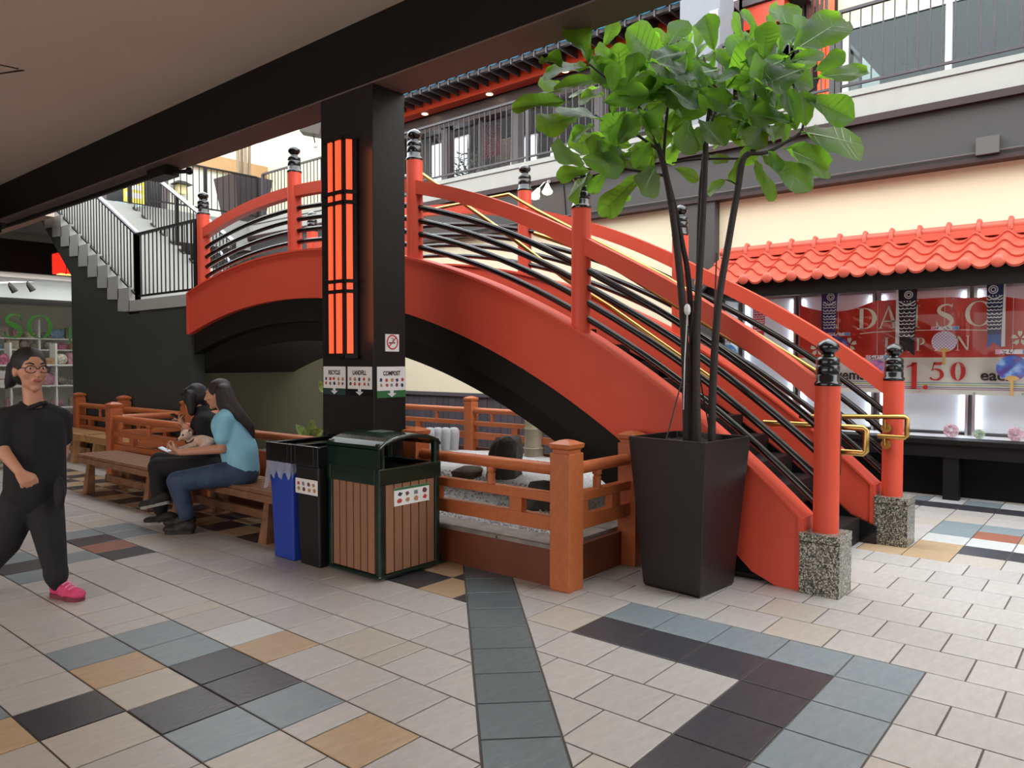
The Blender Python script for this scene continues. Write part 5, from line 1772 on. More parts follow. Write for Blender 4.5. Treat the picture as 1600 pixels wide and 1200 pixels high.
# ---------------------------------------------------------------- carp streamers in the window
def koi(y, z_top, z_bot, w, cols, label, flip=1):
    k = thing('carp_streamer', label, 'streamer', (9.53, y, z_top), 'carp streamers in the shop window')
    body, scale, back, tailc = cols
    x0 = 9.53
    fr = (Vector((x0, y, z_bot)), Vector((0, -1, 0)), Vector((0, 0, 1)))
    h = z_top - z_bot
    # flattened tube
    prof = []
    for i in range(9):
        t = i / 8
        prof.append((t, w / 2 * (1.0 - 0.22 * t)))
    rings = []
    for t, hw in prof:
        z = z_top - (h * 0.80) * t
        rings.append([(x0 + 0.026 * math.sin(a), y + hw * math.cos(a), z) for a in [2 * PI * q / 12 for q in range(12)]])
    build('body', MB().loft(rings), body, k, smooth=True)
    tw = w * 0.39
    tl = MB()
    fr2 = (Vector((x0 - 0.005, y, z_bot)), Vector((0, -1, 0)), Vector((0, 0, 1)))
    tl.flat(fr2, [(-tw, 0), (0, h * 0.09), (0, h * 0.21), (-tw * 0.95, h * 0.21)], -0.012, 0.012)
    tl.flat(fr2, [(0, h * 0.09), (tw, 0), (tw * 0.95, h * 0.21), (0, h * 0.21)], -0.012, 0.012)
    build('tail', tl, tailc, k)
    sc_ = MB()
    fr3 = (Vector((x0 - 0.028, y, 0)), Vector((0, -1, 0)), Vector((0, 0, 1)))
    rows = 9
    for r in range(rows):
        t = 0.32 + 0.62 * r / rows
        z = z_top - h * 0.80 * t
        hw = w / 2 * (1 - 0.22 * t) * 0.92
        n = 4 if r % 2 else 3
        for c_ in range(n):
            cx = -hw + 2 * hw * (c_ + 0.5) / n
            rr = hw / n * 1.05
            pts_ = [(cx + rr * math.cos(a), z - rr * 0.8 * math.sin(a)) for a in [PI * q / 6 for q in range(7)]]
            sc_.strip(fr3, pts_, 0.010, 0, 0.003)
    build('scales', sc_, scale, k)
    ey = MB()
    for r_, w_ in ((0.046, 0.010), (0.026, 0.010)):
        ring2d(ey, fr3, (flip * w * 0.08, z_top - h * 0.13), r_, w_, 0.001, 0.004, 16)
    for q in range(4):
        ey.strip(fr3, [(-w * 0.3 + 0.03 * q, z_top - h * 0.215), (-w * 0.28 + 0.03 * q, z_top - h * 0.235)], 0.008, 0, 0.003)
    ey.strip(fr3, [(-w * 0.42, z_top - h * 0.22), (-w * 0.1, z_top - h * 0.27), (w * 0.2, z_top - h * 0.255), (w * 0.44, z_top - h * 0.22)], 0.012, 0, 0.003)
    build('eye', ey, scale, k)
    sl = MB()
    sl.flat(fr3, [(-w * 0.62 * flip, z_bot + h * 0.02), (-w * 0.40 * flip, z_bot + h * 0.02), (-w * 0.45 * flip, z_top), (-w * 0.60 * flip, z_top)][::flip], -0.03, -0.028)
    build('white_edge', sl, back, k)
    build('hanging_cord', MB().tube([(x0, y, z_top), (x0, y, 2.60)], 0.004, 5), WHITE, k)
    return k
KW = mat('white_cloth', (232, 232, 232), 0.8)
KB = mat('black_carp_cloth', (36, 28, 38), 0.8)
KP = mat('purple_carp_cloth', (70, 50, 110), 0.8)
KN = mat('navy_carp_cloth', (36, 44, 84), 0.8)
KR = mat('red_carp_cloth', (214, 60, 84), 0.8)
KT = mat('blue_tail_cloth', (50, 92, 170), 0.8)
koi(2.05, 2.36, 1.56, 0.20, (KB, KW, KW, KB), 'black carp streamer in front of the large banner lettering', 1)
koi(2.905, 2.36, 1.72, 0.17, (KP, KW, KP, KP), 'purple and navy carp streamer over the left part of the banner', 1)
koi(1.20, 2.36, 1.64, 0.16, (KN, KW, KW, KT), 'navy carp streamer with blue tail at the right of the lettering', -1)
koi(3.78, 2.30, 1.74, 0.15, (KR, KW, KR, KR), 'red carp streamer left of the banner behind the bridge rails', 1)

# ---------------------------------------------------------------- round paper fans with header cards
def pattern(name, c1, c2, c3, sc=14):
    m = mat(name, c1, 0.6)
    nt = m.node_tree
    N, L = nt.nodes, nt.links
    t = N.new('ShaderNodeTexCoord')
    v = N.new('ShaderNodeTexVoronoi')
    v.inputs['Scale'].default_value = sc
    L.new(t.outputs['Object'], v.inputs['Vector'])
    n = N.new('ShaderNodeTexNoise')
    n.inputs['Scale'].default_value = sc * 0.6
    L.new(t.outputs['Object'], n.inputs['Vector'])
    rp = N.new('ShaderNodeValToRGB')
    e = rp.color_ramp.elements
    e[0].position, e[0].color = 0.38, lin(c1) + (1,)
    e[1].position, e[1].color = 0.52, lin(c2) + (1,)
    f = e.new(0.64)
    f.color = lin(c3) + (1,)
    L.new(n.outputs[0], rp.inputs[0])
    L.new(rp.outputs[0], N['Principled BSDF'].inputs['Base Color'])
    return m
FANW = mat('white_check_fan', (222, 214, 228), 0.6)
FANB = pattern('blue_purple_fan', (96, 70, 150), (70, 120, 214), (150, 190, 236))
FANP = pattern('pink_purple_fan', (120, 90, 170), (214, 130, 180), (110, 120, 200))
FANN = pattern('navy_blossom_fan', (48, 60, 130), (80, 110, 190), (226, 170, 190))
FANT = pattern('teal_fan', (60, 130, 190), (110, 170, 220), (226, 190, 150))
BAMBF = mat('fan_bamboo', (214, 172, 100), 0.6)
CARD = mat('pale_header_card', (232, 222, 230), 0.5)
def fan(y, z, r, m, label, check=False):
    f = thing('round_fan', label, 'fan', (9.50, y, z), 'round paper fans in the shop window')
    fr = (Vector((9.50, y, z)), Vector((0, -1, 0)), Vector((0, 0, 1)))
    pts = [(r * math.cos(a), r * 0.93 * math.sin(a)) for a in [2 * PI * k / 32 for k in range(32)]]
    build('leaf', MB().flat(fr, pts, 0, 0.006), m, f)
    if check:
        ck = MB()
        for i in range(-6, 7):
            for j in range(-6, 7):
                if (i + j) % 2 == 0 and math.hypot(i, j) < 6.4:
                    q = r / 7
                    ck.flat_rect(fr, (i - 0.36) * q, (i + 0.36) * q, (j - 0.36) * q * 0.93, (j + 0.36) * q * 0.93, 0.0062, 0.0068)
        build('check_print', ck, mat('lilac_check', (160, 140, 186), 0.6), f)
    rib = MB()
    rib.flat(fr, [(-r * 0.5, -r * 0.78), (0, -r * 1.0), (r * 0.5, -r * 0.78), (r * 0.25, -r * 0.6), (0, -r * 0.55), (-r * 0.25, -r * 0.6)], 0.007, 0.012)
    build('ribs', rib, BAMBF, f)
    build('handle', MB().flat_rect(fr, -0.014, 0.014, -r * 2.05, -r * 0.8, -0.004, 0.014), BAMBF, f, bevel=0.004)
    hc = build('header_card', MB().flat_rect(fr, -r * 1.05, r * 1.15, r * 1.02, r * 1.36, 0.0, 0.004), CARD, f)
    mk = MB()
    rr = random.Random(int(y * 100))
    for k in range(4):
        cx = -r * 0.62 + r * 0.24 * k
        for q in range(3):
            a = (cx + rr.uniform(-0.02, 0.02), r * 1.19 + rr.uniform(-0.02, 0.02))
            mk.strip(fr, [a, (a[0] + rr.uniform(-0.03, 0.03), a[1] + rr.uniform(-0.02, 0.02))], 0.008, 0.0045, 0.0055)
    build('card_writing', mk, INK, hc)
    build('card_picture', MB().flat_rect(fr, r * 0.62, r * 1.13, r * 1.04, r * 1.34, 0.0045, 0.0055), mat('pale_blue_card_print', (120, 160, 214), 0.6), hc)
    build('card_picture', MB().flat_rect(fr, -r * 1.03, -r * 0.72, r * 1.04, r * 1.34, 0.0045, 0.0055), mat('pale_pink_card_print', (236, 160, 190), 0.6), hc)
    build('hook_cord', MB().tube([(9.50, y, z + r * 1.36), (9.50, y, 2.60)], 0.002, 4), WHITE, f)
    return f
fan(1.668, 1.715, 0.125, FANW, 'white checked round fan in the middle of the banner', True)
fan(1.03, 1.425, 0.145, FANB, 'blue and purple round fan at the right end of the banner')
fan(2.36, 1.41, 0.115, FANP, 'pink and purple round fan beside the far bridge post')
fan(2.80, 1.68, 0.12, FANN, 'navy blossom round fan under the purple carp streamer')
fan(4.20, 1.60, 0.13, FANT, 'teal and orange round fan at the left end of the window, behind the trunks')
PINKP = mat('pale_pink_tissue', (240, 214, 222), 0.8)
GRNP = mat('pale_green_tissue', (212, 226, 206), 0.8)
for y, r, m, lab in ((1.606, 0.075, PINKP, 'pale pink tissue pompom on the ledge right of the far post'), (1.335, 0.055, GRNP, 'small pale green tissue pompom between the light tubes'), (1.0, 0.075, PINKP, 'pale pink tissue pompom at the right edge of the window')):
    rr = random.Random(int(y * 10))
    mb = MB()
    for i in range(150):
        d = Vector((rr.gauss(0, 1), rr.gauss(0, 1), rr.gauss(0, 1))).normalized()
        e = d.orthogonal().normalized()
        e = Matrix.Rotation(rr.uniform(0, 6), 3, d) @ e
        c = Vector((9.62, y, 0.64 + r))
        mb.add([c + d * r * 0.4, c + d * r + e * r * 0.22, c + d * r * 1.06, c + d * r - e * r * 0.22], [(0, 1, 2, 3)])
    o = build('tissue_pompom', mb, m)
    tag(o, lab, 'pompom', 'tissue pompoms in the shop window')

# ---------------------------------------------------------------- corner shop at the far left
cw = struct('window_4', MB().box(4.0, 9.0, 17.60, 17.68, 3.2, 3.3), mat('white_frame', (220, 220, 216), 0.5))
build('pane', MB().box(3.4, 9.0, 17.63, 17.64, 0.35, 3.2), GLASS, cw)
build('sill', MB().box(3.0, 9.0, 17.56, 17.70, 0.0, 0.35), DKW, cw)
GRL = mat('green_letter_vinyl', (60, 128, 44), 0.5)
gl_ = thing('glass_lettering', 'large green capital letters on the corner shop glass at far left', 'lettering', (5.3, 17.6, 2.0))
f0 = lambda x, z: (Vector((x, 17.615, z)), Vector((1, 0, 0)), Vector((0, 0, 1)))
for ch, px_, py_, s in (('S', 6, 528, 0.50), ('O', 42, 528, 0.48)):
    p = at(px_, py_, 17.2)
    tdir = (17.615 - 0) / (p.y)
    p = Vector((p.x * tdir, 17.615, CAM_H + (p.z - CAM_H) * tdir))
    build('letter', glyph(ch, f0(p.x, p.z), s), GRL, gl_, recalc=True)
p = at(104, 531, 17.2); tdir = 17.615 / p.y
build('letter', glyph('J', f0(p.x * tdir, CAM_H + (p.z - CAM_H) * tdir), 0.28), GRL, gl_, recalc=True)
struct('wall_corner_shop', MB().box(2.0, 9.0, 22.2, 22.4, 0, 4), mat('shop_back_wall', (226, 224, 206), 0.7))
sf = struct('trim_24', MB().prism([(18.9, 2.88), (22.2, 2.95), (22.2, 3.95), (18.9, 3.95)], 'x', 2.0, 9.0), mat('pale_bulkhead', (206, 214, 216), 0.7))
tr = thing('track_light_rail', 'grey ceiling track with black spotlights inside the corner shop', 'light', (5.2, 18.3, 3.2))
build('rail', MB().bar((4.4, 18.2, 3.02), (5.9, 18.5, 3.24), 0.03, 0.03), STEEL, tr)
for t in (0.02, 0.42, 0.66, 0.9):
    p = Vector((4.4, 18.2, 3.02)) + Vector((1.5, 0.3, 0.22)) * t
    build('spot_head', MB().tube([p, p + Vector((0.02, -0.03, -0.08)), p + Vector((0.09, -0.06, -0.2))], [0.02, 0.05, 0.07], 8), BLACK, tr)
# shelves with goods
SHW = mat('white_shelf', (222, 222, 216), 0.5)
cols_ = [(206, 150, 160), (216, 160, 180), (130, 166, 196), (206, 196, 170), (150, 140, 120), (232, 226, 206), (130, 138, 120), (206, 120, 150), (170, 160, 150), (190, 156, 120)]
GM = [mat('goods_%d' % i, c, 0.6, var=0.5, vscale=22, rgb2=tuple(int(v * 0.6) for v in c)) for i, c in enumerate(cols_)]
shelf_spec = [(18.9, 0.45), (18.9, 0.95), (18.9, 1.42), (20.4, 1.75), (20.4, 2.05)]
unit = thing('shop_shelf', 'white shelving unit full of goods inside the corner shop', 'shelf', (5.8, 19.1, 0))
for yy, z in shelf_spec[:3]:
    build('board', MB().box(4.6, 7.4, yy, yy + 0.4, z - 0.03, z), SHW, unit)
for x in (4.6, 5.55, 6.45, 7.4):
    build('upright', MB().box(x - 0.02, x + 0.02, 18.92, 19.28, 0, 1.9), SHW, unit)
unit2 = thing('shop_shelf', 'tall white back shelving in the corner shop below the green letters', 'shelf', (6.2, 20.6, 0))
for z in (1.0, 1.4, 1.78, 2.05):
    build('board', MB().box(5.0, 8.2, 20.4, 20.8, z - 0.03, z), SHW, unit2)
for x in (5.0, 6.6, 8.2):
    build('upright', MB().box(x - 0.02, x + 0.02, 20.42, 20.78, 0, 2.5), SHW, unit2)
rng = random.Random(12)
gl2 = ['goods in the corner shop']
words = ['pink', 'rose', 'sky blue', 'beige', 'olive brown', 'cream', 'grey green', 'magenta', 'stone grey', 'tan']
gi = 0
def goods(x, y, z, kind, mi, where, order):
    global gi
    gi += 1
    w, h, d = rng.uniform(0.09, 0.16), rng.uniform(0.14, 0.30), 0.14
    mb = MB()
    if kind == 0:
        mb.box(x - w, x + w, y, y + d, z, z + h)
        mb.box(x - w * 0.8, x + w * 0.8, y - 0.004, y, z + h * 0.2, z + h * 0.8)
        nm_ = 'goods_box'
    elif kind == 1:
        mb.lathe([(w * 0.75, z), (w * 0.8, z + 0.02), (w * 0.8, z + h * 0.7), (w * 0.35, z + h * 0.9), (w * 0.35, z + h)], (x, y + 0.08, 0), 10)
        nm_ = 'goods_jar'
    else:
        mb.ball((x, y + 0.1, z + h * 0.45), w * 1.15, 0.1, h * 0.48, 9, 6)
        nm_ = 'goods_pouch'
    o = build(nm_, mb, GM[mi])
    tag(o, '%s %s, %s from left on %s' % (words[mi], nm_.split('_')[1], ('first', 'second', 'third', 'fourth', 'fifth', 'sixth', 'seventh', 'eighth', 'ninth', 'tenth', 'eleventh')[order], where), 'goods', 'goods on ' + where)
for z, yy, xa, xb, n, where in ((1.42, 18.98, 4.75, 7.3, 9, 'the front shop shelf top board'), (0.95, 18.98, 4.75, 7.3, 9, 'the front shop shelf middle board'), (0.45, 18.98, 4.75, 7.3, 8, 'the front shop shelf low board'),
                                (1.78, 20.5, 5.1, 8.1, 11, 'the back shop shelf below the letters'), (2.05, 20.5, 5.1, 8.1, 10, 'the back shop shelf top board'), (1.4, 20.5, 5.1, 8.1, 9, 'the back shop shelf middle board')):
    for i in range(n):
        goods(xa + (xb - xa) * (i + 0.5) / n, yy, z, rng.randrange(3), rng.randrange(10), where, i)
# white barrier gate with two notice plates
gt = thing('shop_gate', 'white gate frame with small notice plates at the corner shop entrance', 'gate', (5.3, 16.9, 0))
build('upright', MB().box(5.42, 5.48, 16.88, 16.94, 0, 1.46), SHW, gt)
build('upright', MB().box(4.3, 4.36, 16.88, 16.94, 0, 1.46), SHW, gt)
for z in (0.98, 1.16):
    build('plate', MB().box(4.36, 5.42, 16.90, 16.92, z, z + 0.15), SHW, gt)
    build('plate_print', MB().box(5.0, 5.25, 16.895, 16.90, z + 0.05, z + 0.09).box(5.32, 5.36, 16.895, 16.90, z + 0.05, z + 0.10), ICON[3], gt)
# red lantern under the far ceiling by the stair wall
c = at(100, 413, 14.6)
fl2 = thing('hanging_lantern', 'boxy red glowing lantern under the far ceiling beside the stair wall', 'lantern', c)
build('glow_panel', MB().box(c.x - 0.16, c.x - 0.02, c.y - 0.14, c.y + 0.14, c.z - 0.19, c.z + 0.19), glow('lantern_red_glow', (255, 36, 20), 0.9), fl2)
build('glow_panel', MB().box(c.x + 0.0, c.x + 0.16, c.y - 0.14, c.y + 0.14, c.z - 0.19, c.z + 0.19), MATS['lantern_red_glow'], fl2)
build('frame', MB().box(c.x - 0.02, c.x + 0.0, c.y - 0.13, c.y + 0.13, c.z - 0.2, c.z + 0.2).box(c.x - 0.17, c.x + 0.17, c.y - 0.15, c.y + 0.15, c.z + 0.19, c.z + 0.21), mat('dark_red_frame', (120, 20, 14), 0.5), fl2)
build('lower_lens', MB().box(c.x - 0.1, c.x + 0.14, c.y - 0.1, c.y + 0.1, c.z - 0.205, c.z - 0.19), glow('lantern_lower_glow', (255, 180, 100), 1.2), fl2)
build('mount', MB().box(c.x - 0.03, c.x + 0.03, c.y - 0.03, c.y + 0.03, c.z + 0.21, 3.95), BLACK, fl2)
# ---------------------------------------------------------------- fiddle-leaf fig in a tall planter
fig = thing('potted_fig', 'fiddle-leaf fig tree in a tall tapered dark brown planter before the bridge', 'potted plant', (4.59, 2.27, 0))
def ring4(cx, cy, hx, hy, z, rot):
    pts = []
    for sx, sy in ((-1, -1), (1, -1), (1, 1), (-1, 1)):
        x, y = sx * hx, sy * hy
        pts.append((cx + x * math.cos(rot) - y * math.sin(rot), cy + x * math.sin(rot) + y * math.cos(rot), z))
    return pts
PXc, PYc, PR = 4.575, 2.285, R(-5)
PT = 1.0
pot = MB().loft([ring4(PXc, PYc, 0.205, 0.205, 0.0, PR), ring4(PXc, PYc, 0.215, 0.215, 0.02, PR), ring4(PXc, PYc, 0.288, 0.288, PT, PR), ring4(PXc, PYc, 0.270, 0.270, PT, PR), ring4(PXc, PYc, 0.262, 0.262, PT - 0.10, PR)])
build('pot', pot, mat('matte_dark_brown_planter', (24, 19, 20), 0.36, var=0.1, vscale=2), fig, bevel=0.004)
soil = MB()
vs, fs = [], []
rng = random.Random(8)
g_ = 14
for i in range(g_ + 1):
    for j in range(g_ + 1):
        q = ring4(PXc, PYc, 0.268 * (2 * i / g_ - 1), 0.268 * (2 * j / g_ - 1), 0, PR)[2]
        vs.append((q[0], q[1], PT - 0.045 + rng.uniform(-0.012, 0.012)))
for i in range(g_):
    for j in range(g_):
        a = i * (g_ + 1) + j
        fs.append((a, a + g_ + 1, a + g_ + 2, a + 1))
build('soil', MB().add(vs, fs), mat('dark_soil', (34, 30, 28), 0.9, var=0.4, vscale=40, bump=0.8), fig)
BARK = mat('dark_fig_bark', (44, 34, 30), 0.75, var=0.35, vscale=14, bump=0.5, bscale=60, stretch=(1, 1, 3))
D0 = 4.93
def trunk(pts, r0, r1, name='trunk', dd=0.0):
    P = smooth_pts([at(x, y, D0 + d) for x, y, d in pts], 5)
    n = len(P)
    return build(name, MB().tube(P, [r0 + (r1 - r0) * i / (n - 1) for i in range(n)], 9), BARK, fig, smooth=True)
trunk([(1074, 692, 0.0), (1072, 600, 0.0), (1066, 470, 0.02), (1052, 340, 0.02), (1038, 262, 0), (1024, 216, 0)], 0.030, 0.018)
trunk([(1080, 692, 0.08), (1082, 560, 0.06), (1076, 440, 0.05), (1066, 380, 0.05), (1056, 330, 0.06), (1042, 275, 0.05)], 0.022, 0.014)
trunk([(1090, 692, -0.06), (1088, 600, -0.05), (1090, 480, 0), (1096, 380, 0), (1100, 300, 0), (1103, 225, 0)], 0.027, 0.018)
trunk([(1086, 692, 0.10), (1090, 520, 0.10), (1092, 400, 0.08), (1095, 300, 0.06), (1108, 170, 0.1)], 0.022, 0.013)
trunk([(1112, 690, -0.03), (1114, 600, -0.03), (1122, 480, -0.02), (1138, 380, 0), (1152, 300, 0), (1160, 252, 0), (1170, 240, 0)], 0.026, 0.02)
def branch(pts, r0=0.011, r1=0.006):
    trunk(pts, r0, r1, 'branch')
branch([(1024, 216, 0), (1000, 170, -0.1), (975, 142, -0.18), (948, 122, -0.25), (920, 100, -0.3)])
branch([(1036, 262, 0), (1040, 200, 0.0), (1046, 140, -0.1), (1040, 112, -0.15)])
branch([(1042, 275, 0.05), (1000, 268, 0.05), (960, 262, 0), (925, 264, 0), (912, 262, 0)], 0.010, 0.006)
branch([(1030, 235, 0), (990, 208, 0.1), (950, 192, 0.15), (930, 180, 0.2)], 0.010, 0.006)
branch([(1103, 225, 0), (1115, 180, 0.0), (1132, 150, 0.1), (1110, 130, 0.1)], 0.012, 0.007)
branch([(1110, 180, 0.1), (1108, 130, 0.15), (1100, 90, 0.2)], 0.012, 0.007)
branch([(1170, 240, 0), (1198, 238, 0), (1228, 222, 0), (1252, 205, 0), (1256, 180, 0)], 0.014, 0.008)
branch([(1178, 238, 0), (1190, 200, 0.1), (1206, 172, 0.1), (1230, 150, 0.1)], 0.012, 0.007)
branch([(1175, 236, 0), (1178, 200, 0.1), (1184, 130, 0.0), (1210, 104, -0.1), (1238, 82, -0.12)], 0.011, 0.007)
branch([(1160, 248, 0), (1120, 248, 0.1), (1080, 250, 0.15), (1050, 255, 0.15)], 0.008, 0.005)
branch([(1238, 160, 0), (1270, 140, 0), (1280, 120, 0)], 0.008, 0.005)
branch([(1150, 288, 0), (1142, 283, 0), (1134, 281, 0)], 0.005, 0.004)
# stakes and strings
build('stake', MB().tube([at(1108, 700, D0 + 0.05), at(1120, 395, D0 + 0.1)], 0.006, 5), mat('thin_red_brown_cane', (86, 40, 32), 0.6), fig)
build('stake', MB().tube([at(1040, 690, D0 - 0.1), at(1075, 560, D0), at(1084, 470, D0)], 0.005, 5), mat('thin_dark_cane', (40, 34, 32), 0.6), fig)
build('stake', MB().tube([at(1112, 690, D0 + 0.1), at(1090, 570, D0), at(1086, 470, D0)], 0.005, 5), MATS['thin_dark_cane'], fig)
build('tie', MB().ball(at(1074, 484, D0 - 0.03), 0.026, 0.022, 0.04, 8, 5), mat('clear_plastic_tie', (206, 206, 206), 0.3), fig)
build('tie_string', MB().tube([at(1074, 490, D0 - 0.03), at(1070, 560, D0 - 0.04), at(1068, 640, D0 - 0.03)], 0.004, 4), MATS['clear_plastic_tie'], fig)

# leaf: fiddle outline, midrib fold, wavy edge
def leaf_mesh(name, seed, cup, wav):
    rg = random.Random(seed)
    n, m = 9, 3
    vs, fs = [], []
    prof = [0.08, 0.36, 0.52, 0.60, 0.70, 0.86, 0.98, 1.0, 0.84, 0.34]
    for i in range(n + 1):
        t = i / n
        hw = 0.27 * prof[i]
        for j in range(-m, m + 1):
            u = j / m
            y = hw * u
            z = cup * abs(u) * hw + wav * math.sin(7 * t + 2.3 * u + seed) * abs(u) * 0.035 - 0.07 * t * t + 0.018 * math.cos(t * 26) * abs(u)
            vs.append((0.06 + 0.94 * t + (0.035 * (1 - u * u) if i == n else 0), y, z))
    w = 2 * m + 1
    for i in range(n):
        for j in range(2 * m):
            a = i * w + j
            fs.append((a, a + w, a + w + 1, a + 1))
    k = len(vs)
    # petiole and midrib
    vs += [(-0.02, 0.012, 0), (-0.02, -0.012, 0), (0.08, 0.012, 0.0), (0.08, -0.012, 0.0), (0.03, 0, -0.02), (0.03, 0, 0.015)]
    fs += [(k, k + 2, k + 5), (k + 1, k + 5, k + 3), (k, k + 4, k + 2), (k + 1, k + 3, k + 4)]
    ve = len(fs)
    for i in range(n - 1):
        t = i / n
        p = vs[i * w + m]
        q = vs[(i + 1) * w + m]
        k = len(vs)
        r0, r1 = 0.011 * (1 - t), 0.011 * (1 - (i + 1) / n)
        for sgn_ in (0.004, -0.004):
            k = len(vs)
            vs += [(p[0], p[1] + r0, p[2] + sgn_), (p[0], p[1] - r0, p[2] + sgn_), (q[0], q[1] - r1, q[2] + sgn_), (q[0], q[1] + r1, q[2] + sgn_)]
            fs.append((k, k + 1, k + 2, k + 3))
    for i in range(1, n - 1):          # side veins
        for sg in (1, -1):
            p = vs[i * w + m]
            q = vs[min(i + 1, n) * w + m + sg * (m - 0 if i < n - 2 else m - 1)]
            for off in (0.003, -0.003):
                k = len(vs)
                mid = ((p[0] + q[0]) / 2, (p[1] + q[1]) / 2)
                # follow the blade through its middle vertex
                mv = vs[(i) * w + m + sg * 1] if True else None
                vs += [(p[0] - 0.004, p[1], p[2] + off), (p[0] + 0.004, p[1], p[2] + off), (q[0] + 0.002, q[1], q[2] + off), (q[0] - 0.002, q[1], q[2] + off)]
                fs.append((k, k + 1, k + 2, k + 3))
    me = bpy.data.meshes.new('leaf')
    me.from_pydata(vs, [], fs)
    me.materials.append(LEAF)
    me.materials.append(VEIN)
    mi = [0] * ve + [1] * (len(fs) - ve)
    me.polygons.foreach_set('material_index', mi)
    me.polygons.foreach_set('use_smooth', [True] * len(fs))
    me.update()
    return me
LM = [leaf_mesh('leaf', s, c, w) for s, c, w in ((1, 0.22, 1.0), (2, 0.4, 1.5), (3, 0.08, 1.2), (4, 0.3, 2.2), (5, -0.12, 1.0))]
def put_leaf(base, tip, normal, rg, wide=1.0):
    d = tip - base
    L_ = d.length
    ex = d.normalized()
    ey = normal.cross(ex)
    if ey.length < 1e-4:
        ey = ex.orthogonal()
    ey.normalize()
    ez = ex.cross(ey)
    o = bpy.data.objects.new('leaf', LM[rg.randrange(5)])
    COL.objects.link(o)
    M = Matrix((( ex.x, ey.x, ez.x), (ex.y, ey.y, ez.y), (ex.z, ey.z, ez.z))).to_4x4()
    o.parent = fig
    o.matrix_local = Matrix.Translation(base - WLOC[fig]) @ M @ Matrix.Diagonal((L_, L_ * wide, L_, 1))
    return o
LV = [(350, 290, 270, 95), (410, 215, 465, 90), (490, 395, 470, 195), (345, 300, 145, 310), (410, 350, 190, 385), (226, 300, 150, 245), (245, 455, 5, 470),
      (405, 540, 225, 460), (300, 520, 120, 560), (370, 560, 265, 610), (450, 520, 470, 405), (325, 745, 190, 650), (350, 760, 200, 780), (370, 720, 360, 600),
      (500, 610, 380, 700), (350, 765, 265, 885), (420, 760, 345, 860), (590, 770, 390, 950), (690, 310, 530, 130), (690, 320, 650, 185), (700, 320, 800, 190),
      (690, 215, 770, 85), (905, 230, 865, 65), (930, 310, 715, 345), (700, 425, 525, 480), (700, 420, 855, 500), (830, 530, 945, 640), (795, 530, 770, 675),
      (620, 630, 550, 745), (640, 740, 590, 855), (720, 750, 838, 795), (960, 800, 870, 860), (1075, 710, 1185, 880), (1110, 690, 1335, 835), (1210, 660, 1425, 745),
      (1295, 590, 1578, 635), (1300, 430, 1525, 525), (1245, 235, 1482, 75), (1350, 350, 1590, 310), (1350, 320, 1485, 232), (1250, 210, 1205, 12), (1272, 180, 1300, 68),
      (1205, 255, 1150, 72), (1060, 200, 1075, 70), (1040, 190, 995, 60), (1100, 200, 1035, 45), (1185, 300, 1345, 390), (1230, 280, 1392, 232), (1020, 700, 980, 815),
      (1180, 490, 1240, 620), (1312, 570, 1300, 410), (1270, 590, 1230, 400), (1170, 640, 1160, 550), (1140, 670, 1200, 760), (950, 405, 1105, 200), (1100, 350, 955, 280),
      (1000, 400, 1150, 535), (960, 450, 1035, 525), (880, 370, 1005, 325), (570, 600, 450, 560), (490, 850, 525, 895), (930, 560, 1045, 640), (700, 525, 790, 500),
      (605, 480, 555, 260), (640, 400, 690, 325), (800, 430, 835, 345), (1120, 420, 1200, 370), (1080, 600, 1110, 455), (1045, 545, 955, 500), (740, 640, 690, 720),
      (880, 690, 955, 720), (470, 640, 440, 775), (240, 385, 125, 370), (420, 425, 300, 440), (1100, 255, 1185, 300), (640, 720, 655, 560), (860, 560, 800, 660),
      (1000, 540, 930, 620), (1100, 480, 1010, 470), (1200, 480, 1290, 470), (560, 520, 620, 400), (1130, 320, 1060, 420), (905, 400, 850, 280), (600, 420, 490, 330),
      (1010, 330, 920, 230), (1090, 330, 1190, 200), (1250, 330, 1340, 250), (540, 650, 440, 640), (760, 560, 720, 650), (660, 250, 600, 150), (470, 300, 380, 220),
      (1150, 560, 1060, 640), (740, 480, 680, 600), (880, 500, 960, 580), (1000, 620, 1100, 560), (600, 700, 500, 700)]
rng = random.Random(21)
for i, (bx_, by_, tx_, ty_) in enumerate(LV):
    back = i >= 55
    d0 = rng.uniform(-0.25, 0.1) if not back else rng.uniform(0.05, 0.45)
    d1 = d0 + rng.uniform(-0.22, 0.22)
    s_ = 1 / 2.857
    b_ = at(800 + bx_ * s_, by_ * s_, D0 + d0)
    t_ = at(800 + tx_ * s_, ty_ * s_, D0 + d1)
    ang = rng.uniform(-0.75, 0.75)
    nrm = (-_fh * math.cos(ang) + Vector((0, 0, 1)) * rng.uniform(0.1, 0.7) + _rt * math.sin(ang) * 0.8)
    put_leaf(b_, t_, nrm.normalized(), rng, rng.uniform(0.95, 1.3))
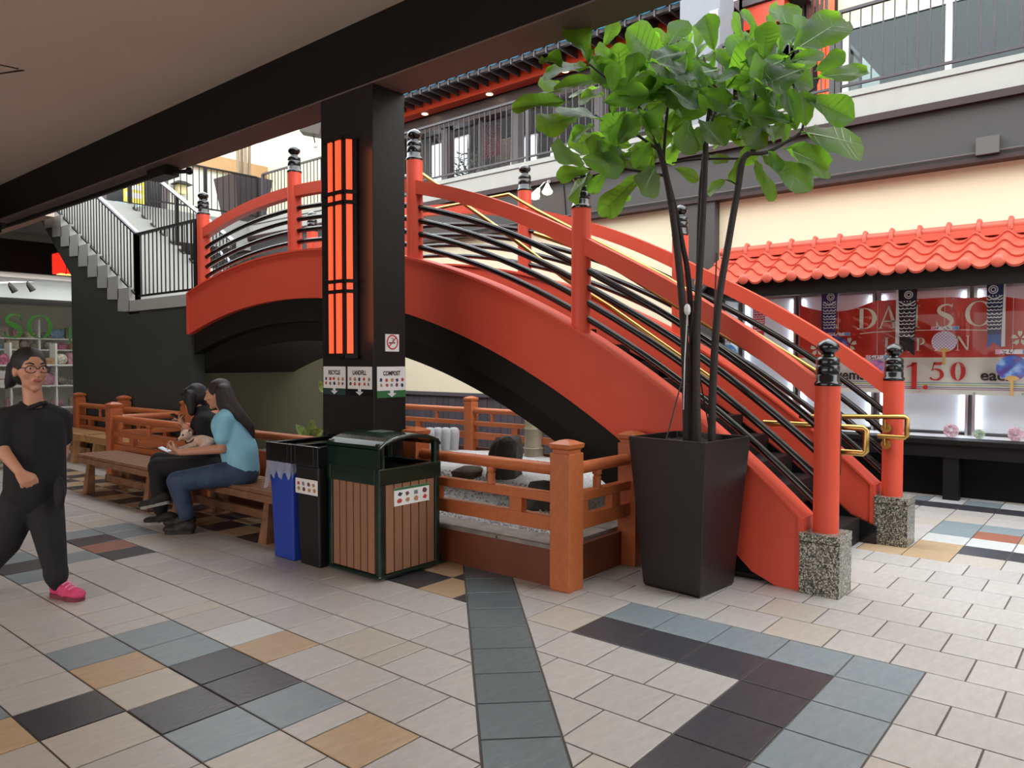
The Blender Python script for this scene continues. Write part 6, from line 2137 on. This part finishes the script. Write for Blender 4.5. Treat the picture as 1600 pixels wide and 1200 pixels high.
for i in range(44):                     # leaves nearest the viewer, in front of the branches
    cx, cy = rng.choice(((420, 330), (520, 380), (600, 300), (640, 230), (560, 460), (680, 420), (760, 400), (700, 330), (820, 300), (860, 420), (1180, 330), (1140, 420), (1090, 300), (1160, 200), (620, 540), (480, 520), (1180, 520), (400, 700)))
    a = rng.uniform(0, 2 * PI)
    L_ = rng.uniform(150, 215)
    bx_, by_ = cx + rng.gauss(0, 34) - 0.5 * L_ * math.cos(a), cy + rng.gauss(0, 30) - 0.4 * L_ * math.sin(a)
    d0 = rng.uniform(-0.42, -0.1)
    b_ = at(800 + bx_ / 2.857, by_ / 2.857, D0 + d0)
    t_ = at(800 + (bx_ + L_ * math.cos(a)) / 2.857, (by_ + 0.85 * L_ * math.sin(a)) / 2.857, D0 + d0 + rng.uniform(-0.15, 0.15))
    nrm = (-_fh + Vector((rng.uniform(-0.5, 0.5), rng.uniform(-0.5, 0.5), rng.uniform(-0.1, 0.7)))).normalized()
    put_leaf(b_, t_, nrm, rng, rng.uniform(1.0, 1.25))
for i in range(85):                     # inner leaves filling the crown
    a = rng.uniform(0, 2 * PI)
    cx, cy = rng.choice(((560, 500), (460, 420), (640, 330), (640, 330), (800, 330), (800, 260), (900, 450), (1050, 420), (1150, 400), (1080, 260), (1160, 240), (720, 620), (480, 660), (1100, 560)))
    bx_, by_ = cx + rng.gauss(0, 62), cy + rng.gauss(0, 50)
    L_ = rng.uniform(110, 170)
    d0 = rng.uniform(0.1, 0.55)
    b_ = at(800 + bx_ / 2.857, by_ / 2.857, D0 + d0)
    t_ = at(800 + (bx_ + L_ * math.cos(a)) / 2.857, (by_ + 0.8 * L_ * math.sin(a)) / 2.857, D0 + d0 + rng.uniform(-0.2, 0.2))
    nrm = (Vector((rng.uniform(-0.6, 0.6), rng.uniform(-0.6, 0.6), rng.uniform(0.2, 1.0))) - _fh * 0.8).normalized()
    put_leaf(b_, t_, nrm, rng, 1.15)
# ---------------------------------------------------------------- people and dog
UPV = Vector((0, 0, 1))
def basis(f):
    f = Vector(f).normalized()
    s = f.cross(UPV)
    if s.length < 1e-4:
        s = Vector((1, 0, 0))
    s.normalize()
    u = s.cross(f).normalized()
    return s, f, u
def bmat(s, f, u):
    return Matrix(((s.x, f.x, u.x), (s.y, f.y, u.y), (s.z, f.z, u.z)))
class Body:
    """overlapping tapered capsules and ellipsoids fused into one continuous skin"""
    def __init__(s):
        s.mb = MB()
    def cap(s, p, q, r0, r1, n=14):
        p, q = Vector(p), Vector(q)
        d = q - p
        L_ = d.length
        if L_ < 1e-5:
            s.mb.ball(p, r0)
            return s
        d.normalize()
        a = d.orthogonal().normalized()
        b = d.cross(a)
        rings = []
        for k in range(6):
            t = PI / 2 * (1 - k / 5)
            rings.append((p - d * r0 * math.sin(t), max(r0 * math.cos(t), r0 * 0.03)))
        for k in range(6):
            t = PI / 2 * k / 5
            rings.append((q + d * r1 * math.sin(t), max(r1 * math.cos(t), r1 * 0.03)))
        s.mb.loft([[c + (a * math.cos(2 * PI * i / n) + b * math.sin(2 * PI * i / n)) * r for i in range(n)] for c, r in rings])
        return s
    def chain(s, pts, rs):
        for i in range(len(pts) - 1):
            s.cap(pts[i], pts[i + 1], rs[i], rs[i + 1])
        return s
    def ell(s, c, rx, ry, rz, M=None):
        s.mb.ball(c, rx, ry, rz, 16, 12, M)
        return s
    def fuse(s, name, m, parent, voxel=0.008, it=4, fac=0.5):
        me = bpy.data.meshes.new('tmp')
        me.from_pydata(s.mb.v, [], s.mb.f)
        bm = bmesh.new()
        bm.from_mesh(me)
        bmesh.ops.recalc_face_normals(bm, faces=bm.faces)
        bm.to_mesh(me)
        bm.free()
        t = bpy.data.objects.new('tmp', me)
        COL.objects.link(t)
        r = t.modifiers.new('r', 'REMESH')
        r.mode = 'VOXEL'
        r.voxel_size = voxel
        if it:
            k = t.modifiers.new('s', 'SMOOTH')
            k.iterations = it
            k.factor = fac
        dg = bpy.context.evaluated_depsgraph_get()
        ev = t.evaluated_get(dg)
        m2 = ev.to_mesh()
        mb = MB()
        mb.add([v.co.copy() for v in m2.vertices], [tuple(p.vertices) for p in m2.polygons])
        ev.to_mesh_clear()
        bpy.data.objects.remove(t)
        bpy.data.meshes.remove(me)
        o = build(name, mb, m, parent)
        o.data.polygons.foreach_set('use_smooth', [True] * len(o.data.polygons))
        return o
def head(B, c, f, k=1.0):
    s, f, u = basis(f)
    M = bmat(s, f, u)
    B.ell(c + u * 0.025 * k - f * 0.012 * k, 0.074 * k, 0.094 * k, 0.088 * k, M)
    B.ell(c - u * 0.012 * k + f * 0.030 * k, 0.063 * k, 0.064 * k, 0.080 * k, M)
    B.ell(c - u * 0.055 * k + f * 0.030 * k, 0.052 * k, 0.056 * k, 0.055 * k, M)
    B.ell(c - u * 0.098 * k + f * 0.062 * k, 0.024 * k, 0.022 * k, 0.020 * k, M)
    B.cap(c + f * 0.090 * k + u * 0.010 * k, c + f * 0.108 * k - u * 0.028 * k, 0.009 * k, 0.014 * k)
    for sg in (1, -1):
        B.ell(c + s * 0.028 * k * sg + f * 0.082 * k + u * 0.032 * k, 0.022 * k, 0.012 * k, 0.008 * k, M)
        B.ell(c + s * 0.040 * k * sg + f * 0.066 * k - u * 0.022 * k, 0.022 * k, 0.018 * k, 0.02 * k, M)
        B.ell(c + s * 0.074 * k * sg - f * 0.006 * k - u * 0.008 * k, 0.010 * k, 0.022 * k, 0.032 * k, M)
    B.ell(c - u * 0.055 * k + f * 0.086 * k, 0.024 * k, 0.012 * k, 0.014 * k, M)
EYEW = mat('eye_white', (224, 220, 214), 0.3)
EYED = mat('dark_iris', (22, 14, 12), 0.2)
LIPS = mat('muted_lips', (164, 84, 78), 0.45)
def face(c, f, parent, k=1.0, specs=False):
    s, f, u = basis(f)
    M = bmat(s, f, u)
    for sg in (1, -1):
        e = c + s * 0.031 * k * sg + f * 0.083 * k + u * 0.008 * k
        o = build('eye', MB().ball(e, 0.0135 * k, 0.009 * k, 0.0048 * k, 10, 6, M), EYEW, parent, smooth=True)
        build('iris', MB().ball(e + f * 0.0065 * k, 0.0058 * k, 0.004 * k, 0.0050 * k, 8, 5, M), EYED, o, smooth=True)
        build('eyebrow', MB().tube([c + s * sg * 0.016 * k + f * 0.094 * k + u * 0.032 * k, c + s * sg * 0.034 * k + f * 0.090 * k + u * 0.038 * k, c + s * sg * 0.052 * k + f * 0.076 * k + u * 0.032 * k], [0.004 * k, 0.005 * k, 0.002 * k], 6), HAIR, parent)
    build('mouth', MB().ball(c - u * 0.056 * k + f * 0.094 * k, 0.023 * k, 0.008 * k, 0.0085 * k, 10, 6, M), LIPS, parent, smooth=True)
    if specs:
        g = MB()
        for sg in (1, -1):
            e = c + s * 0.033 * k * sg + f * 0.100 * k + u * 0.004 * k
            g.tube([e + s * 0.028 * k * math.cos(a) + u * 0.019 * k * math.sin(a) for a in [2 * PI * q / 16 for q in range(17)]], 0.0022 * k, 5, False)
            g.tube([e + s * sg * 0.028 * k + u * 0.008 * k, c + s * 0.078 * k * sg + f * 0.06 * k + u * 0.012 * k, c + s * 0.080 * k * sg - f * 0.01 * k + u * 0.012 * k], 0.002 * k, 5)
        g.tube([c - s * 0.006 * k + f * 0.106 * k + u * 0.006 * k, c + s * 0.006 * k + f * 0.106 * k + u * 0.006 * k], 0.0022 * k, 5)
        build('glasses', g, mat('thin_dark_metal_frame', (60, 50, 48), 0.3, metal=0.6), parent)
def hand(B, wrist, d, n, k=1.0, curl=(0.5, 0.7, 0.5), thumb=1, spread=0.06):
    """palm from the wrist along d, palm faces n, thumb on side +s*thumb"""
    d = Vector(d).normalized()
    n = (Vector(n) - d * Vector(n).dot(d)).normalized()
    s = d.cross(n).normalized()
    pw, pl = 0.036 * k, 0.082 * k
    for t in (-1, -0.33, 0.33, 1):
        B.cap(wrist + s * pw * 0.55 * t + d * 0.01, wrist + d * pl + s * pw * t, 0.016 * k, 0.0125 * k, 10)
    lens = {-1: 0.062, -0.33: 0.078, 0.33: 0.084, 1: 0.074}
    for t, L_ in lens.items():
        t2 = t * thumb
        p = wrist + d * pl + s * pw * t2
        dd = (d + s * spread * t2).normalized()
        ang = 0
        r = 0.0092 * k
        for j, (fr_, cu) in enumerate(zip((0.45, 0.32, 0.23), curl)):
            ang += cu
            v = (dd * math.cos(ang) + n * math.sin(ang)).normalized()
            q = p + v * L_ * k * fr_ * 1.1
            B.cap(p, q, r, r * 0.9, 8)
            p, r = q, r * 0.9
    p = wrist + d * 0.022 * k + s * pw * 0.75 * thumb
    q = p + (d * 0.55 + s * 0.75 * thumb + n * 0.35).normalized() * 0.038 * k
    r_ = q + (d * 0.8 + n * 0.55 + s * 0.1 * thumb).normalized() * 0.030 * k
    e = r_ + (d * 0.6 + n * 0.8 - s * 0.15 * thumb).normalized() * 0.024 * k
    B.cap(p, q, 0.014 * k, 0.011 * k, 8)
    B.cap(q, r_, 0.011 * k, 0.0098 * k, 8)
    B.cap(r_, e, 0.0098 * k, 0.008 * k, 8)
def shoe(heel, toe, m, sole_m, parent, k=1.0, name='shoe', h=0.0):
    heel, toe = Vector(heel), Vector(toe)
    d = toe - heel
    L_ = d.length
    d.normalize()
    s = d.cross(UPV).normalized()
    u = s.cross(d)
    B = Body()
    M = bmat(s, d, u)
    B.ell(heel + d * L_ * 0.16 + u * 0.055 * k, 0.040 * k, 0.058 * k, 0.052 * k, M)
    B.cap(heel + d * L_ * 0.22 + u * 0.070 * k, heel + d * L_ * 0.55 + u * 0.048 * k, 0.042 * k, 0.038 * k)
    B.ell(heel + d * L_ * 0.76 + u * 0.038 * k, 0.046 * k, 0.075 * k, 0.034 * k, M)
    B.ell(heel + d * L_ * 0.55 + u * 0.030 * k, 0.042 * k, 0.10 * k, 0.030 * k, M)
    o = B.fuse(name, m, parent, 0.008, 3)
    sl = MB()
    out = []
    for t, w in ((0.0, 0.022), (0.06, 0.036), (0.25, 0.040), (0.5, 0.038), (0.75, 0.048), (0.92, 0.036), (1.0, 0.014)):
        out.append((t, w * k))
    ring0 = [heel + d * L_ * t + s * w for t, w in out] + [heel + d * L_ * t - s * w for t, w in out[::-1]]
    sl.loft([[p - u * 0.0 for p in ring0], [p + u * 0.026 * k for p in ring0]])
    build('sole', sl, sole_m, o)
    return o
def hair_cap(B, c, f, k=1.0, front=0.02):
    s, f, u = basis(f)
    M = bmat(s, f, u)
    B.ell(c + u * 0.034 * k - f * 0.022 * k, 0.083 * k, 0.096 * k, 0.092 * k, M)
    B.ell(c + u * 0.0 * k - f * 0.048 * k, 0.080 * k, 0.066 * k, 0.088 * k, M)
    B.ell(c + u * 0.075 * k + f * front * k, 0.066 * k, 0.062 * k, 0.042 * k, M)

# --- walking woman, black polo and trousers, pink shoes
DW = 4.74
def W(x, y, dw=0.0):
    return at(x, y, DW + dw)
wom = thing('person', 'walking woman with glasses and ponytail in black polo, black trousers and pink sneakers', 'person', (W(50, 932).x, W(50, 932).y, 0))
hc = W(47, 578)
wf_ = (_rt * 0.80 - _fh * 0.60)
B = Body()
KH = 1.16
head(B, hc, wf_, KH)
B.cap(W(49, 600, 0.01), W(53, 633, 0.02), 0.053, 0.058)
B.cap(W(53, 640, 0.02), W(20, 650, -0.05), 0.055, 0.05)
B.cap(W(53, 640, 0.02), W(88, 650, 0.09), 0.055, 0.05)
B.cap(W(53, 664, 0.02), W(53, 720, 0.02), 0.118, 0.11)
B.cap(W(53, 720, 0.02), W(52, 765, 0.02), 0.11, 0.125)
B.chain([W(8, 652, -0.09), W(5, 706, -0.14), W(32, 739, -0.22)], [0.047, 0.040, 0.027])
hand(B, W(32, 739, -0.22), W(44, 752, -0.25) - W(32, 739, -0.22), _rt * -0.4 + _fh * 0.5 - UPV * 0.6, 1.0, (1.25, 1.5, 1.0), 1)
B.chain([W(96, 652, 0.12), W(99, 695, 0.17), W(95, 730, 0.17)], [0.044, 0.036, 0.026])
hand(B, W(95, 730, 0.17), UPV * -1 + _rt * -0.1, _rt * -1, 0.95, (0.4, 0.5, 0.4), 1)
B.chain([W(66, 770, 0.04), W(79, 845, 0.0), W(87, 912, 0.0)], [0.10, 0.065, 0.042])
B.chain([W(36, 770, 0.0), W(6, 848, -0.02), W(-34, 905, 0.06)], [0.10, 0.065, 0.042])
body = B.fuse('body', SKIN, wom, 0.0075, 4)
face(hc, wf_, wom, KH, True)
B = Body()
B.cap(W(53, 668, 0.02), W(53, 720, 0.02), 0.138, 0.138)
B.cap(W(53, 720, 0.02), W(53, 772, 0.02), 0.138, 0.150)
B.cap(W(38, 665, -0.02), W(38, 768, -0.02), 0.105, 0.118)
B.cap(W(74, 665, 0.06), W(72, 768, 0.06), 0.105, 0.118)
B.cap(W(43, 645, -0.01), W(12, 654, -0.09), 0.060, 0.066)
B.cap(W(64, 645, 0.05), W(92, 654, 0.12), 0.060, 0.064)
B.cap(W(53, 646, 0.05), W(53, 660, 0.04), 0.062, 0.09)
B.cap(W(62, 641, 0.05), W(88, 650, 0.10), 0.064, 0.066)
B.cap(W(40, 642, 0.0), W(18, 651, -0.06), 0.06, 0.066)
B.cap(W(8, 652, -0.09), W(5, 690, -0.12), 0.066, 0.062)
B.cap(W(96, 652, 0.12), W(99, 684, 0.16), 0.062, 0.056)
BLK = mat('black_polo_cotton', (20, 20, 24), 0.85, var=0.2, vscale=10, bump=0.2, bscale=30)
sh_ = B.fuse('polo_shirt', BLK, wom, 0.011, 5)
col = MB()
cb_ = W(52, 633, 0.015)
col.tube([cb_ + _rt * 0.068 * math.cos(a) + _fh * 0.062 * math.sin(a) + UPV * (0.012 if math.sin(a) > -0.4 else -0.02 + 0.03 * abs(math.cos(a))) for a in [2 * PI * q / 20 for q in range(21)]], 0.015, 6, False)
build('collar', col, BLK, sh_)
B = Body()
B.cap(W(52, 762, 0.02), W(66, 785, 0.03), 0.135, 0.118)
B.cap(W(52, 762, 0.02), W(36, 785, 0.0), 0.135, 0.118)
B.chain([W(66, 775, 0.04), W(79, 845, 0.0), W(88, 896, 0.0)], [0.122, 0.090, 0.066])
B.cap(W(87, 893, 0), W(88, 900, 0), 0.074, 0.070)
B.cap(W(88, 900, 0), W(89, 912, 0), 0.05, 0.046)
B.chain([W(36, 775, 0.0), W(8, 848, -0.02), W(-30, 895, 0.06)], [0.122, 0.092, 0.070])
B.ell(W(93, 770, -0.06), 0.03, 0.05, 0.11)
B.fuse('trousers', mat('black_trouser_cloth', (26, 25, 29), 0.85, var=0.2, vscale=8, bump=0.2, bscale=25), wom, 0.011, 4)
B = Body()
hair_cap(B, hc, wf_, KH * 1.02, -0.005)
s_, f_, u_ = basis(wf_)
B.chain([hc - f_ * 0.10 + u_ * 0.05, W(22, 575, 0.1), W(16, 598, 0.12), W(10, 606, 0.12)], [0.055, 0.045, 0.034, 0.012])
B.fuse('hair', HAIR, wom, 0.008, 3)
build('hair_tie', MB().tube([hc - f_ * 0.115 + u_ * 0.05 + (s_ * math.cos(a) + u_ * math.sin(a)) * 0.05 for a in [2 * PI * q / 12 for q in range(13)]], 0.012, 6, False), INK, wom)
PINK = mat('pink_mesh_sneaker', (214, 62, 112), 0.6, var=0.25, vscale=30, bump=0.2, bscale=80)
h1 = Vector(W(84, 930, 0.05)); h1.z = 0.0
t1 = Vector(W(128, 934, -0.06)); t1.z = 0.0
so = shoe(h1, t1, PINK, mat('dark_red_sole', (110, 40, 56), 0.6), wom, 1.08, 'sneaker')
lc = MB()
dsh = (t1 - h1).normalized()
sd_ = dsh.cross(UPV)
for q in range(4):
    p = h1 + dsh * (0.10 + 0.028 * q) + UPV * (0.112 - 0.013 * q)
    lc.tube([p - sd_ * 0.03 - UPV * 0.006, p + UPV * 0.006, p + sd_ * 0.03 - UPV * 0.006], 0.005, 5)
build('laces', lc, mat('pale_pink_lace', (236, 150, 176), 0.6), so)
h2 = W(-46, 905, 0.05)
t2 = Vector(W(-18, 936, 0.0)); t2.z = 0.02
shoe(h2, t2, PINK, MATS['dark_red_sole'], wom, 1.05, 'sneaker')

# --- seated person in light blue T-shirt, long dark hair
DB = 6.66
def S(x, y, dw=0.0):
    return at(x, y, DB + dw)
blu = thing('person', 'seated person in light blue T-shirt and jeans with long dark hair, looking at a phone', 'person', (S(375, 750).x, S(375, 750).y, 0.43))
lf_ = (_rt * -1.0 - _fh * 0.08 - UPV * 0.12)
hc = S(341, 616)
B = Body()
KB_ = 1.07
head(B, hc, lf_, KB_)
B.cap(S(347, 628), S(354, 648), 0.055, 0.062)
B.cap(S(354, 652, -0.12), S(354, 652, 0.14), 0.06, 0.06)
B.chain([S(360, 668), S(374, 705), S(380, 732)], [0.135, 0.14, 0.13])
for dw in (-0.17, 0.19):
    B.chain([S(352, 656, dw), S(347, 701, dw), S(282, 707, dw * 0.55)], [0.055, 0.045, 0.030])
    B.chain([S(372, 738, dw * 0.55), S(276, 752, dw * 0.7), S(291, 806, dw * 0.7)], [0.10, 0.07, 0.045])
hand(B, S(281, 707, -0.09), S(262, 700, -0.05) - S(281, 707, -0.09), UPV * 0.7 + _fh * 0.6, 1.05, (0.5, 0.8, 0.5), -1)
hand(B, S(282, 707, 0.10), S(264, 702, 0.05) - S(282, 707, 0.10), UPV * 0.7 - _fh * 0.6, 1.05, (0.5, 0.8, 0.5), 1)
B.fuse('body', SKIN, blu, 0.008, 4)
face(hc, lf_, blu, KB_)
B = Body()
B.chain([S(357, 665), S(373, 702), S(379, 735)], [0.150, 0.162, 0.150])
B.chain([S(362, 668, -0.06), S(378, 706, -0.07), S(380, 735, -0.07)], [0.13, 0.14, 0.135])
B.chain([S(362, 668, 0.08), S(378, 706, 0.08), S(380, 735, 0.08)], [0.13, 0.14, 0.135])
B.cap(S(353, 650, -0.13), S(353, 650, 0.14), 0.07, 0.07)
for dw in (-0.17, 0.19):
    B.cap(S(352, 656, dw), S(348, 683, dw * 1.05), 0.076, 0.074)
B.fuse('tshirt', mat('light_blue_cotton', (142, 204, 226), 0.85, var=0.15, vscale=7, bump=0.25, bscale=18), blu, 0.012, 5)
B = Body()
B.cap(S(380, 737, -0.07), S(380, 737, 0.09), 0.135, 0.135)
for dw in (-0.17, 0.19):
    B.chain([S(374, 738, dw * 0.6), S(277, 752, dw * 0.7), S(290, 796, dw * 0.7)], [0.118, 0.09, 0.066])
    B.cap(S(290, 796, dw * 0.7), S(291, 803, dw * 0.7), 0.070, 0.068)
B.fuse('jeans', mat('blue_denim', (62, 84, 112), 0.8, var=0.35, vscale=9, rgb2=(40, 54, 78), bump=0.3, bscale=40), blu, 0.012, 4)
B = Body()
s_, f_, u_ = basis(lf_)
hair_cap(B, hc, lf_, KB_ * 1.04, 0.0)
for dw in (-0.07, 0.0, 0.07):
    B.chain([S(350, 612, dw), S(358, 632, dw * 1.3), S(374, 650, dw * 1.3), S(390, 666, dw), S(397, 684, dw * 0.8)], [0.075, 0.075, 0.062, 0.045, 0.012])
B.chain([S(343, 610, -0.085), S(346, 632, -0.09), S(352, 650, -0.10)], [0.04, 0.042, 0.02])
B.fuse('hair', mat('dark_brown_long_hair', (38, 26, 20), 0.42, var=0.4, vscale=14, bump=0.5, bscale=50, stretch=(8, 8, 1)), blu, 0.009, 3)
SHB = mat('dark_brown_shoe', (40, 34, 32), 0.6)
SOLEW = mat('grey_white_sole', (170, 168, 164), 0.6)
for dw in (-0.13, 0.14):
    h_ = Vector(S(303, 822, dw)); h_.z = 0
    t_ = Vector(S(258, 824, dw - 0.03)); t_.z = 0
    shoe(h_, t_, SHB, SHB, blu, 1.05)
ph1 = thing('phone', 'pale lit smartphone in the hands of the person in blue', 'phone', S(257, 702, -0.02))
p0, p1 = S(250, 699, 0.0), S(266, 706, 0.0)
build('case', MB().bar(p0, p1, 0.07, 0.009, up=UPV), WHITE, ph1, bevel=0.003)
build('screen', MB().bar(p0 + UPV * 0.006 + (p1 - p0) * 0.06, p1 + UPV * 0.006 - (p1 - p0) * 0.06, 0.062, 0.002, up=UPV), glow('phone_screen_glow', (190, 206, 224), 0.25), ph1)

# --- seated person in black with black bob, behind
DK = 7.06
def K(x, y, dw=0.0):
    return at(x, y, DK + dw)
blk = thing('person', 'seated person all in black with black hair over the face, holding a phone', 'person', (K(330, 735).x, K(330, 735).y, 0.43))
kf = (_rt * -0.9 - _fh * 0.25 - UPV * 0.45)
hc = K(306, 622)
B = Body()
head(B, hc, kf, 1.0)
B.cap(K(312, 632), K(318, 650), 0.05, 0.058)
B.chain([K(322, 665), K(330, 700), K(334, 728)], [0.125, 0.12, 0.12])
B.cap(K(318, 655, -0.12), K(318, 655, 0.14), 0.055, 0.055)
for dw in (-0.16, 0.17):
    B.chain([K(317, 657, dw), K(312, 692, dw), K(290, 668, dw * 0.6 - 0.04)], [0.05, 0.042, 0.03])
hand(B, K(290, 668, -0.13), K(283, 657, -0.1) - K(290, 668, -0.13), _rt * -0.5 + UPV * 0.6 + _fh * 0.3, 1.0, (0.5, 0.8, 0.6), -1)
hand(B, K(290, 668, 0.06), K(283, 657, 0.03) - K(290, 668, 0.06), _rt * -0.5 + UPV * 0.6 - _fh * 0.3, 1.0, (0.5, 0.8, 0.6), 1)
B.chain([K(328, 730, -0.08), K(246, 728, -0.10), K(252, 792, -0.12)], [0.09, 0.065, 0.045])
B.chain([K(328, 728, 0.08), K(250, 722, 0.02), K(256, 780, -0.05)], [0.09, 0.065, 0.045])
B.fuse('body', SKIN, blk, 0.008, 4)
face(hc, kf, blk, 1.0)
B = Body()
B.chain([K(322, 665), K(330, 700), K(334, 730)], [0.142, 0.14, 0.14])
B.cap(K(318, 655, -0.12), K(318, 655, 0.14), 0.072, 0.072)
B.cap(K(315, 641), K(318, 655), 0.066, 0.085)
for dw in (-0.16, 0.17):
    B.chain([K(317, 657, dw), K(313, 688, dw), K(304, 683, dw * 0.85)], [0.07, 0.062, 0.05])
B.fuse('black_top', BLK, blk, 0.012, 4)
B = Body()
B.cap(K(334, 732, -0.07), K(334, 732, 0.09), 0.125, 0.125)
B.chain([K(328, 730, -0.08), K(246, 729, -0.10), K(251, 796, -0.12)], [0.108, 0.085, 0.062])
B.chain([K(328, 727, 0.08), K(249, 720, 0.02), K(253, 772, -0.10)], [0.108, 0.085, 0.062])
B.fuse('trousers', mat('black_jeans', (18, 18, 20), 0.85, bump=0.2, bscale=30), blk, 0.012, 4)
B = Body()
s_, f_, u_ = basis(kf)
hair_cap(B, hc, kf, 1.08, 0.02)
B.ell(hc + f_ * 0.01 + u_ * 0.01, 0.094, 0.104, 0.10, bmat(s_, f_, u_))
B.ell(hc + f_ * 0.062 + u_ * 0.045, 0.080, 0.055, 0.062, bmat(s_, f_, u_))
B.ell(hc + f_ * 0.085 - u_ * 0.0, 0.070, 0.025, 0.050, bmat(s_, f_, u_))
for sg in (1, -1):
    B.cap(hc + s_ * 0.065 * sg + u_ * 0.04 + f_ * 0.02, hc + s_ * 0.072 * sg - UPV * 0.115 + f_ * 0.03, 0.056, 0.034)
B.cap(hc - f_ * 0.06, hc - f_ * 0.05 - UPV * 0.11, 0.078, 0.055)
B.fuse('hair', HAIR, blk, 0.009, 3)
SHK = mat('black_canvas_shoe', (26, 24, 24), 0.7)
h_ = Vector(K(275, 812, -0.15)); h_.z = 0
t_ = Vector(K(226, 812, -0.2)); t_.z = 0
shoe(h_, t_, SHK, mat('thin_white_sole', (150, 146, 140), 0.6), blk, 1.05)
shoe(K(266, 786, -0.16), K(220, 796, -0.2), SHK, MATS['thin_white_sole'], blk, 1.05)
ph2 = thing('phone', 'dark smartphone held up by the person in black', 'phone', K(277, 652, -0.06))
build('case', MB().bar(K(268, 647, -0.05), K(286, 657, -0.05), 0.075, 0.010, up=UPV), INK, ph2, bevel=0.003)
build('screen', MB().bar(K(269, 646.4, -0.05), K(285, 655.4, -0.05), 0.066, 0.003, up=UPV), mat('dark_phone_glass', (30, 34, 44), 0.1), ph2)

# --- small tan dog on the lap
DD = 6.86
def G(x, y, dw=0.0):
    return at(x, y, DD + dw)
FUR = mat('tan_short_fur', (196, 160, 134), 0.8, var=0.25, vscale=14, rgb2=(226, 206, 190), bump=0.3, bscale=60)
dog = thing('dog', 'small tan short-haired dog with dark collar lying on the lap of the person in black', 'dog', G(310, 700))
B = Body()
B.chain([G(302, 690), G(314, 690), G(326, 693)], [0.058, 0.066, 0.062])
B.chain([G(300, 688), G(294, 682)], [0.045, 0.040])
df = (_rt * -0.55 - _fh * 0.8 - UPV * 0.15)
s_, f_, u_ = basis(df)
dh = G(291, 679, -0.06)
B.ell(dh, 0.050, 0.052, 0.048, bmat(s_, f_, u_))
B.cap(dh + f_ * 0.03 - u_ * 0.015, dh + f_ * 0.078 - u_ * 0.026, 0.028, 0.016)
B.chain([G(300, 695, -0.05), G(288, 699, -0.08), G(277, 701, -0.09)], [0.026, 0.018, 0.015])
B.chain([G(304, 696, -0.07), G(292, 701, -0.10), G(281, 703, -0.11)], [0.026, 0.018, 0.015])
B.chain([G(326, 694, -0.06), G(314, 700, -0.09), G(308, 703, -0.09)], [0.040, 0.024, 0.016])
B.chain([G(332, 694), G(338, 690), G(342, 684)], [0.018, 0.012, 0.007])
B.fuse('body', FUR, dog, 0.006, 3)
for sg, lift in ((1, 0.01), (-1, 0.0)):
    b_ = dh + s_ * 0.042 * sg + u_ * 0.03 - f_ * 0.005
    build('ear', MB().loft([[b_ + f_ * 0.012, b_ - s_ * sg * 0.018 - f_ * 0.006, b_ - f_ * 0.016 + s_ * sg * 0.006],
                            [b_ + s_ * sg * 0.03 + u_ * 0.022 + f_ * 0.014, b_ + s_ * sg * 0.02 + u_ * 0.036, b_ + s_ * sg * 0.034 + u_ * 0.02 - f_ * 0.01],
                            [b_ + s_ * sg * 0.058 + u_ * 0.008, b_ + s_ * sg * 0.060 + u_ * 0.012, b_ + s_ * sg * 0.058 + u_ * 0.006 - f_ * 0.004]]), mat('pinkish_brown_ear', (150, 100, 92), 0.7), dog, smooth=True)
    build('eye', MB().ball(dh + s_ * 0.022 * sg + f_ * 0.046 + u_ * 0.008, 0.009, 0.008, 0.009, 8, 6), EYED, dog, smooth=True)
build('nose', MB().ball(dh + f_ * 0.094 - u_ * 0.022, 0.011, 0.009, 0.008, 8, 6, bmat(s_, f_, u_)), INK, dog, smooth=True)
cc_ = G(298, 686, -0.02)
nd = (G(302, 690) - dh).normalized()
a_ = nd.orthogonal().normalized()
b2 = nd.cross(a_)
build('collar', MB().tube([cc_ + (a_ * math.cos(t) + b2 * math.sin(t)) * 0.050 for t in [2 * PI * q / 16 for q in range(17)]], 0.009, 6, False), mat('dark_maroon_collar', (60, 24, 34), 0.6), dog)
